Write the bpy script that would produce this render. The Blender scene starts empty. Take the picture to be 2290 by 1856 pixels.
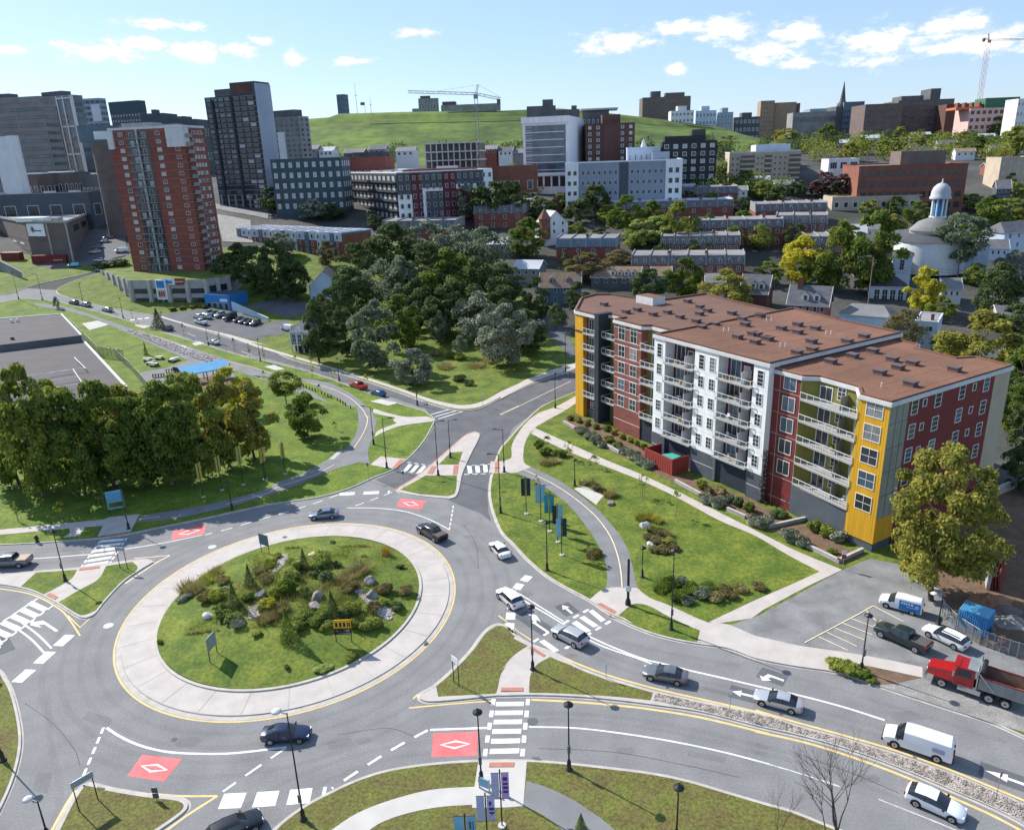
import bpy,bmesh,math,random
from mathutils import Vector,Matrix
from mathutils.geometry import tessellate_polygon
R = math.radians
rnd = random.Random(7)
SC = bpy.context.scene
COL = SC.collection

# ---------------------------------------------------------------- camera
CAMZ = 53.0
FPX,CX,CY = 1700.0,1145.0,928.0          # focal length and centre in photo pixels (2290 x 1856)
_dn = Vector((176.0,5018.0,FPX)).normalized()      # direction of "down" seen from the camera
_fw = (Vector((0,0,1)) - _dn * _dn.z).normalized()
_rt = _dn.cross(_fw)
def c2w(v):                                   # camera axes (right, down, forward) -> world axes
    return Vector((v.dot(_rt),v.dot(_fw),-v.dot(_dn)))
def w2c(v):
    return _rt * v.x + _fw * v.y - _dn * v.z
cam = bpy.data.cameras.new('camera')
cam.sensor_fit = 'HORIZONTAL'; cam.sensor_width = 36.0
cam.lens = FPX / 2290.0 * 36.0
cam.clip_start = 0.5; cam.clip_end = 20000
camo = bpy.data.objects.new('camera',cam); COL.objects.link(camo)
_cx,_cy,_cz = c2w(Vector((1,0,0))),c2w(Vector((0,-1,0))),c2w(Vector((0,0,-1)))
mw = Matrix((( _cx.x,_cy.x,_cz.x,0),(_cx.y,_cy.y,_cz.y,0),(_cx.z,_cy.z,_cz.z,CAMZ),(0,0,0,1)))
camo.matrix_world = mw
SC.camera = camo

# ---------------------------------------------------------------- sky and sun
SUN_EL,SUN_AZ = 38.0,52.0                   # azimuth: degrees left of straight ahead
SKY_STRENGTH,SUN_STRENGTH,EXPOSURE = 0.112,5.0,0.52
sv = Vector((-math.sin(R(SUN_AZ)) * math.cos(R(SUN_EL)),math.cos(R(SUN_AZ)) * math.cos(R(SUN_EL)),math.sin(R(SUN_EL))))
sun = bpy.data.lights.new('sun','SUN'); sun.energy = SUN_STRENGTH; sun.angle = R(0.53); sun.color = (1.0,0.95,0.87)
suno = bpy.data.objects.new('sun',sun); COL.objects.link(suno)
suno.rotation_euler = (-sv).to_track_quat('-Z','Y').to_euler(); suno.location = (0,0,120)

TILE = {r + str(i + 1): (x,y) for r,y in zip('abcd',(0,460,920,1376)) for i,x in enumerate((0,560,1120,1690))}
TILE.update(e1=(1270,640),e2=(1640,780),e5=(340,1180),f6=(0,500),f7=(280,580),g3=(1940,1280))
TS = dict(e1=500 / 1736,e2=650 / 2142,e5=620 / 2142,f6=260 / 2142,f7=360 / 2142,g3=350 / 1688)
def px(t,x,y):
    s = TS.get(t,600 / 2142); o = TILE[t]
    return (o[0] + x * s,o[1] + y * s)
def PL(*a):
    out = []; t = None; i = 0
    while i < len(a):
        if isinstance(a[i],str): t = a[i]; i += 1
        else:
            out.append(px(t,a[i],a[i + 1]) if t else (a[i],a[i + 1])); i += 2
    return out
def ray(p):
    return c2w(Vector((p[0] - CX,p[1] - CY,FPX)))

world = bpy.data.worlds.new('World'); SC.world = world; world.use_nodes = True
nt = world.node_tree; nt.nodes.clear()
def N(tree,typ,**kw):
    n = tree.nodes.new(typ)
    for k,v in kw.items(): setattr(n,k,v)
    return n
out = N(nt,'ShaderNodeOutputWorld'); bg = N(nt,'ShaderNodeBackground'); bg.inputs[1].default_value = SKY_STRENGTH
sky = N(nt,'ShaderNodeTexSky',sky_type='NISHITA',sun_disc=False)
sky.sun_elevation = R(SUN_EL); sky.sun_rotation = R(-SUN_AZ); sky.altitude = 60; sky.air_density = 1.0; sky.dust_density = 0.4; sky.ozone_density = 3.0
tc = N(nt,'ShaderNodeTexCoord'); sep = N(nt,'ShaderNodeSeparateXYZ'); nt.links.new(tc.outputs['Generated'],sep.inputs[0])
def mth(op,a,b=None,c=None,tree=nt,clamp=False):
    n = N(tree,'ShaderNodeMath',operation=op,use_clamp=clamp)
    for i,v in enumerate((a,b,c)):
        if v is None: continue
        if isinstance(v,(int,float)): n.inputs[i].default_value = v
        else: tree.links.new(v,n.inputs[i])
    return n.outputs[0]
az = mth('ARCTAN2',sep.outputs[0],sep.outputs[1]); el = mth('ARCSINE',sep.outputs[2])
cmb = N(nt,'ShaderNodeCombineXYZ'); nt.links.new(az,cmb.inputs[0]); nt.links.new(el,cmb.inputs[1])
nz = N(nt,'ShaderNodeTexNoise'); nz.inputs['Scale'].default_value = 34; nz.inputs['Detail'].default_value = 4; nz.inputs['Roughness'].default_value = 0.62
mp = N(nt,'ShaderNodeMapping'); mp.inputs['Scale'].default_value = (1,2.0,1)
nt.links.new(cmb.outputs[0],mp.inputs[0]); nt.links.new(mp.outputs[0],nz.inputs[0])
CLOUDS = [('a1',830,405,330,66),('a1',1120,350,230,50),('a1',1540,420,220,72),('a1',1890,410,150,60),('a1',1320,200,240,42),('a1',40,405,110,28),
  ('a2',100,325,105,34),('a2',345,470,90,60),('a2',840,490,150,32),('a2',1300,270,190,36),('a3',900,340,330,70),('a3',1450,240,230,50),('a3',1780,235,230,88),
  ('a4',80,415,190,82),('a4',345,280,210,92),('a4',1040,365,320,118),('a4',370,520,190,36),('a4',1560,210,230,78),('a4',1880,340,340,80),('a3',1390,575,85,46)]
def az_el(p):
    v = ray(p).normalized(); return math.atan2(v.x,v.y),math.asin(v.z)
def blobs(up=0.0):
    acc = None
    for t,x,y,hw,hh in CLOUDS:
        a,e = az_el(px(t,x,y)); s = TS.get(t,600 / 2142)
        w_,h_ = hw * s / 1640 * 1.15,hh * s / 1640 * 1.25
        m = N(nt,'ShaderNodeMapping',vector_type='TEXTURE')
        m.inputs['Location'].default_value = (a - up * w_ * 0.35,e + up * h_ * 0.45,0); m.inputs['Scale'].default_value = (w_,h_,1)
        nt.links.new(cmb.outputs[0],m.inputs[0])
        l = N(nt,'ShaderNodeVectorMath',operation='LENGTH'); nt.links.new(m.outputs[0],l.inputs[0])
        acc = l.outputs['Value'] if acc is None else mth('MINIMUM',acc,l.outputs['Value'])
    return acc
nzc = mth('MULTIPLY_ADD',nz.outputs['Fac'],2.6,-1.3)
dens = mth('ADD',mth('SUBTRACT',1.0,blobs(0.0)),nzc)
def ss(v,lo,hi):
    n = N(nt,'ShaderNodeMapRange',interpolation_type='SMOOTHSTEP'); nt.links.new(v,n.inputs[0])
    n.inputs[1].default_value = lo; n.inputs[2].default_value = hi; return n.outputs[0]
mask = mth('MULTIPLY',ss(dens,0.0,0.62),0.94)
lit = ss(dens,0.25,0.95)
cc = N(nt,'ShaderNodeMix',data_type='RGBA'); nt.links.new(lit,cc.inputs[0])
cc.inputs[6].default_value = (5.4,6.0,7.0,1); cc.inputs[7].default_value = (8.6,8.5,8.4,1)
cm = N(nt,'ShaderNodeMix',data_type='RGBA'); nt.links.new(mask,cm.inputs[0])
hz = N(nt,'ShaderNodeMix',data_type='RGBA'); hz.inputs[0].default_value = 0.45; hz.inputs[7].default_value = (3.2,4.6,7.0,1)   # thin high veil over the blue
nt.links.new(sky.outputs[0],hz.inputs[6]); nt.links.new(hz.outputs[2],cm.inputs[6]); nt.links.new(cc.outputs[2],cm.inputs[7])
world.cycles.sampling_method = 'NONE'
nt.links.new(cm.outputs[2],bg.inputs[0]); nt.links.new(bg.outputs[0],out.inputs[0])

vs = SC.view_settings; vs.view_transform = 'Standard'; vs.look = 'None'; vs.exposure = EXPOSURE; vs.gamma = 1.0; vs.use_curve_mapping = False
SC.render.engine = 'CYCLES'
cy = SC.cycles; cy.use_denoising = True; cy.max_bounces = 5; cy.diffuse_bounces = 2; cy.glossy_bounces = 2; cy.transmission_bounces = 3; cy.transparent_max_bounces = 6
cy.use_adaptive_sampling = True; cy.adaptive_threshold = 0.02; cy.volume_bounces = 0; cy.sample_clamp_indirect = 4.0

# ---------------------------------------------------------------- terrain height and pixel -> place
KN = [(-300,0),(200,0),(225,1),(250,3),(265,4.8),(280,7),(295,10),(310,13),(330,16.5),(350,20),(375,24.5),(400,29),(450,35.5),
      (500,41),(550,45.5),(600,49),(700,54),(900,60),(1200,64),(3000,68),(9000,70)]
def th(y):
    if y <= KN[0][0]: return KN[0][1]
    for (a,za),(b,zb) in zip(KN,KN[1:]):
        if y <= b: return za + (zb - za) * (y - a) / (b - a)
    return KN[-1][1]
def W(p,z=None,dz=0.0):
    """point on the terrain (or on the level z) that photo pixel p looks at"""
    r = ray(p); k = -r.z / r.y
    if z is not None:
        y = (CAMZ - z) / k
    else:
        y = None
        for (a,za),(b,zb) in zip(KN,KN[1:]):
            s = (zb - za) / (b - a)
            den = k + s
            if abs(den) < 1e-9: continue
            yy = (CAMZ - za + s * a - dz) / den
            if a - 1e-6 <= yy <= b + 1e-6: y = yy; break
        if y is None: y = 9000
    return Vector((r.x / r.y * y,y,CAMZ - k * y))
def at(p,Y):
    r = ray(p); return Vector((r.x / r.y * Y,Y,CAMZ + r.z / r.y * Y))
def proj(v):
    c = w2c(v - Vector((0,0,CAMZ))); return (CX + FPX * c.x / c.z,CY + FPX * c.y / c.z)
def hgt(base,toppy):
    """height above the ground point base of something whose top shows at row toppy"""
    b = W(base); lo,hi = 0.0,200.0
    for _ in range(50):
        m = (lo + hi) / 2
        if proj(b + Vector((0,0,m)))[1] > toppy: lo = m
        else: hi = m
    return lo

# ---------------------------------------------------------------- materials
MAT = {}
def M(name,c=None,rough=0.8,var=0.12,scale=1.5,c2=None,bump=0.0,bscale=30.0,metal=0.0,spec=0.35,fine=0.0,fscale=25.0,transl=0.0,coat=0.0,alpha=None,emit=None,vor=None,space='pos',stretch=None):
    if name in MAT: return MAT[name]
    m = bpy.data.materials.new(name); m.use_nodes = True; MAT[name] = m
    t = m.node_tree; b = t.nodes['Principled BSDF']; L = t.links
    b.inputs['Roughness'].default_value = rough; b.inputs['Metallic'].default_value = metal
    b.inputs['Specular IOR Level'].default_value = spec; b.inputs['Coat Weight'].default_value = coat
    b.inputs['Coat Roughness'].default_value = 0.06
    m.diffuse_color = (*c,1)
    src = None
    if space == 'pos': src = N(t,'ShaderNodeNewGeometry').outputs['Position']
    else: src = N(t,'ShaderNodeTexCoord').outputs['Object']
    if stretch:
        mpn = N(t,'ShaderNodeMapping'); mpn.inputs['Scale'].default_value = stretch; L.new(src,mpn.inputs[0]); src = mpn.outputs[0]
    col = None
    if var > 0 or c2:
        n = N(t,'ShaderNodeTexNoise'); n.inputs['Scale'].default_value = scale; n.inputs['Detail'].default_value = 4; L.new(src,n.inputs[0])
        mr = N(t,'ShaderNodeMapRange'); L.new(n.outputs['Fac'],mr.inputs[0]); mr.inputs[1].default_value = 0.33; mr.inputs[2].default_value = 0.67
        mx = N(t,'ShaderNodeMix',data_type='RGBA'); L.new(mr.outputs[0],mx.inputs[0])
        a = [max(0,v * (1 - var)) for v in c]; bb = c2 if c2 else [min(1,v * (1 + var)) for v in c]
        mx.inputs[6].default_value = (*a,1); mx.inputs[7].default_value = (*bb,1); col = mx.outputs[2]
    if fine > 0:
        n2 = N(t,'ShaderNodeTexNoise'); n2.inputs['Scale'].default_value = fscale; n2.inputs['Detail'].default_value = 3; L.new(src,n2.inputs[0])
        mr2 = N(t,'ShaderNodeMapRange'); L.new(n2.outputs['Fac'],mr2.inputs[0]); mr2.inputs[1].default_value = 0.3; mr2.inputs[2].default_value = 0.7
        mr2.inputs[3].default_value = 1 - fine; mr2.inputs[4].default_value = 1 + fine
        vm = N(t,'ShaderNodeVectorMath',operation='SCALE')
        if col is None: vm.inputs[0].default_value = c
        else: L.new(col,vm.inputs[0])
        L.new(mr2.outputs[0],vm.inputs['Scale']); col = vm.outputs[0]
    if vor:
        v = N(t,'ShaderNodeTexVoronoi',feature='F1'); v.inputs['Scale'].default_value = vor; L.new(src,v.inputs[0])
        mx = N(t,'ShaderNodeMix',data_type='RGBA',blend_type='MULTIPLY'); mx.inputs[0].default_value = 0.75
        hs = N(t,'ShaderNodeSeparateColor'); L.new(v.outputs['Color'],hs.inputs[0])
        mr3 = N(t,'ShaderNodeMapRange'); L.new(hs.outputs[0],mr3.inputs[0]); mr3.inputs[3].default_value = 0.45; mr3.inputs[4].default_value = 1.25
        cb = N(t,'ShaderNodeCombineColor')
        for i in range(3): L.new(mr3.outputs[0],cb.inputs[i])
        if col is None: mx.inputs[6].default_value = (*c,1)
        else: L.new(col,mx.inputs[6])
        L.new(cb.outputs[0],mx.inputs[7]); col = mx.outputs[2]
        bp = N(t,'ShaderNodeBump'); bp.inputs['Strength'].default_value = 0.8; bp.inputs['Distance'].default_value = 0.08
        L.new(v.outputs['Distance'],bp.inputs['Height']); bp.invert = True; L.new(bp.outputs[0],b.inputs['Normal'])
    if col is None: b.inputs['Base Color'].default_value = (*c,1)
    else: L.new(col,b.inputs['Base Color'])
    if bump > 0:
        n3 = N(t,'ShaderNodeTexNoise'); n3.inputs['Scale'].default_value = bscale; n3.inputs['Detail'].default_value = 3; L.new(src,n3.inputs[0])
        bp = N(t,'ShaderNodeBump'); bp.inputs['Strength'].default_value = bump; bp.inputs['Distance'].default_value = 0.1
        L.new(n3.outputs['Fac'],bp.inputs['Height']); L.new(bp.outputs[0],b.inputs['Normal'])
    if transl > 0:
        tr = N(t,'ShaderNodeBsdfTranslucent'); ms = N(t,'ShaderNodeMixShader'); ms.inputs[0].default_value = transl
        if col is None: tr.inputs[0].default_value = (*c,1)
        else: L.new(col,tr.inputs[0])
        L.new(b.outputs[0],ms.inputs[1]); L.new(tr.outputs[0],ms.inputs[2]); L.new(ms.outputs[0],t.nodes['Material Output'].inputs[0])
    if alpha is not None: b.inputs['Alpha'].default_value = alpha
    return m

def asphalt(name,c,stain):
    m = M(name,c,rough=0.9,var=0.10,scale=0.3,fine=0.13,fscale=5,bump=0.15,bscale=60)
    return m
asphalt('asphalt',(0.205,0.202,0.202),0.3)
M('asphalt_dark',(0.11,0.112,0.12),0.9,0.14,0.3,fine=0.1,fscale=10)
M('asphalt_path',(0.19,0.19,0.195),0.9,0.10,0.4,fine=0.08,fscale=10)
M('asphalt_lot',(0.2,0.2,0.2),0.9,0.22,0.35,fine=0.12,fscale=5)
M('gravel',(0.26,0.25,0.235),0.95,0.18,0.5,fine=0.3,fscale=9,bump=0.3,bscale=20)
M('concrete',(0.46,0.415,0.38),0.85,0.08,0.5,fine=0.06,fscale=6)
M('concrete_kerb',(0.44,0.405,0.365),0.85,0.12,0.8,fine=0.08,fscale=8)
M('concrete_white',(0.49,0.465,0.435),0.85,0.06,0.5)
M('concrete_grey',(0.36,0.355,0.34),0.9,0.14,0.4,fine=0.06)
M('cobble',(0.40,0.345,0.30),0.9,0.12,0.8,vor=2.6)
M('tyre_wear',(0.12,0.118,0.118),0.8,0.2,0.15,alpha=0.06); M('oil',(0.05,0.05,0.05),0.7,0.3,0.8,alpha=0.1); M('asphalt_patch',(0.10,0.10,0.104),0.9,0.2,0.5,alpha=0.1); M('crack_seal',(0.07,0.07,0.072),0.7,0.1,1,alpha=0.6)
M('tactile',(0.42,0.17,0.12),0.8,0.1,1.5)
M('paint_white',(0.68,0.68,0.67),0.7,0.14,0.9,fine=0.14,fscale=5)
M('paint_worn',(0.52,0.52,0.52),0.7,0.22,1.2,fine=0.15,fscale=9)
M('paint_yellow',(0.72,0.50,0.20),0.7,0.1,1.0)
M('paint_cream',(0.74,0.62,0.40),0.7,0.1,1.0)
M('paint_red',(0.66,0.15,0.15),0.75,0.16,0.5,fine=0.14,fscale=5)
M('grass',(0.082,0.145,0.012),0.9,0.25,0.3,c2=(0.148,0.178,0.020),fine=0.33,fscale=2.2,bump=0.6,bscale=5)
M('grass_bright',(0.090,0.165,0.012),0.9,0.25,0.25,c2=(0.148,0.198,0.017),fine=0.3,fscale=2.2,bump=0.6,bscale=5)
M('grass_dry',(0.165,0.135,0.042),0.9,0.3,0.4,c2=(0.125,0.140,0.026),fine=0.4,fscale=4.0,bump=0.6,bscale=6)
M('grass_rough',(0.085,0.10,0.022),0.9,0.3,0.3,c2=(0.15,0.14,0.045),fine=0.4,fscale=2.0,bump=0.8,bscale=3)
M('grass_far',(0.055,0.105,0.014),0.95,0.3,0.02,c2=(0.115,0.175,0.020),fine=0.3,fscale=0.1)
M('rampart',(0.032,0.05,0.018),0.95,0.2,0.05)
M('soil',(0.15,0.095,0.062),0.95,0.2,0.8,fine=0.25,fscale=5)
M('urban',(0.05,0.058,0.042),0.95,0.3,0.04,c2=(0.085,0.082,0.078),fine=0.2,fscale=0.6)

# ---------------------------------------------------------------- scene objects
def link(o,parent=None):
    COL.objects.link(o)
    if parent is not None: o.parent = parent
    return o
def thing(name,label,cat,loc=(0,0,0),rz=0.0,group=None):
    o = bpy.data.objects.new(name,None); link(o); o.location = loc; o.rotation_euler = (0,0,rz); o.empty_display_size = 0.3
    o['label'] = label; o['category'] = cat
    if group: o['group'] = group
    return o
def tag(o,label,cat=None,group=None,kind=None):
    o['label'] = label
    if cat: o['category'] = cat
    if group: o['group'] = group
    if kind: o['kind'] = kind
    return o
def inst(name,mesh,parent=None,loc=(0,0,0),rot=(0,0,0),scale=(1,1,1)):
    o = bpy.data.objects.new(name,mesh); link(o,parent); o.location = loc; o.rotation_euler = rot; o.scale = scale
    return o
class MB:
    """collects faces, one mesh out"""
    def __init__(s): s.v = []; s.f = []; s.m = []; s.mats = []; s.smooth = []
    def mi(s,mat):
        if mat not in s.mats: s.mats.append(mat)
        return s.mats.index(mat)
    def face(s,pts,mat,smooth=False):
        n = len(s.v); s.v += [tuple(p) for p in pts]; s.f.append(tuple(range(n,n + len(pts)))); s.m.append(s.mi(mat)); s.smooth.append(smooth); return s
    def grid(s,vs,fs,mat,smooth=False):
        n = len(s.v); s.v += [tuple(p) for p in vs]; k = s.mi(mat)
        for f in fs: s.f.append(tuple(i + n for i in f)); s.m.append(k); s.smooth.append(smooth)
        return s
    def box(s,x0,x1,y0,y1,z0,z1,mat,top=None):
        v = [(x0,y0,z0),(x1,y0,z0),(x1,y1,z0),(x0,y1,z0),(x0,y0,z1),(x1,y0,z1),(x1,y1,z1),(x0,y1,z1)]
        s.grid(v,[(0,3,2,1),(0,1,5,4),(1,2,6,5),(2,3,7,6),(3,0,4,7)],mat)
        s.grid([v[4],v[5],v[6],v[7]],[(0,1,2,3)],top or mat); return s
    def prism(s,poly,z0,z1,mat,top=None,z1f=None):
        n = len(poly)
        a = [(p[0],p[1],z0) for p in poly]; b = [(p[0],p[1],z1) for p in poly]
        s.grid(a + b,[(i,(i + 1) % n,n + (i + 1) % n,n + i) for i in range(n)],mat)
        for t in tessellate_polygon([[Vector(q) for q in b]]):
            tri = [b[i] for i in t]
            if (Vector(tri[1]) - Vector(tri[0])).cross(Vector(tri[2]) - Vector(tri[0])).z < 0: tri.reverse()
            s.face(tri,top or mat)
        return s
    def cyl(s,p,r,h,mat,n=8,r2=None,cap=True,smooth=True):
        r2 = r if r2 is None else r2
        a = [(p[0] + r * math.cos(6.2832 * i / n),p[1] + r * math.sin(6.2832 * i / n),p[2]) for i in range(n)]
        b = [(p[0] + r2 * math.cos(6.2832 * i / n),p[1] + r2 * math.sin(6.2832 * i / n),p[2] + h) for i in range(n)]
        s.grid(a + b,[(i,(i + 1) % n,n + (i + 1) % n,n + i) for i in range(n)],mat,smooth)
        if cap: s.face(b,mat); s.face(a[::-1],mat)
        return s
    def tube(s,p,q,r,mat,n=5,r2=None,smooth=True):
        p,q = Vector(p),Vector(q); r2 = r if r2 is None else r2
        d = (q - p).normalized(); u = d.orthogonal().normalized(); w = d.cross(u)
        a = [p + (u * math.cos(6.2832 * i / n) + w * math.sin(6.2832 * i / n)) * r for i in range(n)]
        b = [q + (u * math.cos(6.2832 * i / n) + w * math.sin(6.2832 * i / n)) * r2 for i in range(n)]
        s.grid(a + b,[(i,(i + 1) % n,n + (i + 1) % n,n + i) for i in range(n)],mat,smooth)
        s.face(b,mat); s.face(a[::-1],mat); return s
    def lathe(s,prof,mat,n=16,c=(0,0,0),smooth=True):
        vs = []; fs = []
        for (r,z) in prof:
            for i in range(n): vs.append((c[0] + r * math.cos(6.2832 * i / n),c[1] + r * math.sin(6.2832 * i / n),c[2] + z))
        for j in range(len(prof) - 1):
            for i in range(n): fs.append((j * n + i,j * n + (i + 1) % n,(j + 1) * n + (i + 1) % n,(j + 1) * n + i))
        s.grid(vs,fs,mat,smooth); return s
    def mesh(s,name):
        me = bpy.data.meshes.new(name); me.from_pydata(s.v,[],s.f)
        for m in s.mats: me.materials.append(MAT[m])
        me.polygons.foreach_set('material_index',s.m); me.polygons.foreach_set('use_smooth',s.smooth); me.update(); return me
    def build(s,name,parent=None,**kw): return inst(name,s.mesh(name),parent,**kw)
# ================================================================ ground, roads, pavements
def xy(p): return Vector((p[0],p[1]))
def WP(pts): return [xy(W(p)) for p in pts]
def area(poly): return 0.5 * sum(a.x * b.y - b.x * a.y for a,b in zip(poly,poly[1:] + poly[:1]))
def smooth(pts,closed=True,n=5,corner=48):
    P = [Vector((p[0],p[1])) for p in pts]; L = len(P); out = []
    def sharp(i):
        if not closed and i in (0,L - 1): return True
        a,b = P[i] - P[i - 1],P[(i + 1) % L] - P[i]
        if a.length < 1e-6 or b.length < 1e-6: return True
        return abs(math.degrees(a.angle_signed(b))) > corner
    sh = [sharp(i) for i in range(L)]
    for i in range(L if closed else L - 1):
        p1,p2 = P[i],P[(i + 1) % L]
        ln = (p2 - p1).length
        t1 = (p2 - p1) if sh[i] else (p2 - P[i - 1]).normalized() * ln
        j = (i + 1) % L
        t2 = (p2 - p1) if sh[j] else (P[(j + 1) % L] - p1).normalized() * ln
        k = 1 if (sh[i] and sh[j]) else n
        for s in range(k):
            t = s / k; h1 = 2 * t**3 - 3 * t**2 + 1; h2 = -2 * t**3 + 3 * t**2; h3 = t**3 - 2 * t**2 + t; h4 = t**3 - t**2
            out.append(p1 * h1 + p2 * h2 + t1 * h3 + t2 * h4)
    if not closed: out.append(P[-1])
    return out
def offset(poly,d):
    n = len(poly); out = []
    for i in range(n):
        a = (poly[i] - poly[i - 1]); b = (poly[(i + 1) % n] - poly[i])
        if a.length < 1e-9: a = b
        if b.length < 1e-9: b = a
        a = a.normalized(); b = b.normalized()
        na,nb = Vector((-a.y,a.x)),Vector((-b.y,b.x)); m = na + nb
        m = m.normalized() if m.length > 1e-6 else na
        out.append(poly[i] + m * (d / max(0.45,m.dot(na))))
    return out
def ccw(poly): return poly if area(poly) > 0 else poly[::-1]
def tri(poly,mb,z,mat):
    v = [Vector((p.x,p.y,0)) for p in poly]
    for t in tessellate_polygon([v]):
        a,b,c = (poly[i] for i in t)
        if (b - a).cross(c - a) < 0: b,c = c,b
        mb.face([(q.x,q.y,z) for q in (a,b,c)],mat)
def drape(me):
    ys = [v.co.y for v in me.vertices]
    if max(ys) <= 200: return me
    bm = bmesh.new(); bm.from_mesh(me); bmesh.ops.remove_doubles(bm,verts=bm.verts,dist=1e-4)
    for k,_ in KN:
        if min(ys) < k < max(ys):
            bmesh.ops.bisect_plane(bm,geom=bm.verts[:] + bm.edges[:] + bm.faces[:],plane_co=(0,k,0),plane_no=(0,1,0))
    for v in bm.verts: v.co.z += th(v.co.y)
    bm.to_mesh(me); bm.free(); me.update(); return me
def sheet(name,poly,z,mat,label=None,parent=None,kind='structure',sm=True):
    poly = ccw(smooth(poly) if sm else [Vector((p[0],p[1])) for p in poly])
    mb = MB(); tri(poly,mb,z,mat); o = inst(name,drape(mb.mesh(name)),parent)
    if parent is None: tag(o,label,kind=kind)
    return o
KH = 0.15
def raised(name,poly,top,label,kerb=0.45,h=KH,kmat='concrete_kerb',sm=True):
    poly = ccw(smooth(poly) if sm else [Vector((p[0],p[1])) for p in poly]); inn = offset(poly,kerb); n = len(poly)
    mb = MB(); tri(inn,mb,h,top); o = inst(name,drape(mb.mesh(name))); tag(o,label,kind='structure')
    kb = MB(); g = offset(poly,kerb * 0.45)
    for i in range(n):
        j = (i + 1) % n
        q = lambda p,z: (p.x,p.y,z)
        kb.face([q(poly[i],0.012),q(poly[j],0.012),q(g[j],0.03),q(g[i],0.03)],kmat)        # gutter
        kb.face([q(g[i],0.03),q(g[j],0.03),q(g[j],h + 0.012),q(g[i],h + 0.012)],kmat)      # face
        kb.face([q(g[i],h + 0.012),q(g[j],h + 0.012),q(inn[j],h + 0.012),q(inn[i],h + 0.012)],kmat)
    inst('kerb',drape(kb.mesh('kerb')),o)
    return o
def ribbon(pts,w,closed=False):
    L,Rr = [],[]; n = len(pts)
    for i in range(n):
        a = pts[i] - pts[i - 1] if (i > 0 or closed) else pts[1] - pts[0]
        b = pts[(i + 1) % n] - pts[i] if (i < n - 1 or closed) else a
        if i == 0 and not closed: a = b
        m = (a.normalized() + b.normalized()); m = m.normalized() if m.length > 1e-6 else a.normalized()
        nn = Vector((-m.y,m.x)) * w / 2
        L.append(pts[i] + nn); Rr.append(pts[i] - nn)
    return L,Rr
MZ = 0.006; LN = [0]
def line(name,pts,w,mat,parent,z=MZ,dash=None,closed=False,sm=True):
    P = smooth(pts,closed,8) if sm and len(pts) > 2 else [Vector((p[0],p[1])) for p in pts]
    if dash:
        on,off = dash; segs = []; cur = [P[0]]; acc = 0; state = True; lim = on
        for a,b in zip(P,P[1:]):
            d = (b - a).length; pos = 0
            while d - pos > lim - acc:
                pos += lim - acc; q = a + (b - a) * (pos / d)
                if state: cur.append(q); segs.append(cur)
                cur = [q]; state = not state; acc = 0; lim = on if state else off
            acc += d - pos
            if state: cur.append(b)
        if state and len(cur) > 1: segs.append(cur)
    else: segs = [P]
    os_ = []; LN[0] += 1; z = z + 0.00025 * (LN[0] % 12)
    for s in segs:
        s = [q for i,q in enumerate(s) if i == 0 or (q - s[i - 1]).length > 1e-3]
        if len(s) < 2: continue
        l,r = ribbon(s,w,closed and not dash); mb = MB()
        for i in range(len(s) - (0 if closed and not dash else 1)):
            j = (i + 1) % len(s)
            mb.face([(r[i].x,r[i].y,z),(r[j].x,r[j].y,z),(l[j].x,l[j].y,z),(l[i].x,l[i].y,z)],mat)
        os_.append(inst(name,drape(mb.mesh(name)),parent))
    return os_

# ---- the land as one sheet that runs to the horizon
mb = MB(); xs = [-6000,-2500,-1200,-600,-300,-150,0,150,300,600,1200,2500,6000]
rows = [(k,z - 0.06) for k,z in KN]
vs = [(x,k,z) for k,z in rows for x in xs]; nx = len(xs)
fs = [(j * nx + i,j * nx + i + 1,(j + 1) * nx + i + 1,(j + 1) * nx + i) for j in range(len(rows) - 1) for i in range(nx - 1)]
mb.grid(vs,fs,'urban'); tag(mb.build('ground'),'dark built-up ground rising from the roundabout towards the hill',kind='structure')

# ---- asphalt of the roundabout and its arms
road = sheet('road',[(-170,20),(120,20),(190,60),(190,200),(120,262),(-40,262),(-190,300),(-250,300),(-250,120)],0.0,'asphalt',
             'grey asphalt roundabout with its approach roads',sm=False)
# newer dark asphalt of the two upper streets
sheet('road_surface',WP(PL('c2',1000,545,1150,480,1300,360,1400,240,1470,120,1400,-20,'b2',950,1470,400,1290,0,1190,'b1',1900,1180,1400,1020,1280,890,1500,960,
      'b2',0,1120,300,1210,900,1390,1450,1580,1700,1630,1850,1600,2142,1460,'b3',300,1360,640,1270,660,1470,330,1590,200,1700,'c3',100,130,'c2',2050,220,1990,290,1910,500,1890,640,1900,800,1925,880,1830,810,1700,760,1560,700,1200,640)),
      0.004,'asphalt_dark','darker fresh asphalt of the streets above the roundabout',sm=False)

# ---- raised blocks
raised('verge',WP(PL('d1',-500,300,-60,400,20,440,60,500,105,580,150,720,185,900,190,1030,165,1180,110,1360,0,1600,-160,1900,-600,1900)),'grass_dry','mown verge at the bottom left edge of the roundabout')
raised('verge',WP(PL('d2',-60,1960,170,1714,300,1600,440,1505,600,1420,800,1325,1000,1253,1200,1208,1500,1170,1820,1150,'d3',200,1148,500,1168,800,1200,1200,1250,1500,1312,1800,1400,2142,1500,
      'd4',300,1555,600,1675,900,1790,1400,2060,1400,2500,'d2',0,2500)),'grass_dry','olive dry lawn along the bottom road with pale pavements')
isl = raised('traffic_island',WP(PL('d1',720,1328,900,1368,1200,1418,1440,1445,1515,1480,1522,1540,1460,1610,1250,1760,1000,1960,300,1960,430,1714,540,1500,610,1395,650,1350)),'grass_dry','grassy splitter island at the bottom left of the roundabout',kerb=0.6)
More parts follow.
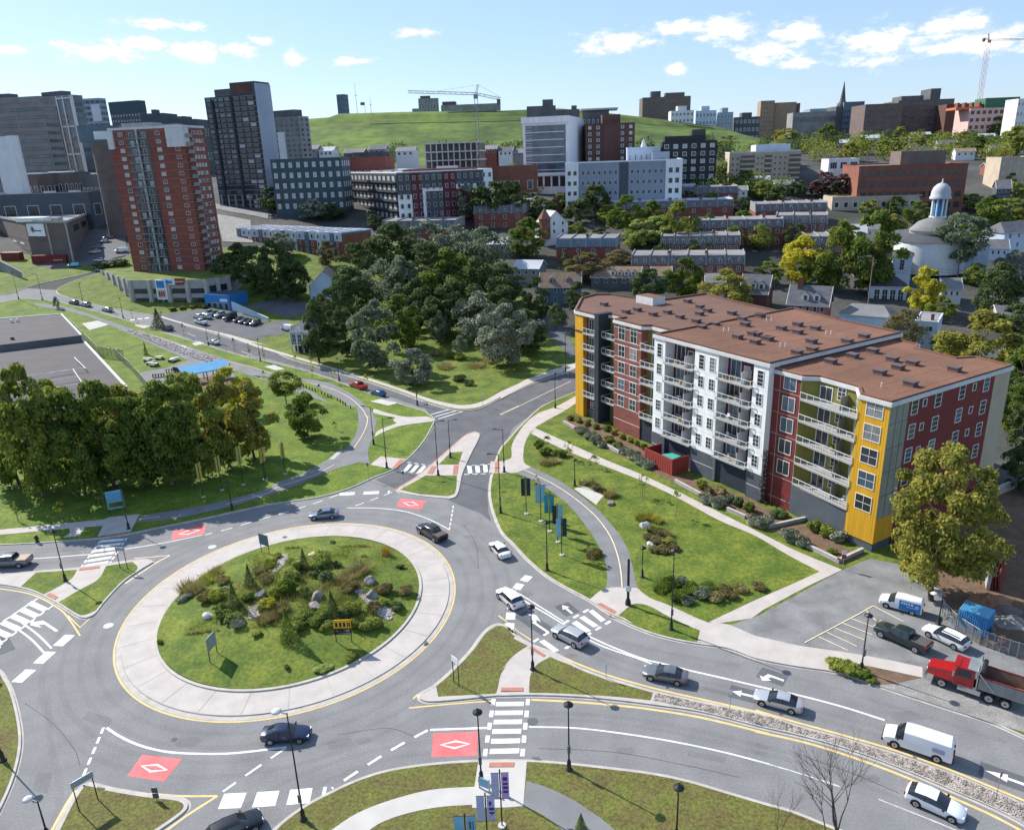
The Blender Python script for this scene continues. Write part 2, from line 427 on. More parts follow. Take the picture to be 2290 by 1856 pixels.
isl_l = raised('traffic_island',WP(PL('c1',-700,1330,0,1300,330,1270,640,1245,830,1215,1070,1185,1180,1178,1240,1205,1130,1270,1000,1362,850,1520,765,1625,690,1662,620,1650,450,1545,250,1445,100,1408,0,1392,-700,1330)[:-1]),'concrete','pale concrete splitter island at the left with two lawns',kerb=0.4)
isl_c = raised('traffic_island',WP(PL('d2',1330,660,1345,620,1450,560,1600,430,1750,270,1850,135,1920,78,1980,60,2050,80,2142,150,'d3',100,130,230,215,460,305,600,395,800,475,1000,535,1230,600,1600,680,2142,795,
      'd4',300,862,700,972,1100,1092,1500,1232,1900,1392,2142,1500,2600,1720,2600,1960,2142,1690,1900,1562,1600,1432,1200,1262,800,1112,400,992,0,900,
      'd3',1600,790,1200,730,900,693,600,667,250,655,0,660,'d2',1960,660,1600,697,1420,706,1350,690)),'concrete','long splitter island with lawns and a stone median',kerb=0.55)
isl_t = raised('traffic_island',WP(PL('c2',1155,632,1200,600,1300,540,1450,420,1600,290,1720,190,1790,165,1832,180,1830,220,1770,340,1700,500,1670,640,1640,690,1590,705,1400,688,1190,655)),'concrete','small teardrop island between the two upper crossings',kerb=0.35)
park = raised('park_lawn',WP(PL('c1',-900,1110,0,1075,300,1060,550,1042,810,1020,1040,985,1300,930,1600,870,2142,752,'c2',300,730,560,690,800,620,1000,530,1150,470,1300,350,1400,230,1460,120,1478,70,1440,30,1380,-5,
      'b2',1250,1600,950,1500,700,1405,400,1310,0,1215,'b1',1950,1205,1700,1130,1400,1040,1000,912,800,852,500,775,340,752,160,745,0,775,-900,900)),'grass_bright','green park lawn left of the roundabout',kerb=0.4)
_d = (xy(W(px('b3',600,1310))) - xy(W(px('b3',0,1560)))).normalized()
_e = xy(W(px('b3',600,1310))); _f = xy(W(px('b3',640,1465)))
up = WP(PL('b1',480,652,448,690,500,722,700,780,1000,845,1280,890,1500,968,1800,1050,2142,1152,'b2',300,1222,600,1312,900,1402,1200,1502,1450,1592,1650,1640,1750,1640,1850,1620,2000,1545,2142,1480,'b3',200,1455,400,1375,600,1310))
hillside = raised('hillside',up + [_e + _d * 90 + Vector((0,10)),Vector((210,240)),Vector((210,345)),Vector((-165,345))] + WP(PL('b1',780,540,600,598)),'grass','grassy slope above the upper street',kerb=0.35)
east = raised('east_block',WP(PL('c2',2142,125,2050,230,1990,300,1950,400,1920,500,1900,620,1905,720,1940,850,2000,980,'c3',80,1060,200,1190,350,1320,500,1412,700,1520,850,1620,1000,1682,
      'd3',830,-2,1000,82,1200,160,1400,212,1560,240,1800,275,'d4',0,358,300,418,580,458,760,502,960,572,1200,652,1600,782,1850,862,2142,992,2700,1250))
      + [Vector((190,60)),Vector((190,215)),Vector((120,215)),_f + _d * 60] + WP(PL('b3',640,1465,330,1600,200,1710)),'grass','green block with lawn and apartment house right of the roundabout',kerb=0.45)
raised('mall_block',WP(PL('b1',-700,800,0,715,70,712,300,632,600,568,770,522,790,470)) + [Vector((-165,345)),Vector((-420,345)),Vector((-420,260))],'grass','grassy bank in front of the brown mall',kerb=0.4)

# ---- pavements and lawns laid on the raised blocks
Z1,Z2,Z3 = KH + 0.006,KH + 0.011,KH + 0.016
LAYN = [0]
def lay(name,pts,mat,label,z=Z1,sm=True):
    LAYN[0] += 1; return sheet(name,WP(pts),KH + 0.004 + 0.0012 * LAYN[0],mat,label,sm=sm)
lay('lawn',PL('c1',290,1292,620,1270,560,1352,350,1468,165,1408),'grass','lawn on the left splitter island beside the black lamp post')
lay('lawn',PL('c1',850,1240,1060,1207,1100,1262,1000,1350,860,1492,770,1592,690,1630,640,1632,470,1530,620,1440,780,1350),'grass','pointed lawn on the left splitter island beside the roundabout')
lay('lawn',PL('d2',1480,560,1600,470,1750,310,1880,150,1960,92,2040,88,2130,160,'d3',100,190,215,250,100,330,0,450,'d2',2050,400,2000,480,1972,600,1960,632,1500,656),'grass_dry','dry lawn on the central splitter island left of its path')
lay('lawn',PL('d3',395,338,470,372,640,436,850,525,1000,565,1215,622,1195,686,900,656,600,638,225,625,238,480,290,400),'grass_dry','dry lawn on the central splitter island right of its path')
lay('stone_median',PL('d3',1228,622,1600,705,2142,815,'d4',300,885,700,992,1100,1112,1500,1252,1900,1412,2142,1520,2560,1730,2560,1900,2142,1665,1900,1540,1600,1410,1200,1240,800,1090,400,970,0,880,'d3',1600,770,1212,690),'cobble','strip of pale rounded stones set in the long median')
lay('lawn',PL('c2',1195,630,1400,517,1650,517,1632,660,1580,683,1350,664),'grass','lawn on the teardrop island nearest the roundabout')
lay('lawn',PL('c2',1600,332,1695,327,1662,430,1502,430),'grass','small lawn patch at the far end of the teardrop island')
lay('pavement',PL('d2',560,1790,660,1714,850,1590,1100,1490,1440,1402,1790,1376,1820,1172,'d3',208,1168,180,1530,38,1542,'d2',1770,1545,1770,1520,1500,1540,1250,1590,1050,1660,930,1740,800,1850),'concrete_white','pale concrete pavement meeting the bottom zebra crossing')
lay('path',PL('d3',205,1332,370,1382,560,1472,730,1582,900,1714,1000,1860,600,1860,480,1714,330,1600,182,1530),'asphalt_path','grey asphalt path leaving the bottom crossing')
lay('pavement',PL('c3',0,405,60,390,85,370,90,270,190,110,300,20,'b3',440,1610,640,1500,640,1545,'c3',510,0,400,60,270,140,200,240,180,350,190,420,240,450,120,495,-95,497,-80,405),'concrete','pale pavement curving along the street beside the apartment lawn')
lay('pavement',PL('c3',272,138,500,240,830,390,1100,500,1400,640,1800,840,2142,1012,'c4',300,1110,690,1272,510,1287,250,1150,0,1002,'c3',1750,880,1400,690,1100,550,800,432,480,300,240,182),'concrete','long straight footpath in front of the apartment house',z=Z2)
lay('path',PL('c3',122,495,300,580,480,700,600,820,700,950,780,1080,830,1200,850,1330,840,1422,1090,1418,1052,1250,1000,1080,900,930,760,780,600,650,450,550,240,450),'asphalt_path','curved asphalt cycle path across the apartment lawn',z=Z2)
lay('pavement',PL('c3',840,1420,1090,1416,1180,1490,1330,1550,1650,1692,1720,1694,'d3',1900,100,2142,188,'d4',300,240,700,300,1000,352,1330,420,1330,505,840,402,588,366,582,448,300,408,0,345,'d3',1800,262,1568,218,1590,130,1450,70,'c3',1330,1640,1180,1560,1090,1542,1040,1556,935,1640,850,1605,705,1512),'concrete','wide pale pavement along the right approach road',z=Z1)
lay('car_park',PL('c4',688,1276,800,1225,920,1182,1200,1240,1245,1405,1500,1490,1600,1560,1560,1660,'d4',1600,130,1780,240,2142,372,2700,560,2700,1180,2142,940,1850,850,1600,768,1200,640,980,565,1080,500,1330,505,1330,422,1000,350,700,300,300,240,0,172,'d3',1830,85,'c4',20,1640),'asphalt_lot','worn asphalt car park beside the apartment house',z=Z2,sm=False)
lay('gravel_strip',PL('d4',985,565,1100,560,1360,530,1700,660,2142,800,2700,1010,2700,1180,2142,945,1850,855,1600,770,1200,642),'gravel','loose grey gravel along the roadside beneath the dump truck',z=Z3)
lay('driveway_edge',PL('c4',510,1286,690,1272,420,1400,60,1592,'c3',2000,1660,1740,1700,1660,1690,'c4',0,1512,260,1400),'concrete','concrete apron between lawn and car park',z=Z3,sm=False)
lay('planting_bed',PL('d4',588,372,840,406,1330,508,1100,555,965,568,760,495,590,442),'soil','bare brown planting bed beside the right approach road',z=Z2,sm=False)
lay('planting_bed',PL('c3',500,95,560,30,820,110,1220,330,1500,530,1980,700,2100,780,'c4',100,780,300,870,700,1090,900,1150,660,1240,400,1090,130,960,0,900,'c3',1800,790,1400,590,1200,480,820,290),'soil','brown planting bed along the foot of the apartment house',z=Z2)
lay('dry_stream',PL('c3',585,625,660,600,820,680,760,752),'concrete_white','bright white gravel patch beside the cycle path',z=Z2)
lay('pavement',PL('c1',-900,990,0,952,400,912,830,868,880,850,1120,826,1042,968,780,1005,822,922,550,942,0,992,-900,1030),'concrete','pale pavement along the park meeting the left zebra crossing',sm=False)
lay('utility_pad',PL('c1',555,940,680,932,640,1000,505,1015,560,978),'concrete','pale concrete utility pad in the verge beside the left crossing',z=Z2,sm=False)
lay('path',PL('c1',1135,838,1500,780,1800,718,2142,622,'c2',200,580,400,510,600,400,750,310,820,230,862,110,850,-40,'b2',800,1622,700,1545,560,1472,400,1395,0,1292,'b1',1800,1228,1400,1090,1000,968,800,900,600,832,400,792,270,780,270,795,600,860,800,925,1100,1052,1400,1162,1700,1262,1950,1345,
      'b2',0,1360,400,1452,540,1522,650,1590,'b2',700,1450,760,1482,880,1562,960,1640,1005,1720,'c2',1010,90,975,220,940,330,955,425,870,412,700,462,500,542,300,622,0,722,'c1',1700,800,1400,862,1095,897)[:34] + PL('b2',0,1362,400,1385,600,1412,760,1482,880,1562,960,1640,1005,1720,'c2',1010,90,975,220,940,330,958,428,870,412,700,462,500,542,300,622,0,722,'c1',1700,800,1400,862,1095,897),'asphalt_path','grey asphalt cycle path winding past the park trees',z=Z2)
lay('pavement',PL('c2',958,432,1040,365,1240,386,1135,468),'concrete','concrete landing at the upper left zebra crossing',z=Z3,sm=False)
lay('pavement',PL('b2',985,1625,1100,1662,1250,1692,1410,1690,1470,1714,'c2',1450,86,1200,122,1060,172,990,212,1020,160,1170,100,1140,75,1160,55,'b2',990,1662),'concrete','forked concrete footway at the upper street corner',z=Z2)
lay('pavement',PL('c2',625,388,700,322,735,322,668,388),'concrete','short concrete slab joining the cycle path under the trees',z=Z3,sm=False)
lay('pavement',PL('b1',1290,885,1500,945,1800,1025,2142,1122,'b2',0,1095,300,1190,600,1278,900,1366,1200,1465,1450,1552,1650,1595,1740,1595,1850,1570,2000,1490,2142,1425,'b3',200,1395,400,1320,600,1258,600,1300,400,1362,200,1442,0,1548,'b2',2000,1530,1850,1605,1750,1626,1650,1626,1450,1578,1200,1488,900,1388,600,1298,300,1208,0,1118,'b1',1800,1044,1500,962,1290,900),'concrete','pale pavement along the far side of the upper street')
lay('pavement',PL('b1',1080,955,1210,965,1150,985,1080,965),'concrete_white','pale slab on the verge beside the upper street',sm=False)
lay('pavement',PL('b1',655,945,780,922,872,955,800,975,715,998),'concrete_white','broad pale slab beside the cycle path above the flat roof',z=Z3,sm=False)
lay('pavement',PL('b1',1350,1132,1460,1118,1495,1135,1400,1160),'concrete_white','white slab bridging the stone ditch',z=Z3,sm=False)
lay('pavement',PL('b1',1530,1105,1590,1088,1640,1105,1560,1122),'concrete_white','white slab on the verge opposite the car yard',z=Z3,sm=False)
lay('pavement',PL('b2',110,1290,190,1275,275,1310,200,1320),'concrete_white','white slab with a grate on the verge of the upper street',z=Z3,sm=False)
lay('pavement',PL('b2',955,1568,1040,1548,1175,1582,1100,1602),'concrete_white','white slab on the verge behind the blue car',z=Z3,sm=False)
lay('stone_ditch',PL('b1',1005,1000,1060,990,1300,1075,1500,1150,1700,1210,1830,1260,1820,1290,1680,1262,1450,1185,1200,1085),'cobble','ditch lined with grey stones beside the cycle path',z=Z3)
lay('plaza',PL('b1',1110,1340,1330,1300,1500,1240,1400,1190,1100,1060,1250,1090,1560,1180,1830,1290,1900,1400,1700,1470,1220,1480),'asphalt_path','grey asphalt play plaza beside the blue shelter',z=Z2,sm=False)
lay('sand',PL('b1',1430,1420,1800,1340,1900,1420,1700,1470,1450,1480),'soil','sandy ground beneath the blue shelter',z=Z3,sm=False)
lay('car_yard',PL('b1',1240,868,1350,870,1560,835,1800,830,2142,940,'b2',0,945,300,920,330,990,240,1040,60,1050,'b1',2142,1060,2050,1080,1700,1005,1400,920),'asphalt_dark','dark asphalt car yard below the parking podium',sm=False)
lay('car_yard',PL('b2',-50,800,250,745,500,790,560,850,300,900,0,810),'asphalt_dark','upper asphalt yard beside the white gabled hall',sm=False)
lay('car_park',PL('b1',250,470,560,470,700,150,800,200,990,190,1020,400,900,420,760,470,560,500,420,510),'asphalt_dark','asphalt car park between the brown mall and the red tower',sm=False)
lay('lot',PL('b1',1720,70,2000,120,2020,300,1780,290),'gravel','bare gravel lot behind the red brick tower',sm=False)
lay('street',PL('b1',1690,-20,1820,10,2142,70,2142,110,1800,45,1690,20),'asphalt_lot','street at the foot of the dark glass tower',z=Z2,sm=False)
lay('side_street',PL('b3',230,880,480,860,600,1180,560,1240,480,1130,330,1000),'asphalt_dark','shaded side street beside the blue grey house',sm=False)

lay('works_yard',PL('c4',1500,1480,1240,1300,1300,900,1850,640,2142,480,2700,300,2700,1700,'d4',2700,540,2142,372,1780,240,1600,120),'soil','dark churned earth of the works yard at the right edge',sm=False)
sheet('back_gardens',[(24,206),(205,206),(205,343),(-20,343),(10,262)],KH + 0.085,'urban','dark gardens and lanes between the brick terraces',sm=False)
sheet('rear_yard',[(77,112),(186,72),(186,200),(62,200),(46,168),(70,132)],KH + 0.09,'urban','dark yard and lane behind the right end of the apartment house',sm=False)
# ---- paint on the road
def mark(name,pts,mat='paint_white',z=MZ,sm=False): return sheet(name,WP(pts),z,mat,parent=road,sm=sm)
def bars(t,a0,a1,b0,b1,n,fill=0.55,mat='paint_white',name='crosswalk_bar',ends=False):
    """n bars between edge a0->a1 and edge b0->b1 (pixel rows of a tile)"""
    A0,A1,B0,B1 = (xy(W(px(t,*q))) for q in (a0,a1,b0,b1))
    for i in range(n):
        u0,u1 = (i + 0.5 - fill / 2) / n,(i + 0.5 + fill / 2) / n
        mb = MB(); tri(ccw([A0.lerp(A1,u0),A0.lerp(A1,u1),B0.lerp(B1,u1),B0.lerp(B1,u0)]),mb,0.008,mat); inst(name,drape(mb.mesh(name)),road)
bars('c1',(810,1020),(660,1255),(1000,1005),(850,1220),6)
bars('c1',(270,1500),(-180,1820),(400,1560),(-40,1880),6,0.6)
line('crosswalk_edge',WP(PL('c1',800,1035,640,1255)),0.28,'paint_white',road,dash=(0.9,0.55)); line('crosswalk_edge',WP(PL('c1',1012,1010,868,1222)),0.28,'paint_white',road,dash=(0.9,0.55))
line('crosswalk_edge',WP(PL('c1',300,1492,-120,1770)),0.28,'paint_white',road,dash=(0.9,0.55)); line('crosswalk_edge',WP(PL('c1',420,1550,-60,1900)),0.28,'paint_white',road,dash=(0.9,0.55))
bars('d2',(1965,672),(1905,1125),(2186,670),(2142,1120),6,0.5)
line('crosswalk_edge',WP(PL('d2',1943,665,1868,1140)),0.42,'paint_white',road,dash=(0.95,0.8)); line('crosswalk_edge',WP(PL('d3',218,665,170,1135)),0.42,'paint_white',road,dash=(0.95,0.8))
bars('d3',(860,20),(300,200),(975,95),(430,300),6,0.55) if False else None
for q in (PL('d3',625,18,665,2,782,82,738,95),PL('d3',565,62,605,42,722,122,678,138),PL('d3',305,208,345,192,466,278,425,294),PL('c3',700,1595,735,1580,838,1662,800,1680)):
    mark('crosswalk_bar',q,z=0.008)
line('crosswalk_edge',WP(PL('c3',700,1580,520,1680,'d3',260,210)),0.36,'paint_white',road,dash=(0.9,0.8)); line('crosswalk_edge',WP(PL('d3',875,45,700,150,480,285)),0.36,'paint_white',road,dash=(0.9,0.8))
bars('c2',(1250,418),(1420,440),(1210,470),(1370,492),3,0.55); line('crosswalk_edge',WP(PL('c2',1252,405,1430,432)),0.25,'paint_white',road,dash=(0.9,0.6)); line('crosswalk_edge',WP(PL('c2',1205,475,1375,500)),0.25,'paint_white',road,dash=(0.9,0.6))
bars('c2',(1715,438),(1905,425),(1725,497),(1910,482),3,0.55); line('crosswalk_edge',WP(PL('c2',1700,436,1935,418)),0.25,'paint_white',road,dash=(0.9,0.6)); line('crosswalk_edge',WP(PL('c2',1705,503,1930,495)),0.25,'paint_white',road,dash=(0.9,0.6))
for a in (PL('b2',1440,1668,1640,1612),PL('b2',1500,1702,1700,1640),PL('b2',1470,1686,1660,1632)): line('crosswalk_line',WP(a),0.35,'paint_white',road)
for a in (PL('b1',1040,915,1210,893),): line('crosswalk_edge',WP(a),1.2,'paint_white',road,dash=(1.4,0.9))
# yield rows
line('yield_mark',WP(PL('c2',710,660,1110,643)),1.15,'paint_white',road,dash=(2.6,1.5),z=0.009)
line('yield_mark',WP(PL('d1',560,155,130,535)),1.3,'paint_white',road,dash=(2.2,1.1),z=0.009)
line('yield_mark',WP(PL('d1',1765,1482,2142,1462,'d2',600,1425)),1.7,'paint_white',road,dash=(2.0,0.95),z=0.009)
line('yield_mark',WP(PL('c3',225,1312,120,1428,'d2',2060,130)),1.15,'paint_white',road,dash=(1.5,0.75),z=0.009)
# lane lines
def lane(a,w=0.2,mat='paint_white',dash=None): line('lane_line',WP(a),w,mat,road,dash=dash)
lane(PL('d1',850,895,950,960,1100,1030,1300,1082,1500,1100,1800,1102,'d2',0,1085,160,1065,290,1050),0.26)
lane(PL('d1',828,892,650,1315),0.26,dash=(0.9,0.5)); lane(PL('d2',285,1055,0,1250,'d1',1780,1405),0.24,dash=(1.7,1.0))
lane(PL('d2',1435,912,1885,896),0.28); lane(PL('d2',1415,915,1200,1030,1000,1150,650,1380),0.3,dash=(1.5,1.1))
lane(PL('d3',225,888,600,898,1000,945,1400,1010,1800,1095,2142,1185),0.2); lane(PL('d4',0,1155,420,1280,670,1365),0.15,'paint_worn'); lane(PL('d4',980,1465,1460,1655,1800,1800),0.14,'paint_worn')
lane(PL('c3',170,1500,440,1660,'d3',620,145,800,240,1100,345,1205,385),0.22); lane(PL('c3',150,1455,500,1675),0.2)
lane(PL('d3',700,165,900,255,1150,350,1300,385,1480,432,1800,505,2142,585,'d4',340,635,700,730,1030,835),0.26)
lane(PL('c2',770,770,1000,772,1200,792,1350,832,1480,885,1590,945),0.2); lane(PL('c2',1620,752,1605,850,1588,940),0.2,dash=(0.9,0.6))
lane(PL('c2',1130,645,1000,695,860,745,770,772),0.2,dash=(1.6,1.2)); lane(PL('c2',700,665,520,730,300,800,0,885,'c1',1850,930,1640,985),0.2,dash=(1.7,1.3))
lane(PL('c1',1615,985,1300,1050,1000,1098),0.2); lane(PL('c1',720,1140,300,1172,-400,1200),0.18)
lane(PL('d1',115,90,250,190,360,305),0.24); lane(PL('d1',180,60,310,160,412,262),0.24)
lane(PL('b3',560,1400,0,1670),0.16,'paint_cream'); lane(PL('b2',2142,1598,1990,1665),0.16,'paint_cream')
lane(PL('b1',1500,1020,1560,1045),0.15); lane(PL('b1',1930,1165,2010,1190),0.15)
# yellow edge lines
def yel(a,w=0.2,m='paint_yellow'): line('edge_line',WP(a),w,m,road)
yel(PL('d2',1265,738,1600,706,1925,682)); yel(PL('d3',245,672,600,690,900,715,1150,742,1600,815,2142,945),0.28); yel(PL('d4',0,925,400,1015,800,1140,1200,1290,1600,1465,1900,1600,2200,1760),0.28)
yel(PL('d2',1300,665,1340,625)); yel(PL('d2',1980,0,2142,120,'d3',60,75,240,195),0.22); yel(PL('d3',460,315,620,388,850,475,1100,548,1300,600,1700,690,2142,790),0.26); yel(PL('d4',0,755,300,845,700,955,1100,1072,1500,1212,1900,1375,2200,1500),0.26)
yel(PL('d1',1200,1420,1450,1440,1735,1440)); yel(PL('d1',1735,1440,1500,1590,1330,1714,1100,1880),0.24); yel(PL('d1',600,1395,520,1520,400,1740),0.24)
yel(PL('c1',1355,1148,1200,1162,1070,1172),0.16,'paint_cream'); yel(PL('c1',1355,1150,1240,1212,1000,1372),0.2,'paint_cream'); yel(PL('d1',540,0,640,95,740,0),0.2); yel(PL('c1',-60,1405,250,1460,480,1580,560,1670,640,1790),0.18)
yel(PL('c2',1115,640,1300,535,1450,415,1600,285,1725,182,1790,158,1840,175),0.2,'tactile')
# red bus diamonds
def diamond(q,d):
    mark('red_panel',q,'paint_red',0.0075)
    P = WP(d); line('diamond',P,0.26,'paint_white',road,z=0.011,closed=True,sm=False)
diamond(PL('d1',1135,1110,1455,1145,1310,1325,1015,1280),PL('d1',1130,1200,1255,1192,1332,1232,1205,1245))
diamond(PL('d2',1460,940,1815,925,1810,1120,1445,1130),PL('d2',1520,1032,1640,1003,1748,1024,1630,1058))
diamond(PL('c2',1200,695,1410,715,1350,788,1160,755),PL('c2',1222,728,1292,722,1340,748,1268,752))
diamond(PL('c1',1380,955,1640,900,1635,975,1370,1022),PL('c1',1430,978,1530,940,1595,948,1500,980))
# arrows
def arrow(tail,head,turn=0,pad=True):
    A,B = (xy(W(px(*q))) for q in (tail,head)); u = (B - A); L = u.length; u = u / L; n = Vector((-u.y,u.x)); w = 0.16
    def P(s,t): return A + u * (s * L) + n * t
    if pad: mb = MB(); tri([P(-0.08,-1.0),P(1.1,-1.0),P(1.1,1.0),P(-0.08,1.0)],mb,0.0045,'asphalt_dark'); mb.build('dark_patch',road)
    polys = [[P(0,-w),P(0.62,-w),P(0.62,w),P(0,w)],[P(0.6,-0.5),P(1.0,0),P(0.6,0.5)]] if turn == 0 else \
        [[P(0,-w),P(0.6,-w),P(0.6,w),P(0,w)],[P(0.5,-w),P(0.72,-w),P(0.86,turn * 0.75),P(0.64,turn * 0.75)],[P(0.45,turn * 0.7),P(0.78,turn * 1.25),P(1.0,turn * 0.55)]]
    if turn == 2: pass
    mb = MB()
    for i,p_ in enumerate(polys): tri(ccw(p_),mb,0.0085 + 0.0004 * i,'paint_white')
    mb.build('lane_arrow',road)
arrow(('d4',225,520),('d4',45,455),1); arrow(('d4',2290,1400),('d4',1830,1235),0); arrow(('c3',570,1612),('c3',490,1545),0); arrow(('d3',380,135),('c3',175,1625),-1)
arrow(('d1',-30,160),('d1',40,285),-1); arrow(('d1',455,125),('d1',290,15),1,False); arrow(('d3',2030,650),('d3',1845,605),0); pass
# car park bays, cycle path centre lines, tactile paving
for a in (PL('d4',390,228,820,0,'c4',935,1562),PL('c4',935,1562,1160,1680,'d4',1180,60),PL('c4',880,1600,'d4',960,55),PL('d4',765,38,945,105),PL('d4',695,75,930,165),PL('d4',630,112,865,208),PL('d4',565,145,808,260),PL('d4',500,182,738,292)):
    line('bay_line',WP(a),0.13,'paint_cream',bpy.data.objects['car_park'],z=KH + 0.07,sm=False)
for a,d in ((PL('c3',190,475,420,590,600,710,760,850,870,1000,930,1150,960,1300,968,1415),None),(PL('c1',1130,868,1280,848),None),(PL('c1',1800,752,2142,658,'c2',200,622,500,520,670,435),None),
             (PL('c2',825,305,880,220,925,130,940,40,'b2',930,1700,900,1640,820,1560,700,1490,540,1435,390,1410),None),(PL('b2',400,1412,180,1345,0,1290,'b1',1800,1245,1400,1105,1100,1000),None)):
    line('centre_line',WP(a),0.16,'paint_cream',bpy.data.objects['path.002'],z=KH + 0.068,dash=d)
def tact(q): mark('tactile_paving',q,'tactile',KH + 0.045)
for q in (PL('d2',2005,588,2142,585,'d3',180,585,180,615,0,615,'d2',2000,618),PL('d2',1910,1185,2110,1182,2105,1220,1905,1222),PL('d3',220,265,255,262,358,325,340,342),PL('c3',765,1545,800,1538,925,1605,900,1626),
          PL('c2',1195,390,1235,393,1160,465,1130,460),PL('c2',1450,442,1490,445,1455,505,1412,502),PL('c2',1625,436,1662,436,1650,510,1615,510),PL('c2',1955,410,1988,410,1985,490,1950,490),
          PL('c1',850,995,1000,972,1000,985,840,1008),PL('c1',640,1260,800,1240,795,1258,630,1278),PL('c1',370,1475,400,1455,470,1490,440,1510)):
    tact(q)
RC = Vector((-28.68,85.02))
def rr(th_,base,a,b): return base + a * math.cos(2 * th_) + b * math.sin(2 * th_)
def ring(base,k=1.0,n=112): return [RC + Vector((math.cos(t),math.sin(t))) * rr(t,base,-0.72 * k,0.15 * k) for t in (6.28318 * i / n for i in range(n))]
# wear: tyre tracks round the circle and along the lanes, sealed cracks
for r_ in (22.9,24.7,26.6,28.4): line('tyre_track',ring(r_),.62,'tyre_wear',road,z=0.0012,closed=True,sm=False)
for a in (PL('d3',230,780,700,790,1200,850,1700,950,2142,1060),PL('d3',230,830,700,842,1200,900,1700,1005,2142,1120),PL('d4',0,1030,600,1190,1200,1420,1700,1650),PL('d4',0,1085,600,1250,1200,1490,1600,1680),PL('c3',300,1660,'d3',700,250,1000,370,1500,500,2142,650),PL('d3',600,260,1000,440,1500,560,2142,715),PL('d4',0,640,600,790,1200,960,1800,1180),PL('d4',0,700,600,850,1200,1030,1800,1260),PL('d3',900,200,1400,310,1900,400),PL('d4',0,420,600,570,1200,760,2000,1010),PL('c1',-100,1110,500,1090,1000,1040,1500,950),PL('c1',-100,1220,500,1200,1000,1130,1500,1040),PL('d2',1900,1070,1300,1110,800,1240,300,1480),PL('d2',1900,990,1300,1020,700,1160,200,1370,'d1',1800,1640),PL('d1',420,1700,480,1400,400,1000,380,600),PL('c2',1760,560,1780,700,1850,900)): line('tyre_track',WP(a),.6,'tyre_wear',road,z=0.0012)
for a in (PL('d1',200,700,420,860,600,1080,640,1200),PL('d4',380,1120,800,1270,1150,1420),PL('d2',700,950,1100,900,1300,960),PL('d3',300,1060,900,1090,1500,1200,1900,1290),PL('c2',1700,900,1800,1060,1820,1250),PL('c1',300,1130,900,1080)): line('sealed_crack',WP(a),.07,'crack_seal',road,z=0.0045)
for t,x,y,r_ in (('d1',1500,1010,1.0),('d3',1000,1080,.7),('d4',900,1300,.8),('c3',200,1460,.8),('d3',560,320,.6),('c2',1750,1000,.8),('d2',900,1000,.7),('c1',600,1130,.7)):
    q = W(px(t,x,y)); MB().lathe([(.01,0),(r_,0)],'oil',14).build('oil_stain',road,loc=(q.x,q.y,0.0058),scale=(1.3,.7,1))
for a in (PL('d1',700,760,900,820,860,900,660,830),PL('d3',1500,1080,1800,1135,1790,1180,1490,1122),PL('d4',1050,770,1250,760,1350,830,1120,850),PL('d2',600,1010,800,970,830,1030,640,1080),PL('c2',1500,560,1900,640,1880,700,1700,690),PL('c1',500,1090,700,1075,690,1110,480,1125),PL('d3',1620,560,1900,625,1890,660,1610,590),PL('d1',300,1250,420,1260,380,1420,260,1400)): mark('repair_patch',a,'asphalt_patch',0.0032)
# manholes and drains
for t,x,y,r,m in (('d3',255,845,0.55,'asphalt_dark'),('c1',1695,1080,0.6,'paint_worn'),('d1',865,82,0.6,'paint_worn'),('d1',1390,990,0.3,'asphalt_dark'),('c2',275,1010,0.35,'asphalt_dark')):
    q = W(px(t,x,y)); mb = MB(); mb.cyl((0,0,0.002),r,0.012,m,20); mb.build('manhole_cover',road,loc=(q.x,q.y,0.16 if t == 'c2' else 0))
for t,a in (('d3',(248,1140,310,1140,312,1158,250,1156)),('d2',(1370,235,1400,212,1422,218,1395,240)),('d1',(780,1378,845,1388,835,1402,775,1392)),('b2',(1690,1610,1755,1612,1740,1628,1690,1622)),('b2',(1378,1572,1410,1574,1412,1596,1380,1592))):
    mark('drain_grate',PL(t,*a),'asphalt_dark',KH + 0.03)

# ---- roundabout: gutter ring, concrete apron slabs, planted island
line('edge_line',ring(21.2),0.2,'paint_yellow',road,closed=True,sm=False)
apron = bpy.data.objects.new('roundabout_apron',None); link(apron); apron.location = (RC.x,RC.y,0); tag(apron,'wide pale concrete apron ring round the planted island',kind='structure')
def annulus(r0,r1,z0,z1,mat,name,parent,n=112,k0=1,k1=1,i0=0,i1=None,gap=0.0):
    a,b = ring(r0,k0,n),ring(r1,k1,n); mb = MB(); i1 = n if i1 is None else i1
    def q(p,z): return (p.x - RC.x,p.y - RC.y,z)
    idx = range(i0,i1)
    for i in idx:
        j = (i + 1) % n
        mb.face([q(b[i],z1),q(b[j],z1),q(a[j],z0),q(a[i],z0)],mat)
    return mb,a,b,q
mb,a,b,q = annulus(20.45,21.05,0.03,0.012,'concrete_kerb','gutter',apron); inst('gutter',mb.mesh('gutter'),apron)
mb,a,b,q = annulus(20.42,20.45,0.11,0.03,'concrete_kerb','kerb',apron); inst('kerb',mb.mesh('kerb'),apron)
NS = 28
for s in range(NS):
    mb = MB(); n = 6
    for i in range(n):
        t0,t1 = 6.28318 * (s + 0.005 + i / n * 0.99) / NS,6.28318 * (s + 0.005 + (i + 1) / n * 0.99) / NS
        P = lambda t,r_: (math.cos(t) * rr(t,r_,-0.66,0.1),math.sin(t) * rr(t,r_,-0.66,0.1))
        A,B,C_,D = P(t0,16.9),P(t1,16.9),P(t1,20.42),P(t0,20.42)
        mb.face([(*A,0.16),(*D,0.11),(*C_,0.11),(*B,0.16)],'concrete')
    mb.build('slab',apron)
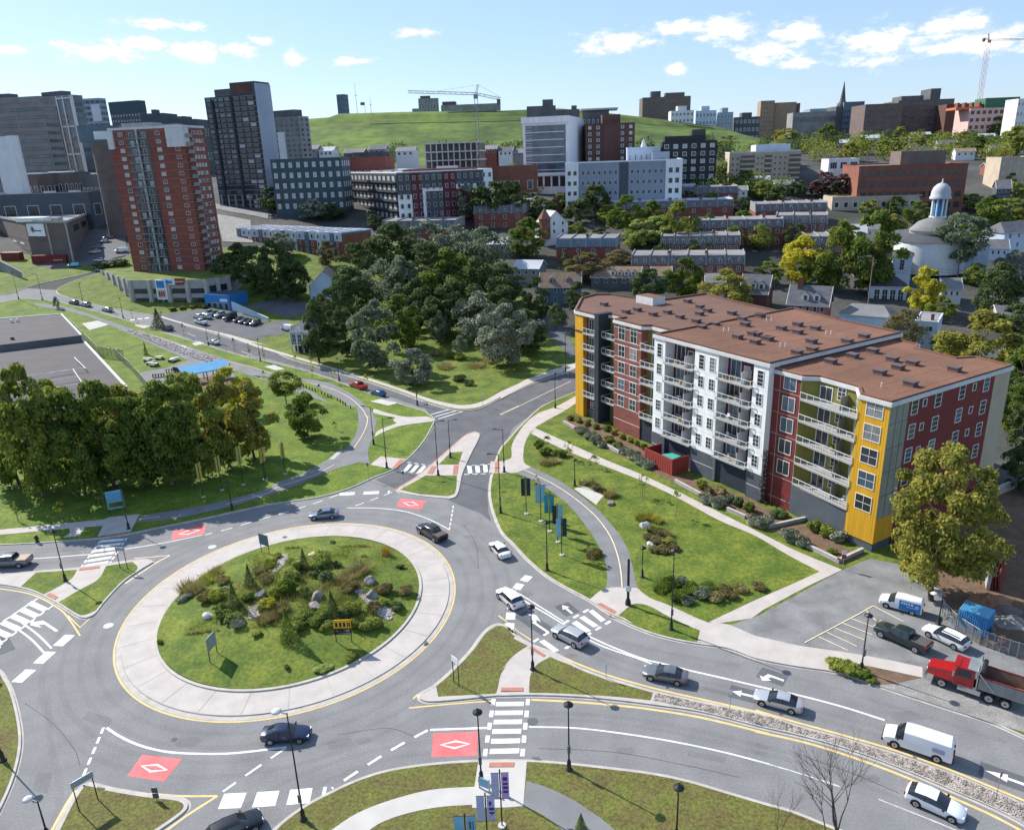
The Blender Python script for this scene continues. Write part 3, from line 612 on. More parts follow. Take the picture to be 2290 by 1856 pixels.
mb,a,b,q = annulus(16.85,20.42,0.14,0.09,'concrete_grey','bed',apron); inst('joint_bed',mb.mesh('joint_bed'),apron)
mb,a,b,q = annulus(16.55,16.9,0.30,0.30,'concrete_kerb','kerb',apron); 
for i in range(112):
    j = (i + 1) % 112; mb.face([q(b[i],0.30),q(b[i],0.1),q(b[j],0.1),q(b[j],0.30)],'concrete_kerb')
inst('inner_kerb',mb.mesh('inner_kerb'),apron)
def mound(x,y):
    """height of the planted island"""
    v = Vector((x,y)) - RC; t = math.atan2(v.y,v.x); u = min(1,v.length / rr(t,16.6,-0.6,0.05))
    return 0.28 + 1.5 * (1 - u * u) ** 1.2 + 0.08 * math.sin(x * 0.9) * math.cos(y * 0.8) * (1 - u)
mb = MB(); nr,na = 14,72; vs = []; fs = []
for j in range(nr + 1):
    for i in range(na):
        t = 6.28318 * i / na; r_ = rr(t,16.6,-0.6,0.05) * j / nr; x,y = RC.x + math.cos(t) * r_,RC.y + math.sin(t) * r_
        vs.append((x,y,mound(x,y)))
for j in range(nr):
    for i in range(na): fs.append((j * na + i,(j + 1) * na + i,(j + 1) * na + (i + 1) % na,j * na + (i + 1) % na))
mb.grid(vs,fs,'grass',True); tag(mb.build('island_lawn'),'mounded grassy middle of the roundabout',kind='structure')

# ---- citadel hill
crest = [(560,322),(600,300),(640,274),(669,268),(735,263),(758,255),(900,251),(1120,248),(1250,243),(1330,250),(1400,258),(1500,270),(1600,284),(1640,300),(1690,335)]
HY = 850; mb = MB(); vs = []; fs = []; prof = [(0,600),(0.06,640),(0.2,690),(0.45,745),(0.66,785),(0.74,802),(0.75,808),(0.9,818),(1.0,850),(0.98,900),(0.6,1000),(0.1,1100)]
m_ = len(prof)
for c in crest:
    t = at(c,HY)
    for u,y in prof: vs.append((t.x,y,th(y) - 1 + (t.z - th(y) + 1) * u if u < 1 else t.z))
for i in range(len(crest) - 1):
    for j in range(m_ - 1):
        fs.append((i * m_ + j,(i + 1) * m_ + j,(i + 1) * m_ + j + 1,i * m_ + j + 1))
mb.grid(vs,fs,'grass_far',True)
hill = mb.build('hill'); tag(hill,'broad green grassy hill on the skyline',kind='structure')
rp = MB()
for (xa,ya,xb,yb,h_) in ((745,266,900,258,3.4),(900,258,1000,256,3.0),(1000,255,1110,252,4.2),(1110,252,1176,252,3.0)):
    A,B = at((xa,ya),828),at((xb,yb),828)
    rp.grid([(A.x,826,A.z - 6),(B.x,826,B.z - 6),(B.x,834,B.z + h_ * 0.5),(A.x,834,A.z + h_ * 0.5),(B.x,850,B.z + h_ * 0.4),(A.x,850,A.z + h_ * 0.4)],[(0,1,2,3),(3,2,4,5)],'rampart')
rp.build('rampart',hill)
for a in (((820,272),(1180,264)),((1380,262),(1620,291))):
    A,B = (at(q,800) for q in a); MB().face([(A.x,796,A.z + 0.4),(B.x,796,B.z + 0.4),(B.x,800,B.z + 1.3),(A.x,800,A.z + 1.3)],'grass_dry').build('hill_path',hill)
# ================================================================ building kit
M('glass_dark',(0.028,0.033,0.042),0.12,0.3,0.35,spec=0.7)
M('stone_brown',(0.27,0.235,0.22),0.9,0.1,0.2); M('glass_blue',(0.075,0.11,0.155),0.1,0.35,0.2,spec=0.8)
M('blind',(0.42,0.43,0.44),0.5,0.1,1.0)
M('curtain',(0.20,0.20,0.20),0.35,0.3,1.2,spec=0.7); M('frame_white',(0.72,0.72,0.71),0.6,0.05,1)
M('frame_dark',(0.06,0.062,0.066),0.5,0.1,1)
M('roof_brown',(0.172,0.082,0.050),0.9,0.2,0.1,fine=0.1,fscale=1.2)
M('roof_brown_dark',(0.148,0.078,0.054),0.9,0.12,0.2,fine=0.06,fscale=2.0)
M('roof_grey',(0.21,0.205,0.205),0.9,0.2,0.08,fine=0.08,fscale=1.0)
M('roof_dark',(0.075,0.078,0.085),0.9,0.2,0.1,fine=0.08,fscale=1.0)
M('roof_pale',(0.46,0.47,0.5),0.85,0.14,0.08)
M('roof_tan',(0.30,0.235,0.19),0.9,0.15,0.15)
M('shingle',(0.13,0.13,0.142),0.9,0.2,0.5,fine=0.18,fscale=4,stretch=(1,1,3))
M('shingle_brown',(0.23,0.16,0.11),0.9,0.2,0.5,fine=0.15,fscale=4)
M('shingle_red',(0.22,0.10,0.075),0.9,0.2,0.5)
M('brick_red',(0.225,0.075,0.056),0.9,0.14,0.35,fine=0.12,fscale=5,stretch=(1,1,3))
M('brick_orange',(0.225,0.09,0.064),0.9,0.14,0.3,fine=0.1,fscale=5)
M('brick_brown',(0.15,0.115,0.105),0.9,0.14,0.25,fine=0.08,fscale=4)
M('brick_dark',(0.12,0.062,0.05),0.9,0.14,0.25,fine=0.08,fscale=4)
M('stone_dark',(0.115,0.115,0.12),0.9,0.2,0.15,fine=0.1,fscale=3)
M('stone_grey',(0.25,0.25,0.25),0.9,0.15,0.15)
M('beige',(0.46,0.38,0.29),0.9,0.08,0.2)
M('tan',(0.33,0.235,0.16),0.9,0.1,0.2)
M('white_wall',(0.70,0.70,0.70),0.8,0.05,0.2,fine=0.04,fscale=1)
M('white_clad',(0.82,0.81,0.81),0.6,0.07,0.5,fine=0.05,fscale=1.2,stretch=(2,2,.25))
M('bluegrey_clad',(0.27,0.31,0.37),0.7,0.06,0.3)
M('paleblue_clad',(0.50,0.58,0.68),0.7,0.06,0.3)
M('steel_blue',(0.30,0.36,0.44),0.45,0.1,0.1,metal=0.2)
M('teal_dark',(0.05,0.085,0.10),0.7,0.1,0.3)
M('slate_blue',(0.11,0.165,0.21),0.8,0.1,0.5,fine=0.08,fscale=4)
M('black_clad',(0.03,0.031,0.035),0.6,0.1,0.3)
M('burgundy',(0.125,0.025,0.038),0.7,0.1,0.5)
M('clad_darkred',(0.18,0.032,0.03),0.7,0.1,0.4,fine=0.05,fscale=3)
M('red_clad',(0.26,0.045,0.035),0.7,0.1,0.4)
M('olive',(0.21,0.19,0.045),0.75,0.1,0.5)
M('yellow_clad',(0.62,0.33,0.02),0.65,0.1,0.35,fine=0.07,fscale=1.5,stretch=(3,3,0.3))
M('sage',(0.27,0.275,0.22),0.75,0.08,0.5)
M('slate',(0.085,0.098,0.115),0.75,0.1,0.4)
M('navy',(0.028,0.034,0.048),0.7,0.1,0.5)
M('slab_edge',(0.36,0.35,0.34),0.8,0.1,0.6); M('trim_pale',(0.60,0.60,0.60),0.7,0.08,0.5)
M('timber_red',(0.30,0.045,0.035),0.75,0.12,0.8)
M('pink',(0.40,0.14,0.13),0.8,0.1,0.4)
M('blue_paint',(0.03,0.21,0.52),0.5,0.08,0.5)
M('blue_roof',(0.10,0.34,0.56),0.5,0.1,0.3)
M('metal',(0.36,0.37,0.38),0.4,0.1,1,metal=0.6)
M('black_metal',(0.022,0.022,0.024),0.5,0.1,1)
M('rust',(0.27,0.13,0.07),0.8,0.25,1.2)
M('green_net',(0.06,0.16,0.10),0.8,0.1,0.3)
M('orange',(0.55,0.16,0.06),0.7,0.1,0.5)
M('pale_pink',(0.62,0.42,0.38),0.7,0.1,0.5)
M('rail_glass',(0.16,0.18,0.20),0.15,0.05,1,alpha=0.16)
M('purple',(0.10,0.03,0.25),0.7,0.05,1)
M('banner_pale',(0.48,0.50,0.66),0.8,0.05,1,transl=0.3)
M('banner_lilac',(0.52,0.42,0.66),0.8,0.05,1,transl=0.3)
M('banner_teal',(0.06,0.33,0.38),0.8,0.1,1,transl=0.3)
M('banner_sky',(0.25,0.48,0.62),0.8,0.1,1,transl=0.3)
M('banner_dark',(0.035,0.05,0.06),0.8,0.1,1,transl=0.2)
M('banner_yellow',(0.60,0.52,0.14),0.8,0.1,1,transl=0.3)

WC = {}
def wmesh(w,h,frame='frame_white',glass='glass_dark',nx=1,nz=1,fw=0.09,proud=0.07,sill=False):
    k = (round(w,2),round(h,2),frame,glass,nx,nz,round(fw,3),sill)
    if k in WC: return WC[k]
    mb = MB(); a = w / 2
    mb.face([(-a + fw * .5,-0.02,fw * .5),(a - fw * .5,-0.02,fw * .5),(a - fw * .5,-0.02,h - fw * .5),(-a + fw * .5,-0.02,h - fw * .5)],glass)
    if frame:
        mb.box(-a,-a + fw,-proud,0.01,0,h,frame); mb.box(a - fw,a,-proud,0.01,0,h,frame)
        mb.box(-a + fw,a - fw,-proud,0.01,0,fw,frame); mb.box(-a + fw,a - fw,-proud,0.01,h - fw,h,frame)
        for i in range(1,nx): x = -a + w * i / nx; mb.box(x - fw * .3,x + fw * .3,-proud * .8,0.01,fw,h - fw,frame)
        for i in range(1,nz): z = h * i / nz; mb.box(-a + fw,a - fw,-proud * .7,0.01,z - fw * .3,z + fw * .3,frame)
        if sill: mb.box(-a - .1,a + .1,-proud - .12,0.0,-0.12,0,frame)
    WC[k] = mb.mesh('window'); return WC[k]
class B:
    """a building: Empty at its base, local x along the front, local y inward"""
    def __init__(s,name,label,cat,o,ang,w,d,h,z0=None,group=None):
        z0 = min(th(o[1]),th(o[1] + w * math.sin(ang)),th(o[1] + d * math.cos(ang))) - 0.3 if z0 is None else z0
        s.o = thing(name,label,cat,(o[0],o[1],z0),ang,group); s.w,s.d,s.h,s.ang,s.z0 = w,d,h,ang,z0
    def box(s,name,x0,x1,y0,y1,z0,z1,mat,top=None,parent=None): return MB().box(x0,x1,y0,y1,z0,z1,mat,top).build(name,parent or s.o)
    def shell(s,wall,roof='roof_grey',par=0.5,pmat=None):
        s.box('wall',0,s.w,0,s.d,0,s.h,wall); r = s.box('roof',0.15,s.w - 0.15,0.15,s.d - 0.15,s.h,s.h + 0.06,roof)
        if par:
            p = MB(); t = 0.3; pm = pmat or wall
            p.box(-.06,s.w + .06,-.06,t,s.h + .0,s.h + par,pm); p.box(-.06,s.w + .06,s.d - t,s.d + .06,s.h,s.h + par,pm)
            p.box(-.06,t,t,s.d - t,s.h,s.h + par,pm); p.box(s.w - t,s.w + .06,t,s.d - t,s.h,s.h + par,pm); p.build('parapet',s.o)
        return r
    def place(s,face,u,z,out=0.0):
        if face == 'f': return (u,-out,z),0.0
        if face == 'r': return (s.w + out,u,z),math.pi / 2
        if face == 'l': return (-out,u,z),-math.pi / 2
        return (u,s.d + out,z),math.pi
    def wins(s,face,u0,u1,n,z0,z1,m,w,h,frame='frame_white',glass='glass_dark',nx=1,nz=1,fw=0.09,name='window',skip=None,out=0.0,prob=None,glass2=None,sill=False):
        for i in range(n):
            for j in range(m):
                if skip and skip(i,j): continue
                g = glass2 if (glass2 and rnd.random() < (prob or 0.3)) else glass
                u = u0 + (u1 - u0) * ((i + .5) / n); z = z0 + (z1 - z0) * (j / max(1,m - 1)) if m > 1 else z0
                l,r = s.place(face,u,z,out)
                inst(name,wmesh(w,h,frame,g,nx,nz,fw,0.07,sill),s.o,l,(0,0,r))
    def band(s,face,u0,u1,z0,z1,mat,out=0.08,name='band'):
        if face == 'f': return s.box(name,u0,u1,-out,0.02,z0,z1,mat)
        if face == 'r': return s.box(name,s.w - .02,s.w + out,u0,u1,z0,z1,mat)
        return s.box(name,-out,.02,u0,u1,z0,z1,mat)
def rail(b,x0,x1,y0,z,mat='frame_white',h=1.1,step=1.5,sides=(1,1),y1=None,glass='rail_glass'):
    mb = MB(); n = max(1,int((x1 - x0) / step + 0.5)); t = 0.03
    for i in range(n + 1): x = x0 + (x1 - x0) * i / n; mb.box(x - t,x + t,y0 - t,y0 + t,z,z + h,mat)
    mb.box(x0,x1,y0 - .035,y0 + .035,z + h - .05,z + h + .02,mat); mb.box(x0,x1,y0 - .03,y0 + .03,z + .08,z + .14,mat)
    if y1 is not None:
        for k,x in ((0,x0),(1,x1)):
            if sides[k]: mb.box(x - t,x + t,y0,y1,z + h - .07,z + h + .02,mat); mb.box(x - t * .6,x + t * .6,y0,y1,z + .08,z + .14,mat)
    o = mb.build('railing',b)
    if glass: MB().face([(x0 + .05,y0,z + .14),(x1 - .05,y0,z + .14),(x1 - .05,y0,z + h - .08),(x0 + .05,y0,z + h - .08)],glass).build('rail_panel',b)
    return o
def solve(P,d,pxx):
    c,v = w2c(P - Vector((0,0,CAMZ))),w2c(d); k = (pxx - CX) / FPX
    return (k * c.z - c.x) / (v.x - k * v.z)
def pb(name,label,xm,yt,Y,a,xl,xr,cat='building',z0=None,group=None,d=None):
    """building whose nearest top corner shows at pixel (xm, yt), Y metres ahead; its faces reach columns xl and xr"""
    if Y < 0:                                  # -Y is the height of that corner above the ground
        lo,hi = 60.0,2500.0
        for _ in range(60):
            m = (lo + hi) / 2; q = at((xm,yt),m)
            if q.z - th(m) > -Y: lo = m
            else: hi = m
        Y = lo
    P = at((xm,yt),Y); a = R(a); df = Vector((math.cos(a),math.sin(a),0)); di = Vector((-math.sin(a),math.cos(a),0))
    if a < 0:
        w = solve(P,-df,xl); dd = solve(P,di,xr) if xr is not None else d; o = P - df * w
    else:
        w = solve(P,df,xr); dd = solve(P,di,xl) if xl is not None else d; o = P
    if d is not None: dd = d
    w,dd = abs(w),abs(dd)
    pts = [o,o + df * w,o + di * dd,o + df * w + di * dd]
    zz = min(th(q.y) for q in pts) - 0.5 if z0 is None else z0
    b = B(name,label,cat,(o.x,o.y),a,w,dd,P.z - zz,zz,group)
    return b

# ================================================================ the colourful apartment house
AO = Vector((48.5,92.0)); AU = Vector((0.51,-0.86)).normalized(); AD = Vector((-AU.y,AU.x))
A = B('apartment_building','long colourful apartment house with yellow, white and red bays and brown roof','building',AO - AU * 72.0,math.atan2(AU.y,AU.x),72,28.8,22,0.0)
def aloc(p,z):
    v = xy(W(p,z)) - (AO - AU * 72.0); return Vector((v.dot(AU),v.dot(AD)))
ZL,ZM,ZR = 22.5,22.7,21.7
def seg(name,pts,z0,z1,mat):
    mb = MB()
    for (x0,y0),(x1,y1) in zip(pts,pts[1:]): mb.face([(x0,y0,z0),(x1,y0 if False else y1,z0),(x1,y1,z1),(x0,y0,z1)],mat)
    return mb.build(name,A.o)
fl = [5.7,9.1,12.5,15.8,19.1]           # window sills
sl = [4.9,8.35,11.8,15.2,18.65]         # balcony slabs
# --- walls, right section
seg('wall',[(52.0,1.2),(57.4,1.2)],0,ZR,'clad_darkred')
seg('wall',[(57.4,1.2),(59.1,2.9),(65.4,2.6),(67.6,0.0)],4.2,ZR,'olive')
seg('wall',[(57.4,0.9),(67.7,0.2)],0,4.85,'slate'); 
seg('wall',[(67.6,0.0),(72,0.0)],1.4,ZR,'yellow_clad'); seg('wall',[(67.6,0.12),(71.9,0.12)],0,1.4,'slate')
for x in (67.6 + 4.4 * k / 11 for k in range(1,11)): A.box('cladding_seam',x - .015,x + .015,-.012,0.01,1.4,ZR,'yellow_clad')
seg('wall',[(72,0.0),(72,4.1)],5.0,ZR,'sage'); seg('wall',[(72,0.0),(72,4.1)],1.4,5.0,'yellow_clad'); seg('wall',[(71.9,0.1),(71.9,4.1)],0,1.4,'slate')
seg('wall',[(72,4.1),(72,24.6)],0,ZR,'clad_darkred'); seg('wall',[(72,24.6),(72,28.8)],0,ZR,'beige')
for z in (8.4,11.8,15.2,18.6): A.box('panel_joint',71.98,72.03,0.05,4.05,z,z + .06,'slate')
for y in (1.5,2.9): A.box('panel_joint',71.98,72.03,y,y + .06,5,ZR,'slate')
for z in (1.5,5.0,8.4,11.8,15.2,18.6): A.box('panel_joint',52.6,57.4,1.16,1.22,z,z + .07,'beige')
for x in (53.6,57.3): A.box('panel_joint',x,x + .06,1.16,1.22,0,ZR,'beige')
# --- middle section: white bays with burgundy recesses
MID = [(27.0,29.8,'w'),(29.8,37.0,'b'),(37.0,42.3,'w'),(42.3,49.5,'b'),(49.5,52.4,'w')]
for x0,x1,k in MID:
    if k == 'w':
        seg('wall',[(x0,0.0),(x1,0.0)],4.7,ZM,'white_clad'); seg('wall',[(x0,0.05),(x1,0.05)],0,4.7,'slate')
        for c in (-1,1):
            x = x0 if c < 0 else x1
            seg('wall',[(x,2.4),(x,0.0)] if c < 0 else [(x,0.0),(x,2.4)],0,ZM,'white_clad')
        A.box('panel_joint',x0,x1,0.02,0.07,2.4,2.48,'trim_pale')
    else:
        seg('wall',[(x0,2.2),(x1,2.2)],4.2,ZM,'burgundy'); seg('wall',[(x0,0.5),(x1,0.5)],0,4.85,'navy')
# --- left section
seg('wall',[(11.9,3.1),(19.9,3.1)],0,ZL,'brick_red'); seg('wall',[(11.9,7.0),(11.9,3.1)],0,ZL,'olive'); seg('wall',[(19.9,3.1),(19.9,5)],0,ZL,'brick_red')
seg('wall',[(19.9,4.6),(27.0,4.6)],4.2,ZL,'olive'); seg('wall',[(19.9,3.3),(27.0,3.3)],0,4.85,'navy'); seg('wall',[(27.0,4.6),(27.0,0.0)],0,ZM,'white_clad')
seg('wall',[(7.5,5.6),(11.9,5.6)],0,ZL,'olive'); A.box('fin',6.2,7.6,2.5,6.0,0,ZL + 0.5,'navy')
seg('wall',[(2.2,3.7),(6.2,3.7)],0,ZL,'burgundy'); seg('wall',[(-0.6,2.7),(2.2,2.7)],0,ZL,'yellow_clad'); seg('wall',[(2.2,2.7),(2.2,3.7)],0,ZL,'yellow_clad'); seg('wall',[(-0.6,12),(-0.6,2.7)],0,ZL,'yellow_clad')
A.box('ledge',-0.75,2.3,2.55,3.0,18.4,18.65,'navy')
for z in [f - 0.35 for f in fl] + [f + 2.1 for f in fl] + [2.6]: A.box('brick_band',11.9,19.9,3.06,3.12,z,z + .09,'trim_pale')
# --- roofs
def roofpoly(name,poly,z,mat,par=0.45,pm='roof_brown',edge='trim_pale'):
    poly = [Vector(p) for p in poly]
    if area(poly) < 0: poly.reverse()
    mb = MB(); mb.prism([(p.x,p.y) for p in offset(poly,-0.25)],z - 0.55,z - 0.02,edge); mb.build('cornice',A.o)
    o = MB().prism([(p.x,p.y) for p in poly],z - 0.02,z + 0.03,mat).build(name,A.o)
    inn = offset(poly,0.35); n = len(poly); mb = MB()
    for i in range(n):
        j = (i + 1) % n; a,b,c,d = poly[i],poly[j],inn[j],inn[i]
        mb.face([(*a,z),(*b,z),(*b,z + par),(*a,z + par)],pm); mb.face([(*a,z + par),(*b,z + par),(*c,z + par),(*d,z + par)],pm); mb.face([(*d,z + par),(*c,z + par),(*c,z),(*d,z)],pm)
    mb.build('parapet',A.o); return o
bk = lambda z,*p: [tuple(aloc(px(*q),z)) for q in p]
RB = bk(ZR,('b4',1750,1210),('b4',1600,1218),('b4',1280,1142),('b4',1300,1110),('b4',1100,1070))
polyR = [(52.4,1.2),(57.4,1.2),(59.1,2.9),(65.4,2.6),(67.6,0.0),(72,0.0),(72,28.8)] + RB[:-1] + [(52.4,RB[-1][1])]
MBk = bk(ZM,('b4',1190,1025),('b4',650,910),('b4',230,810))
polyM = [(27.0,0.0),(52.4,0.0),(52.4,MBk[0][1]),(MBk[1][0],MBk[1][1]),(27.0,MBk[2][1])]
LBk = bk(ZL,('b3',1940,800),('b3',1780,750),('b3',1640,708),('b3',1240,765),('b3',880,715),('b3',750,715),('b3',640,745))
polyL = [(-0.6,2.7),(6.2,2.7),(7.6,5.6),(11.9,5.6),(11.9,3.1),(19.9,3.1),(21,4.6),(27.0,4.6),(27.0,LBk[0][1])] + [q for q in LBk[1:]] 
roofR = roofpoly('roof',polyR,ZR,'roof_brown',0.25); roofM = roofpoly('roof',polyM,ZM,'roof_brown',0.3,'roof_brown_dark'); roofL = roofpoly('roof',polyL,ZL,'roof_brown_dark',0.4,'roof_brown_dark')
for poly,z,m in ((polyR,ZR,'clad_darkred'),(polyM,ZM,'brick_red'),(polyL,ZL,'brick_red')):
    q = [Vector(p) for p in poly]; q = ccw(q); MB().prism([(p.x,p.y) for p in offset(q,3.2 if z == ZL else 3.4)],0.1,z - 0.6,m).build('core',A.o)
    for i in range(len(poly)):
        p0,p1 = poly[i],poly[(i + 1) % len(poly)]
        if min(p0[1],p1[1]) > 6: MB().face([(*p0,0),(*p1,0),(*p1,z - .3),(*p0,z - .3)],m).build('rear_wall',A.o)
M('vent',(0.115,0.082,0.085),0.8,0.1,0.5)
vent = MB(); vent.box(-.75,.75,-.55,.55,0,.55,'vent'); vent.box(-.85,.85,-.65,.65,.55,.72,'vent'); vent = vent.mesh('roof_vent')
VP = {'L': [('b3',x,y) for x,y in ((825,792),(1000,852),(1090,835),(1215,872),(1330,855),(1490,768),(1590,812),(1650,842),(1585,867),(1560,927),(1430,893),(1710,952),(1605,977),(1845,863))],
      'M': [('b3',x,y) for x,y in ((1930,908),(2070,883),(1950,953),(2010,1028),(1890,1053),(2030,1093),(2120,1063))] + [('b4',x,y) for x,y in ((40,883),(335,953),(205,983),(475,983),(335,1013),(10,1033),(100,1068),(445,1088),(330,1178),(450,1153),(730,1088),(865,1048))],
      'R': [('b4',x,y) for x,y in ((935,1165),(775,1205),(600,1250),(1090,1232),(1250,1262),(1135,1297),(990,1337),(1585,1312),(1235,1428))]}
for k,z,ro in (('L',ZL,roofL),('M',ZM,roofM),('R',ZR,roofR)):
    for q in VP[k]: l = aloc(px(*q),z + .2); inst('roof_vent',vent,ro,(l.x,l.y,z + .03))
pipe = MB().cyl((0,0,0),.09,.7,'frame_white',6).mesh('vent_pipe')
for q in (('b4',85,925),('b4',125,925),('b4',560,1030),('b4',600,1030),('b4',195,1130),('b4',235,1130),('b4',1010,1395),('b3',1780,1005),('b3',1820,1005)):
    l = aloc(px(*q),ZM); inst('vent_pipe',pipe,roofR if q[1] == 1010 else roofM,(l.x,l.y,(ZR if q[1] == 1010 else ZM) + .02))
l0 = aloc(px('b3',1130,790),ZL)
MB().box(-2.7,2.7,-1.7,1.7,0,1.6,'trim_pale','roof_brown_dark').build('penthouse',roofL,loc=(l0.x,l0.y + 2.2,ZL + .03))
# --- windows
def aw(x,y,z,w,h,rz=0.0,**kw):
    if 'glass' not in kw: kw['glass'] = rnd.choice(['glass_dark'] * 6 + ['glass_blue','curtain'])
    inst(kw.pop('name','window'),wmesh(w,h,**kw),A.o,(x,y,z),(0,0,rz))
for z in fl:
    t = 0.5 if z == fl[-1] else 0
    aw(69.9,0,z,2.5,2.3,nx=2,nz=2); aw(55.4,1.2,z,2.3,2.3,nx=2,glass=rnd.choice(['glass_dark','glass_blue']))
    for x in (28.4,38.6,41.0,50.9): aw(x,0,z - t * .4,1.25,2.0 + t,nz=4 if t else 3,nx=1 if t else 2)
    for x in (14.2,17.7): aw(x,3.1,z - 0.2,2.0,2.3 + t,nx=3 if False else 2,nz=2)
    for xa in (29.8,42.3):
        aw(xa + 1.7,2.2,z - .6,2.2,2.3 + t,nx=2,fw=.12,name='balcony_door'); aw(xa + 4.0,2.2,z - .5,1.3,2.1,glass=rnd.choice(['glass_blue','blind','glass_dark'])); aw(xa + 6.2,2.2,z,1.3,1.9,nz=2)
        bal = MB().box(xa + .05,xa + 7.15,-0.55,2.15,z - .95,z - .75,'slab_edge').build('balcony',A.o); rail(bal,xa + .05,xa + 7.15,-.5,z - .75,y1=2.1,h=1.05)
        A.box('divider',xa + 4.9,xa + 5.0,-0.1,2.15,z - .75,z + 1.2,'trim_pale')
    aw(60.4,2.84,z - .7,2.2,2.2,-0.05,nx=2,fw=.12,name='balcony_door'); aw(63.0,2.7,z,1.4,1.9,-0.05,nx=2,nz=3); aw(66.2,1.65,z - .1,1.5,2.0,R(-50),nx=2,nz=2)
    bal = MB().prism([(57.5,0.95),(67.55,-0.1),(67.55,0.1),(65.4,2.6),(59.1,2.9),(57.5,1.2)],z - .95,z - .72,'slab_edge').build('balcony',A.o)
    r_ = rail(A.o,0,10.05,0,0,h=1.05,step=1.25); r_.location = (57.5,.95,z - .72); r_.rotation_euler = (0,0,math.atan2(-1.05,10.05)); r_.parent = bal
    g_ = [c for c in A.o.children if c.name.startswith('rail_panel') and c.location.length == 0][-1]; g_.parent = bal; g_.location = (57.5,.95,z - .72); g_.rotation_euler = (0,0,math.atan2(-1.05,10.05))
    A.box('divider',64.0,64.1,1.0,2.7,z - .72,z + 1.2,'sage')
    aw(22.4,4.6,z - .6,2.2,2.3 + t,nx=2,fw=.12,name='balcony_door'); aw(25.4,4.6,z,1.2,1.8)
    bal = MB().box(20.0,26.9,2.7,4.55,z - .95,z - .75,'slab_edge').build('balcony',A.o); rail(bal,20.0,26.9,2.75,z - .75,y1=4.5)
    bal = MB().box(7.65,11.85,3.2,5.55,z - .95,z - .75,'slab_edge').build('balcony',A.o); rail(bal,7.65,11.85,3.25,z - .75,y1=5.5)
    aw(4.2,3.7,z - .6,2.6,2.3 + t,nx=3,fw=.1,name='balcony_door'); aw(9.6,5.6,z - .6,1.8,2.2,nx=2,name='balcony_door')
    bal = MB().box(2.25,6.15,2.5,3.65,z - .95,z - .75,'slab_edge').build('balcony',A.o); rail(bal,2.25,6.15,2.55,z - .75,y1=3.6)
aw(4.2,3.7,2.2,1.6,1.5,nx=2,nz=2); aw(4.2,3.7,0.2,2.6,1.6,nx=4,frame='metal',name='gate')
for z in (19.1,15.7,12.3,8.9,5.5):
    for u,w in ((5.4,1.5),(10.7,1.5),(16.4,1.5),(22.5,1.5)): aw(72,u,z - .1,w,2.1,math.pi / 2,nx=1,nz=3,glass='glass_blue' if rnd.random() < .3 else 'glass_dark')
    for u in (7.6,19.4): aw(72,u,z + .6,0.95,1.1,math.pi / 2)
# creeper climbing the white corner, red bin enclosure at the foot of the front
e0 = aloc(px('e1',690,1445),0.5); 
BE = thing('bin_enclosure','red timber bin enclosure with a green lid against the apartment front','enclosure',(*((AO - AU * 72.0) + AU * 29.5 + AD * -3.9),0.2),math.atan2(AU.y,AU.x))
for nm,a in (('front_panel',(0,7.2,0,.15)),('side_panel',(0,.15,.15,3.9)),('side_panel',(7.05,7.2,.15,3.9))): MB().box(*a,0,2.9,'timber_red').build(nm,BE)
for k in range(1,12): MB().box(k * .6 - .02,k * .6 + .02,-.03,0,.05,2.85,'clad_darkred').build('board_batten',BE)
M('lid_green',(0.05,0.30,0.25),0.6,0.1,0.5)
MB().grid([(4.2,.3,2.95),(7.0,.2,2.95),(7.0,2.2,3.05),(5.0,2.0,3.05)],[(0,1,2,3)],'lid_green').grid([(4.2,.3,2.85),(7.0,.2,2.85),(7.0,.2,2.95),(4.2,.3,2.95)],[(0,1,2,3)],'lid_green').build('lid',BE)

# roof seams, white panel joints, things on the balconies
for poly,z,ro in ((polyR,ZR,roofR),(polyM,ZM,roofM),(polyL,ZL,roofL)):
    x0,x1 = min(p[0] for p in poly) + 3.5,max(p[0] for p in poly) - 1; y1 = min(p[1] for p in poly if p[1] > 10) - 1.2; x = x0
    while x < x1: MB().box(x,x + .07,5.8 if z == ZL else 3.2,y1,z + .03,z + .045,'vent').build('membrane_seam',ro); x += 3.6
for x0,x1,kk in MID:
    if kk == 'w':
        for z in (8.2,11.6,15.0,18.4): A.box('panel_joint',x0,x1,-.012,.01,z,z + .05,'trim_pale')
def clutter(x0,x1,y0,y1,z):
    for _ in range(rnd.randint(1,3)):
        x,y = rnd.uniform(x0 + .5,x1 - .6),rnd.uniform(y0 + .3,y1 - .4); c = rnd.choice(['chair','table','planter'])
        if c == 'chair': m = rnd.choice(['frame_dark','tan','frame_white','teal_dark']); A.box('balcony_chair',x,x + .5,y,y + .5,z + .38,z + .45,m); A.box('chair_back',x,x + .5,y + .44,y + .5,z + .45,z + .9,m)
        elif c == 'table': A.box('balcony_table',x,x + .7,y,y + .6,z + .66,z + .71,rnd.choice(['frame_dark','frame_white','tan'])); A.box('table_leg',x + .3,x + .4,y + .25,y + .35,z,z + .66,'frame_dark')
        else: A.box('planter',x,x + .5,y,y + .3,z,z + .4,'rust'); A.box('planter_greenery',x + .02,x + .48,y + .02,y + .28,z + .4,z + .8,'grass')
for z in fl:
    for a_ in ((29.8,37,-.4,1.8),(42.3,49.5,-.4,1.8),(58.5,67,.6,2.2),(20,26.9,2.9,4.3),(7.7,11.8,3.4,5.3)): clutter(*a_,z - .72)
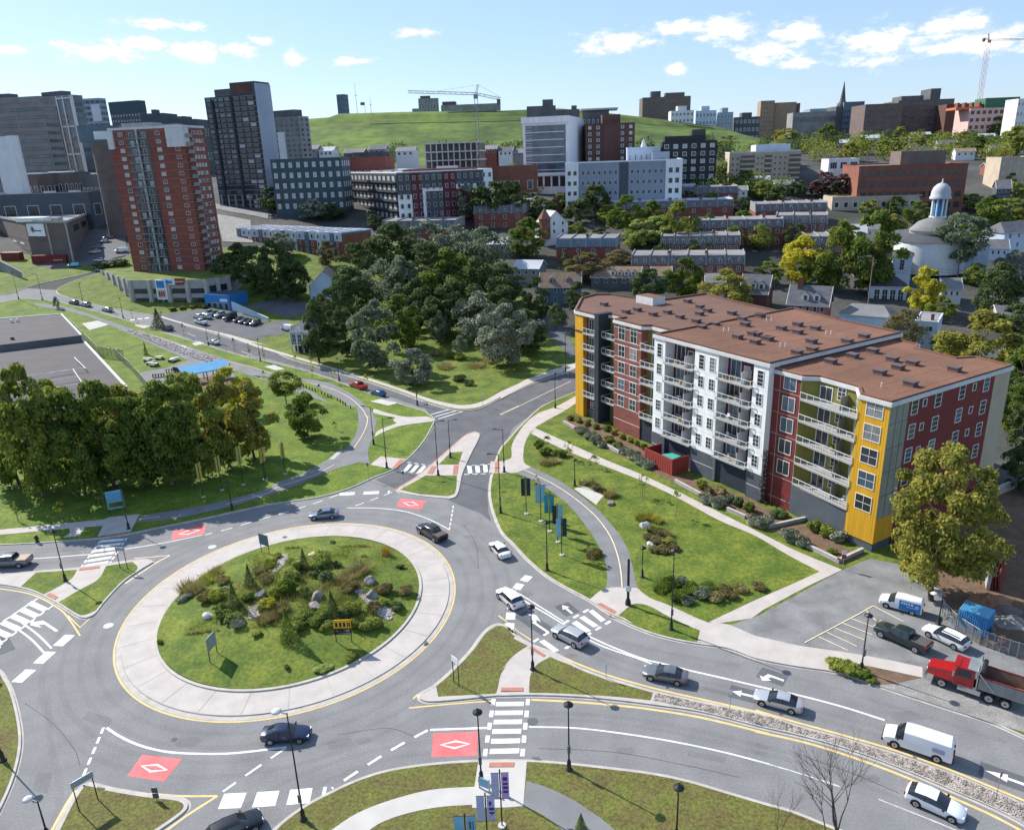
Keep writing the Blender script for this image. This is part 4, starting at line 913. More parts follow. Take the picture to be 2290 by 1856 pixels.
# ================================================================ buildings of the middle distance
def gable(b,h,ridge='x',over=0.4,roof='shingle',wall=None,hip=0.0):
    """pitched roof on a building, eaves at b.h"""
    w,d,z = b.w,b.d,b.h; mb = MB(); t = 0.18
    if ridge == 'x':
        m = d / 2; x0,x1 = -over,w + over; e = z - over * h / m
        mb.grid([(x0,-over,e),(x1,-over,e),(x1 - hip,m,z + h),(x0 + hip,m,z + h),(x0,d + over,e),(x1,d + over,e)],[(0,1,2,3),(3,2,5,4)],roof)
        mb.grid([(x0,-over,e - t),(x1,-over,e - t),(x1,-over,e),(x0,-over,e)],[(0,1,2,3)],'trim_pale')
        if hip: mb.grid([(x0,-over,e),(x0 + hip,m,z + h),(x0,d + over,e),(x1,-over,e),(x1 - hip,m,z + h),(x1,d + over,e)],[(0,1,2),(3,5,4)],roof)
        r = mb.build('roof',b.o)
        if wall and not hip: MB().grid([(0,0,z),(0,d,z),(0,m,z + h - .02),(w,0,z),(w,d,z),(w,m,z + h - .02)],[(0,2,1),(3,4,5)],wall).build('gable_wall',b.o)
        if not hip:
            tr = MB()
            for x in (x0 - .02,x1 - .12): tr.grid([(x,-over,e - t),(x + .14,-over,e - t),(x + .14,m,z + h - t),(x,m,z + h - t),(x + .14,m,z + h + .03),(x,m,z + h + .03),(x,-over,e + .03),(x + .14,-over,e + .03),(x,d + over,e - t),(x + .14,d + over,e - t),(x,d + over,e + .03),(x + .14,d + over,e + .03)],[(1,2,4,7),(0,6,5,3),(6,7,4,5),(3,5,10,8),(2,9,11,4),(5,4,11,10)],'frame_white')
            tr.build('bargeboard',r)
    else:
        m = w / 2; y0,y1 = -over,d + over; e = z - over * h / m
        mb.grid([(-over,y0,e),(-over,y1,e),(m,y1 - hip,z + h),(m,y0 + hip,z + h),(w + over,y0,e),(w + over,y1,e)],[(0,3,2,1),(3,4,5,2)],roof)
        if hip: mb.grid([(-over,y0,e),(w + over,y0,e),(m,y0 + hip,z + h),(-over,y1,e),(w + over,y1,e),(m,y1 - hip,z + h)],[(0,1,2),(3,5,4)],roof)
        r = mb.build('roof',b.o)
        if wall and not hip: MB().grid([(0,0,z),(w,0,z),(m,0,z + h - .02),(0,d,z),(w,d,z),(m,d,z + h - .02)],[(0,1,2),(3,5,4)],wall).build('gable_wall',b.o)
        if not hip:
            tr = MB(); y = y0 - .03
            tr.grid([(-over,y,e - t),(m,y,z + h - t),(m,y,z + h + .03),(-over,y,e + .03),(w + over,y,e - t),(w + over,y,e + .03)],[(0,1,2,3),(1,4,5,2)],'frame_white'); tr.build('bargeboard',r)
    return r
def dormer(r,x,y,z,w=1.7,h=1.7,dp=2.2,wall='frame_white',roof='shingle',rz=0.0,glass='glass_dark',arch=False):
    mb = MB(); a = w / 2
    mb.grid([(-a,0,0),(a,0,0),(a,0,h),(-a,0,h),(-a,dp,h),(a,dp,h),(-a,dp,0),(a,dp,0)],[(0,1,2,3),(0,3,4,6),(1,7,5,2)],wall)
    o = 0.15
    mb.grid([(-a - o,-o,h - .1),(0,-o,h + w * .38),(a + o,-o,h - .1),(-a - o,dp + .8,h - .1),(0,dp + 1.2,h + w * .38),(a + o,dp + .8,h - .1)],[(0,1,4,3),(1,2,5,4)],roof)
    mb.grid([(-a,0,h),(a,0,h),(0,0,h + w * .36)],[(0,1,2)],wall)
    d = mb.build('dormer',r,loc=(x,y,z),rot=(0,0,rz)); inst('window',wmesh(w * .62,h * .8,'frame_white',glass,1,2),d,(0,-.02,h * .1)); return d
def chimney(b,x,y,z,h=2.2,s=.45,mat='brick_red'):
    mb = MB().box(x - s,x + s,y - s,y + s,z,z + h,mat); mb.box(x - s - .1,x + s + .1,y - s - .1,y + s + .1,z + h - .25,z + h,mat); return mb.build('chimney',b.o)

# --- brick townhouse terraces with mansard roofs
def terrace(label,xm,yt,Y,a,xl,xr,units,d=16,wall='brick_red',roof='shingle',top='roof_grey',mz=3.2,floors=2,wn=2,rear=False):
    b = pb('terrace',label,xm,yt,Y,a,xl,xr,'terrace',group='brick terraces with mansard roofs',d=d)
    if b.d < 6: b.d = d
    b.h = max(b.h,6.0) 
    b.box('wall',0,b.w,0,b.d,0,b.h,wall)
    u = b.w / units; sl_ = 1.5
    rf = MB(); rf.grid([(-.2,-.25,b.h),(b.w + .2,-.25,b.h),(b.w + .2,sl_,b.h + mz),(-.2,sl_,b.h + mz),(b.w + .2,b.d - 1,b.h + mz),(-.2,b.d - 1,b.h + mz),(b.w + .2,b.d + .1,b.h),(-.2,b.d + .1,b.h)],[(0,1,2,3),(5,4,6,7)],roof)
    rf.grid([(-.2,sl_,b.h + mz),(b.w + .2,sl_,b.h + mz),(b.w + .2,b.d - 1,b.h + mz + .3),(-.2,b.d - 1,b.h + mz + .3)],[(0,1,2,3)],top); r = rf.build('roof',b.o)
    MB().grid([(0,0,b.h),(0,sl_,b.h + mz),(0,b.d - 1,b.h + mz),(0,b.d,b.h),(b.w,0,b.h),(b.w,sl_,b.h + mz),(b.w,b.d - 1,b.h + mz),(b.w,b.d,b.h)],[(0,1,2,3),(4,7,6,5)],wall).build('gable_wall',b.o)
    for i in range(units + 1):
        x = min(max(i * u,.0),b.w); MB().grid([(x - .18,-.5,b.h - .3),(x + .18,-.5,b.h - .3),(x + .18,sl_,b.h + mz + .45),(x - .18,sl_,b.h + mz + .45),(x + .18,b.d - 1,b.h + mz + .75),(x - .18,b.d - 1,b.h + mz + .75),(x - .18,b.d - 1,b.h),(x + .18,b.d - 1,b.h)],[(0,1,2,3),(3,2,4,5),(0,3,5,6),(1,7,4,2)],'stone_grey').build('party_wall',r)
    for i in range(units * wn): dormer(r,(i + .5) * u / wn,.25,b.h + .35,1.45,1.6,1.6,roof='shingle',wall='stone_grey')
    for i in range(units):
        if i % 2 == 0 and i: chimney(b,i * u,4,b.h + mz,1.3,.5)
    fz = b.h / floors if b.h < 9 else 3.1; nf = max(1,min(3,int(b.h / fz)))
    b.wins('f',.3,b.w - .3,units * wn,b.h - 2.5 - fz * (nf - 1),b.h - 2.5,nf,1.5,1.9,nx=2,nz=2)
    f = 'r' if a < 0 else 'l'
    b.wins(f,1,b.d - 1,2,b.h - 2.2,b.h + .4,2,1.1,1.3)
    return b
terrace('brick terrace with white dormers directly behind the apartment house',1665,592,-7.5,-14,1412,1724,6)
terrace('brick terrace with blue grey mansard roof beside the white turreted house',1378,552,-7,-14,1244,1420,4,roof='slate_blue',wn=1)
terrace('upper brick terrace with white dormers among the trees',1752,508,-8,-10,1545,1790,5)
terrace('brick terrace end block with steep orange gable by the green trees',1850,500,-9,-20,1735,1925,3,wall='brick_orange')
terrace('pale roofed terrace in front of the grey blocks',1640,462,-6,-6,1363,1680,8,wn=1,top='roof_pale')
terrace('low terrace roof with white dormers below the white and red flats',1020,512,-5,-12,855,1050,5,wn=1)
terrace('farther brick terrace left of the copper beech',1850,470,-7,-8,1690,1905,5,wn=1)

terrace('short brick terrace right of the upper dormered row',1915,548,-7,-12,1805,1950,4); terrace('grey roofed terrace between the wood and the turreted house',1172,476,-7,-10,1060,1205,4,wn=1); terrace('middle brick terrace with dormers above the nearest row',1655,546,-7,-13,1478,1700,6); terrace('low brick terrace at the foot of the black block',1650,432,-6,-6,1500,1680,5,wn=1)
# --- blue and brick terrace with pale ribbed roof on the left
b = pb('terrace','long blue and brick terrace with pale white roof left of the woods',763,522,318,-38,528,829,'terrace')
r = b.shell('brick_orange','roof_pale',0.3,'paleblue_clad')
b.band('f',0,b.w,b.h - 3.4,b.h,'paleblue_clad',.1); b.band('r',0,b.d,b.h - .8,b.h,'slate_blue',.1)
nb = 9
for i in range(nb): b.box('bay',b.w * (i + .12) / nb,b.w * (i + .42) / nb,-.5,.02,0,b.h - .1,'paleblue_clad' if i % 2 else 'slate_blue')
b.wins('f',.2,b.w - .2,18,b.h - 8.6,b.h - 2.6,3,1.2,1.7,nz=2,out=.52)
for i in range(12): MB().box(b.w * (i + .3) / 12,b.w * (i + .55) / 12,2,b.d - 2,b.h + .06,b.h + .5,'roof_pale').build('roof_rib',r)

# --- red brick tower on its parking podium
pz = 15.0
PT = [W(px('b1',*q),pz) for q in ((780,505),(1035,597),(1640,590),(1815,565))]
pod = thing('parking_podium','grey concrete parking podium below the red brick tower','car park',(PT[1].x,PT[1].y,0))
poly = [(p.x - PT[1].x,p.y - PT[1].y) for p in PT] + [(PT[3].x - PT[1].x + 4,PT[3].y - PT[1].y + 34),(PT[0].x - PT[1].x + 4,PT[0].y - PT[1].y + 40)]
MB().prism(poly,0,pz,'concrete_grey','grass').build('wall',pod)
def along(p,q,t,z,out):
    v = (q - p); n = Vector((v.y,-v.x,0)).normalized(); r_ = p + v * t + n * out; return (r_.x - PT[1].x,r_.y - PT[1].y,z),math.atan2(v.y,v.x)
for (p,q,n,w,hh,rows) in ((PT[1],PT[2],4,6.2,1.9,(6.6,10.0)),(PT[2],PT[3],2,4.0,2.4,(7.6,10.2)),(PT[0],PT[1],6,2.2,1.2,(10.0,))):
    L_ = (q - p).xy.length
    for i in range(n):
        for z in rows:
            l,rz = along(p,q,(i + .5) / n,z,.05); inst('opening',wmesh(min(w,L_ / n * .72),hh,None,'glass_dark'),pod,l,(0,0,rz))
    for i in range(n + 1):
        l,rz = along(p,q,i / n,0,.3); MB().box(-.7,.7,-.3,.3,0,pz + .1,'concrete_kerb').build('buttress',pod,loc=l,rot=(0,0,rz))
v = PT[2] - PT[1]
for t,m,nm in ((.52,'frame_white','white_sign'),(.66,'red_clad','red_sign')):
    l,rz = along(PT[1],PT[2],t,pz - 1.7,.5); MB().box(-2.6,2.6,-.1,.1,0,2.3,m).build(nm,pod,loc=l,rot=(0,0,rz))
    if nm == 'white_sign': MB().box(-1.5,1.5,-.16,-.11,.5,1.5,'blue_paint').build('logo',pod,loc=l,rot=(0,0,rz))
    else: MB().box(-1.9,1.7,-.16,-.11,.9,1.3,'pale_pink').build('lettering',pod,loc=l,rot=(0,0,rz))
# tower
b = pb('apartment_tower','tall red brick apartment tower with balconies above the parking podium',407,285,300,-12,240,456,'tower',z0=pz - .2)
rf = b.shell('brick_red','roof_grey',0.8,'trim_pale'); H_ = b.h; nf = 18; fh = (H_ - .5) / nf; w = b.w
for i in range(nf + 1): b.band('f',0,w,i * fh,i * fh + .16,'pink',.06); b.band('r',0,b.d,i * fh,i * fh + .16,'pink',.06)
b.box('balcony_bay',w * .25,w * .53,-.04,.02,.3,H_ - .3,'glass_dark')
b.box('pier',w * .385,w * .395,-.9,.02,0,H_,'trim_pale')
for i in range(nf):
    z = i * fh + .2
    for x0,x1 in ((w * .25,w * .385),(w * .395,w * .53)):
        s_ = MB().box(x0,x1,-1.2,.02,z - .2,z + .02,'stone_grey').build('balcony',b.o); rail(s_,x0,x1,-1.15,z,'stone_grey',1.1,3.2,(0,0))
        inst('balcony_door',wmesh(1.5,2.1,'frame_white',rnd.choice(['glass_dark','blind','glass_blue'])),b.o,((x0 + x1) / 2 + rnd.uniform(-.6,.6),-.05,z))
    for x in (.16,.66,.9): inst('window',wmesh(1.9,1.4,'frame_white',rnd.choice(['blind','glass_dark','blind','glass_blue']),2),b.o,(w * x,0,z + .9))
    s_ = MB().box(w - .1,w + 1.1,0.3,4.0,z - .2,z + .02,'stone_grey').build('balcony',b.o)
    MB().box(w + 1.0,w + 1.08,.3,4.0,z,z + 1.1,'stone_grey').build('railing',s_)
    for k in range(4): l,rz = b.place('r',6 + k * (b.d - 8) / 3.2,z + .8); inst('window',wmesh(1.2,1.4,'frame_white','blind' if rnd.random() < .5 else 'glass_dark'),b.o,l,(0,0,rz))
b.box('flat_recess',w * .79,w * .985,-.03,.02,.3,H_ - fh * 2.2,'brick_red')
for x0,x1 in ((-.3,w * .07),(w * .78,w + .35)): b.box('corner_box',x0,x1,-.7,3,H_ - fh * 2.3,H_ - .1,'trim_pale')
MB().box(w * .1,w * .5,b.d * .3,b.d * .8,H_,H_ + 2.5,'concrete_grey').build('machine_room',rf); MB().box(w * .6,w * .8,b.d * .4,b.d * .7,H_,H_ + 1.6,'metal').build('rooftop_unit',rf)

# --- dark glass tower
b = pb('apartment_tower','dark glass high-rise tower with a pale metal side wall',571,212,420,-22,457,606,'tower')
rf = b.shell('black_clad','roof_dark',0.3); H_ = b.h; w = b.w; nf = 22; fh = H_ / nf
b.band('r',0,b.d,0,H_ + 5.5,'steel_blue',.25,'metal_wall')
for k in range(1,7): b.box('panel_joint',w + .24,w + .29,b.d * k / 7,b.d * k / 7 + .12,0,H_ + 5.3,'bluegrey_clad')
up_ = b.box('upper_storeys',w * .52,w - .05,.3,b.d - .3,H_,H_ + 6.4,'frame_dark','roof_dark'); b.box('upper_storeys',w * .2,w * .52,.6,b.d - .6,H_,H_ + 3.8,'stone_dark','roof_dark')
b.box('bronze_panel',w * .56,w * .93,.18,.32,H_ + 1.0,H_ + 6.2,'brick_dark')
for i in range(nf):
    b.band('f',0,w,i * fh + fh - .35,i * fh + fh - .1,'stone_grey',.1,'floor_band')
    b.wins('f',.4,w * .5,4,i * fh + .5,0,1,w * .1,fh * .62,'frame_dark','glass_dark',glass2='glass_blue',prob=.35)
    b.wins('f',w * .55,w * .96,3,i * fh + .4,0,1,w * .115,fh * .7,'frame_dark','glass_dark',glass2='blind',prob=.14)
b.box('dark_rib',w * .13,w * .17,-.8,.02,0,H_ * .98,'black_clad'); b.box('dark_rib',w * .5,w * .54,-.6,.02,0,H_,'black_clad')
for i in range(7): b.box('column',w * (i + .3) / 7,w * (i + .5) / 7,-.5,.02,0,8,'stone_grey')

# --- brown mall on the left
pz2 = W(px('b1',540,470)).z - .5
mt = hgt(px('b1',560,480),px('b1',530,130)[1]) + pz2
MP = [W(px('b1',*q),mt) for q in ((-500,20),(0,92),(195,128),(530,128),(965,-40))]
mall = thing('shopping_mall','brown brick mall with flat roof and white sign at the left edge','mall',(MP[3].x,MP[3].y,pz2))
poly = [(p.x - MP[3].x,p.y - MP[3].y) for p in MP]; poly += [(poly[4][0] - 30,poly[4][1] + 40),(poly[0][0],poly[0][1] + 60)]
Hm = mt - pz2
MB().prism(poly,0,Hm,'brick_brown','roof_grey').build('wall',mall)
def mseg(i,t0,t1,z0,z1,mat,out,nm,par=None):
    p,q = Vector((*poly[i],0)),Vector((*poly[i + 1],0)); v = q - p; L_ = v.length
    return MB().box(L_ * t0,L_ * t1,-out,.02,z0,z1,mat).build(nm,par or mall,loc=p,rot=(0,0,math.atan2(v.y,v.x)))
for i in range(4):
    mseg(i,0,1,Hm - .5,Hm + .5,'concrete_grey',.3,'parapet'); mseg(i,0,1,Hm * .55,Hm * .58,'stone_dark',.06,'band'); mseg(i,0,1,Hm * .3,Hm * .32,'stone_dark',.06,'band')
sg = mseg(2,.04,.45,Hm * .66,Hm * .95,'white_clad',.35,'sign_board')
p = Vector((*poly[2],0)); v = Vector((*poly[3],0)) - p; L_ = v.length
lg = MB(); M('ink_blue',(0.05,0.06,0.14),0.6,0.1,1)
for a in range(7): t = a * .9; lg.tube((L_ * .17,-.4,Hm * .82),(L_ * .17 + 1.4 * math.cos(t),-.4,Hm * .82 + 1.4 * math.sin(t)),.16,'ink_blue')
lg.box(L_ * .2,L_ * .38,-.42,-.36,Hm * .775,Hm * .8,'ink_blue'); lg.build('sign_emblem',mall,loc=p,rot=(0,0,math.atan2(v.y,v.x)))
for t0 in (.5,.96): mseg(2,t0,t0 + .03,0,Hm * .96,'concrete_grey',.3,'downpipe')
for k in range(9): mseg(3,.06 + k * .1,.13 + k * .1,Hm * .72,Hm * .86,'glass_dark',.05,'window')
for k in range(3): mseg(1,.05 + k * .3,.2 + k * .3,Hm * .42,Hm * .46,'frame_white',.06,'window')
MB().box(-26,-14,8,14,Hm,Hm + 1.6,'white_clad').build('rooftop_unit',mall); MB().box(-12,-9,10,14,Hm,Hm + 1.2,'metal').build('rooftop_unit',mall)
for (t0,t1,nm,lb) in ((.16,.98,'freight_container','long red container parked against the brown mall'),):
    q0,q1 = W(px('b1',262,470)),W(px('b1',535,462)); v = q1 - q0
    c = thing(nm,lb,'container',q0,math.atan2(v.y,v.x)); L_ = v.length
    MB().box(0,L_,0,2.4,.2,3.6,'clad_darkred').build('box',c); MB().box(L_ * .62,L_ * .9,-.03,.0,1.3,1.7,'pale_pink').build('lettering',c)
    for k in range(12): MB().box(L_ * k / 12,L_ * k / 12 + .1,-.06,0,.2,3.6,'clad_darkred').build('rib',c)
q0 = W(px('b1',15,440)); c = thing('freight_container','short red container at the left end of the brown mall','container',q0,R(-8)); MB().box(0,9,0,2.4,.1,3.3,'clad_darkred').build('box',c); MB().box(0.2,8.8,.2,2.2,3.3,3.4,'pale_pink').build('lid',c)
# stone retaining wall at the far left
q = [W(px('b1',*t)) for t in ((-200,500),(0,520),(100,560),(185,590))]; rw = thing('retaining_wall','curved stone retaining wall at the far left below the mall','wall',q[1])
mb = MB()
for a_,b_,za,zb in zip(q,q[1:],(4.4,4.4,3.8),(4.4,3.8,2.8)):
    a_,b_ = a_ - q[1],b_ - q[1]; mb.grid([a_,b_,b_ + Vector((0,0,zb)),a_ + Vector((0,0,za)),b_ + Vector((.3,.8,zb)),a_ + Vector((.3,.8,za))],[(0,1,2,3),(3,2,4,5)],'stone_grey')
mb.build('stonework',rw)

# --- flat grey roof hall in the left foreground, behind the park trees
z2 = 9.0; FP = [W(px('b1',*q),z2) for q in ((650,1062),(1010,1452),(1130,1600),(-700,1700),(-700,1230),(0,1160))]
hall = thing('flat_hall','wide low hall with flat dark brown roof behind the park trees','hall',(FP[0].x,FP[0].y,0)); o_ = FP[0]
M('roof_taupe',(0.095,0.085,0.086),0.9,0.1,0.2,fine=0.08,fscale=1.5)
MB().prism([(p.x - o_.x,p.y - o_.y) for p in FP],0,z2,'brick_brown','roof_taupe').build('lower_hall',hall)
z3 = 10.8; GP = [W(px('b1',*q),z3) for q in ((490,868),(648,1035),(0,1112),(-700,1180),(-700,960),(0,905))]
MB().prism([(p.x - o_.x,p.y - o_.y) for p in GP],0,z3,'stone_dark','roof_taupe').build('upper_hall',hall)
def edge(pts,z,nm,w_=.5,mat='frame_white'):
    P_ = [Vector((p.x - o_.x,p.y - o_.y)) for p in pts]; l,r_ = ribbon(P_,w_); mb = MB()
    for i in range(len(P_) - 1): mb.grid([(*l[i],z),(*r_[i],z),(*r_[i + 1],z),(*l[i + 1],z),(*l[i],z + .25),(*r_[i],z + .25),(*r_[i + 1],z + .25),(*l[i + 1],z + .25)],[(4,5,6,7),(0,1,5,4),(1,2,6,5),(3,0,4,7),(2,3,7,6)],mat)
    mb.build(nm,hall)
edge(FP[:2],z2,'roof_edge'); edge(GP[-1:] + GP[:2],z3,'roof_edge',.4)
for x,y in ((95,935),(140,928)): p = W(px('b1',x,y),z3); MB().box(-.3,.3,-.3,.3,0,1.0,'frame_white').build('roof_pipe',hall,loc=(p.x - o_.x,p.y - o_.y,z3))
for x,y in ((100,1070),(135,1270)): p = W(px('b1',x,y),z3 if y < 1100 else z2); MB().cyl((0,0,0),.5,.7,'stone_dark',10).build('roof_vent',hall,loc=(p.x - o_.x,p.y - o_.y,z3 if y < 1100 else z2))
for x0,y0,x1,y1,s_ in ((-30,1440,560,1340,0),(-30,1500,640,1395,0),(-30,1560,660,1450,0),(-30,1620,500,1540,0),(600,1240,690,1330,0),(400,1365,690,1325,0),(590,1335,660,1440,0)):
    p,q = W(px('b1',x0,y0),z2),W(px('b1',x1,y1),z2); MB().tube((p.x - o_.x,p.y - o_.y,z2 + .9),(q.x - o_.x,q.y - o_.y,z2 + .9),.1,'frame_white',4).build('roof_rack',hall)

# --- blue play shelter, chain fence, tables
q0,q1 = W(px('b1',1490,1425)),W(px('b1',1800,1368)); v = q1 - q0; L_ = v.length
sh = thing('shelter','open shelter with bright blue roof beside the park trees','shelter',q0,math.atan2(v.y,v.x))
MB().grid([(-1,-2.2,3.0),(L_ + 1,-2.2,3.0),(L_ + 1,2.5,4.2),(-1,2.5,4.2),(-1,-2.2,2.8),(L_ + 1,-2.2,2.8)],[(0,1,2,3),(4,5,1,0)],'blue_roof').build('roof',sh)
for k in range(5): MB().cyl((L_ * k / 4,-1.7,0),.12,2.95,'black_metal',6).build('post',sh); MB().cyl((L_ * k / 4,1.9,0),.12,3.9,'black_metal',6).build('post',sh)
for k in range(1,24): x = -1 + (L_ + 2) * k / 24; MB().grid([(x,-2.2,3.03),(x + .08,-2.2,3.03),(x + .08,2.5,4.23),(x,2.5,4.23)],[(0,1,2,3)],'blue_paint').build('roof_seam',sh)
M('mesh_fence',(0.22,0.24,0.26),0.6,0.1,1,alpha=0.45)
def fence(label,pts,h,n,mat='mesh_fence',name='chain_fence'):
    P_ = [W(p) for p in pts]; f = thing(name,label,'fence',P_[0]); mb = MB(); pole = MB().cyl((0,0,0),.05,h + .1,'metal',5).mesh('post')
    for a_,b_ in zip(P_,P_[1:]):
        u,w_ = a_ - P_[0],b_ - P_[0]; mb.grid([u,w_,w_ + Vector((0,0,h)),u + Vector((0,0,h))],[(0,1,2,3)],mat)
        for k in range(n): inst('post',pole,f,u.lerp(w_,k / n))
        MB().tube(u + Vector((0,0,h)),w_ + Vector((0,0,h)),.04,'metal',4).build('top_rail',f)
    mb.build('mesh',f); return f
fence('tall mesh fence along the edge of the flat roofed hall',PL('b1',570,985,800,1215,1000,1240),3.4,6); fence('grey fence running down to the park trees beside the play plaza',PL('b1',930,1215,1060,1330,1200,1500),2.6,6)
fence('mesh construction fence in front of the blue container',PL('g3',800,470,960,640,1200,790,1420,870,1700,960),2.0,3)

# --- gabled hall, little blue pavilion, car dealer
b = pb('gabled_hall','white gabled hall with dark roof beside the dark woods',690,640,-5.5,6,672,757,'hall',d=16); b.box('wall',0,b.w,0,b.d,0,b.h,'paleblue_clad'); gable(b,5.0,'y',.3,'shingle','paleblue_clad'); b.wins('f',.4,2.4,1,.3,0,1,1.2,2.0,'frame_white','slate_blue',name='door')
b = pb('pavilion','small blue two-storey pavilion on white posts with arched gable',688,742,-6.5,-16,648,716,'pavilion')
b.box('wall',0,b.w,0,b.d,3.0,b.h,'slate_blue'); b.box('ground_floor',.6,b.w - .6,.8,b.d,0,3.0,'navy'); gable(b,2.6,'x',.5,'shingle',hip=2.5)
b.wins('f',.2,b.w - .2,3,3.6,0,1,b.w * .24,b.h - 4.4,'frame_white','glass_dark',2,2,.14); b.band('f',0,b.w,2.8,3.1,'frame_white'); b.band('f',0,b.w,b.h - .3,b.h,'frame_white')
for k in range(4): b.box('post',b.w * k / 3 - .15,b.w * k / 3 + .15,-.1,.2,0,b.h,'frame_white')
MB().cyl((0,0,0),1.1,.2,'frame_white',20).build('arch',b.o,loc=(b.w / 2,-.15,b.h + .2),rot=(math.pi / 2,0,0))
b = pb('car_dealer','low bright blue car dealer building beside the podium',512,662,-5,-25,456,530,'shop',d=9); b.shell('blue_paint','roof_dark',.2); b.wins('f',.5,b.w - .5,4,.3,0,1,b.w * .17,b.h * .45,'frame_white','glass_dark'); b.band('f',b.w * .62,b.w * .9,b.h * .6,b.h * .78,'white_clad',.12,'sign')
rw = thing('retaining_wall','pale blue concrete retaining wall behind the parked cars','wall',W(px('b1',1855,840))); q0,q1 = W(px('b1',1855,840)),W(px('b1',2142,925)); v = q1 - q0; MB().grid([(0,0,0),v,v + Vector((0,0,1.2)),(0,0,3.2),v + Vector((.3,.4,1.2)),(.3,.4,3.2)],[(0,1,2,3),(3,2,4,5)],'paleblue_clad').build('panel',rw)
q0 = W(px('b1',1310,775)); s_ = thing('pole_sign','white pole sign with a blue panel beside the parking podium','sign',q0,R(-12)); MB().box(-.25,.25,-.2,.2,0,4,'metal').build('post',s_); MB().box(-2.1,2.1,-.3,.3,1.2,8.4,'white_clad').build('panel',s_); MB().box(-1.6,1.6,-.36,-.31,5.4,8.0,'blue_paint').build('blue_panel',s_); MB().box(-1.6,1.6,-.36,-.31,1.8,4.8,'pale_pink').build('pink_panel',s_)
for k in range(3): MB().box(-1.2 + k * .9,-.6 + k * .9,-.4,-.37,2.4,4.2,'red_clad').build('digit',s_)

# --- houses above the side street and behind the apartment house
b = pb('house','blue grey clapboard house with tan roof and two dormers',1298,640,-6.5,-8,1207,1330,'house',d=9); b.box('wall',0,b.w,0,b.d,0,b.h,'slate_blue'); r = gable(b,4.2,'x',.4,'shingle_brown','slate_blue')
for k in (.28,.7): dormer(r,b.w * k,1.2,b.h + .9,1.6,1.5,2.2,'slate_blue','shingle_brown')
b.wins('f',.4,b.w - .4,4,b.h - 5.3,b.h - 2.0,2,1.0,1.6,nz=2); chimney(b,b.w - 1.2,b.d * .5,b.h + 3.4,2.2)
b = pb('house','grey house with pale roof left of the blue grey house',1204,600,-6,-20,1150,1240,'house',d=10); b.box('wall',0,b.w,0,b.d,0,b.h,'stone_grey'); gable(b,2.4,'x',.5,'roof_pale','stone_grey'); b.wins('f',.4,b.w - .4,3,b.h - 2.4,0,1,1.0,1.5)
b = pb('long_house','long brown roofed house beneath the apartment roof line',1430,620,-5,-18,1322,1475,'house',d=9); b.box('wall',0,b.w,0,b.d,0,b.h,'stone_dark'); r = gable(b,3.2,'x',.4,'shingle_brown','stone_dark'); b.wins('f',.5,b.w - .5,5,b.h - 2.2,0,1,1.4,1.5,nx=2)
for k in range(4): dormer(r,b.w * (.45 + k * .14),.6,b.h + .4,1.6,1.4,2,'frame_white','shingle_brown')
b = pb('house','white stucco house with blue roof and brown pointed turret',1215,502,-9.5,24,1181,1270,'house',d=8); b.box('wall',0,b.w,0,b.d,0,b.h,'white_wall'); gable(b,5.2,'y',.3,'roof_pale','white_wall'); MB().lathe([(2.5,0),(2.5,8),(2.9,8.1),(0.05,12.5)],'shingle_red',10,smooth=False).build('turret',b.o,loc=(1.0,.8,b.h - 6)); b.wins('f',3,b.w - .4,2,b.h - 4,b.h - .8,2,1.0,1.5)
b = pb('barn_house','brick house with big round arched gable among the trees',1286,446,-6,-20,1243,1322,'house',d=9); b.box('wall',0,b.w,0,b.d,0,b.h,'brick_red'); gable(b,3.8,'y',.4,'shingle','brick_red'); b.wins('f',2,b.w - 2,2,b.h - .4,0,1,1.6,2.6,nx=2,nz=2)
b = pb('house','dormered house with pink gable wall and tall chimney behind the apartment roof',1852,682,-6,-30,1762,1912,'house',d=8.5)
b.box('wall',0,b.w,0,b.d,0,b.h,'pink'); r = gable(b,5.0,'x',.5,'shingle','pink'); chimney(b,b.w * .22,b.d * .45,b.h + 2.6,4.2,.6)
for k in (.42,.7): dormer(r,b.w * k,.8,b.h + .7,1.9,1.9,2.4,'frame_white','shingle')
b.wins('f',.5,b.w - .5,5,b.h - 2.4,0,1,1.1,1.6); l,rz = b.place('r',b.d * .5,b.h + 1.2,.05); inst('round_window',wmesh(1.0,1.5),b.o,l,(0,0,rz))
b = pb('house','brown gabled house with dormers left of the pink gabled one',1716,655,-6,-30,1655,1776,'house',d=9); b.box('wall',0,b.w,0,b.d,0,b.h,'brick_dark'); r = gable(b,5.2,'x',.5,'shingle','brick_dark'); dormer(r,b.w * .45,.8,b.h + .7,2.0,2.0,2.4,'trim_pale','shingle'); dormer(r,b.w * .75,.8,b.h + .7,2.0,2.0,2.4,'trim_pale','shingle')
for k in (.35,.65): l,rz = b.place('r',b.d * k,b.h + .6,.05); inst('window',wmesh(.9,1.4),b.o,l,(0,0,rz))
b = pb('house','low house with pale blue hipped roof beside the pink gable',1990,708,-4,-34,1878,1996,'house',d=9); b.box('wall',0,b.w,0,b.d,0,b.h,'paleblue_clad'); gable(b,2.4,'x',.5,'roof_grey',hip=3.0)
b = pb('house','flat roofed pale house with small brick chimney and grey roof',2098,722,-7.5,-34,2046,2192,'house',d=13); b.shell('paleblue_clad','roof_grey',.25,'trim_pale'); chimney(b,b.w * .7,b.d * .22,b.h,1.6,.35); b.wins('f',.4,b.w - .4,2,b.h - 2.6,0,1,1.0,1.5)
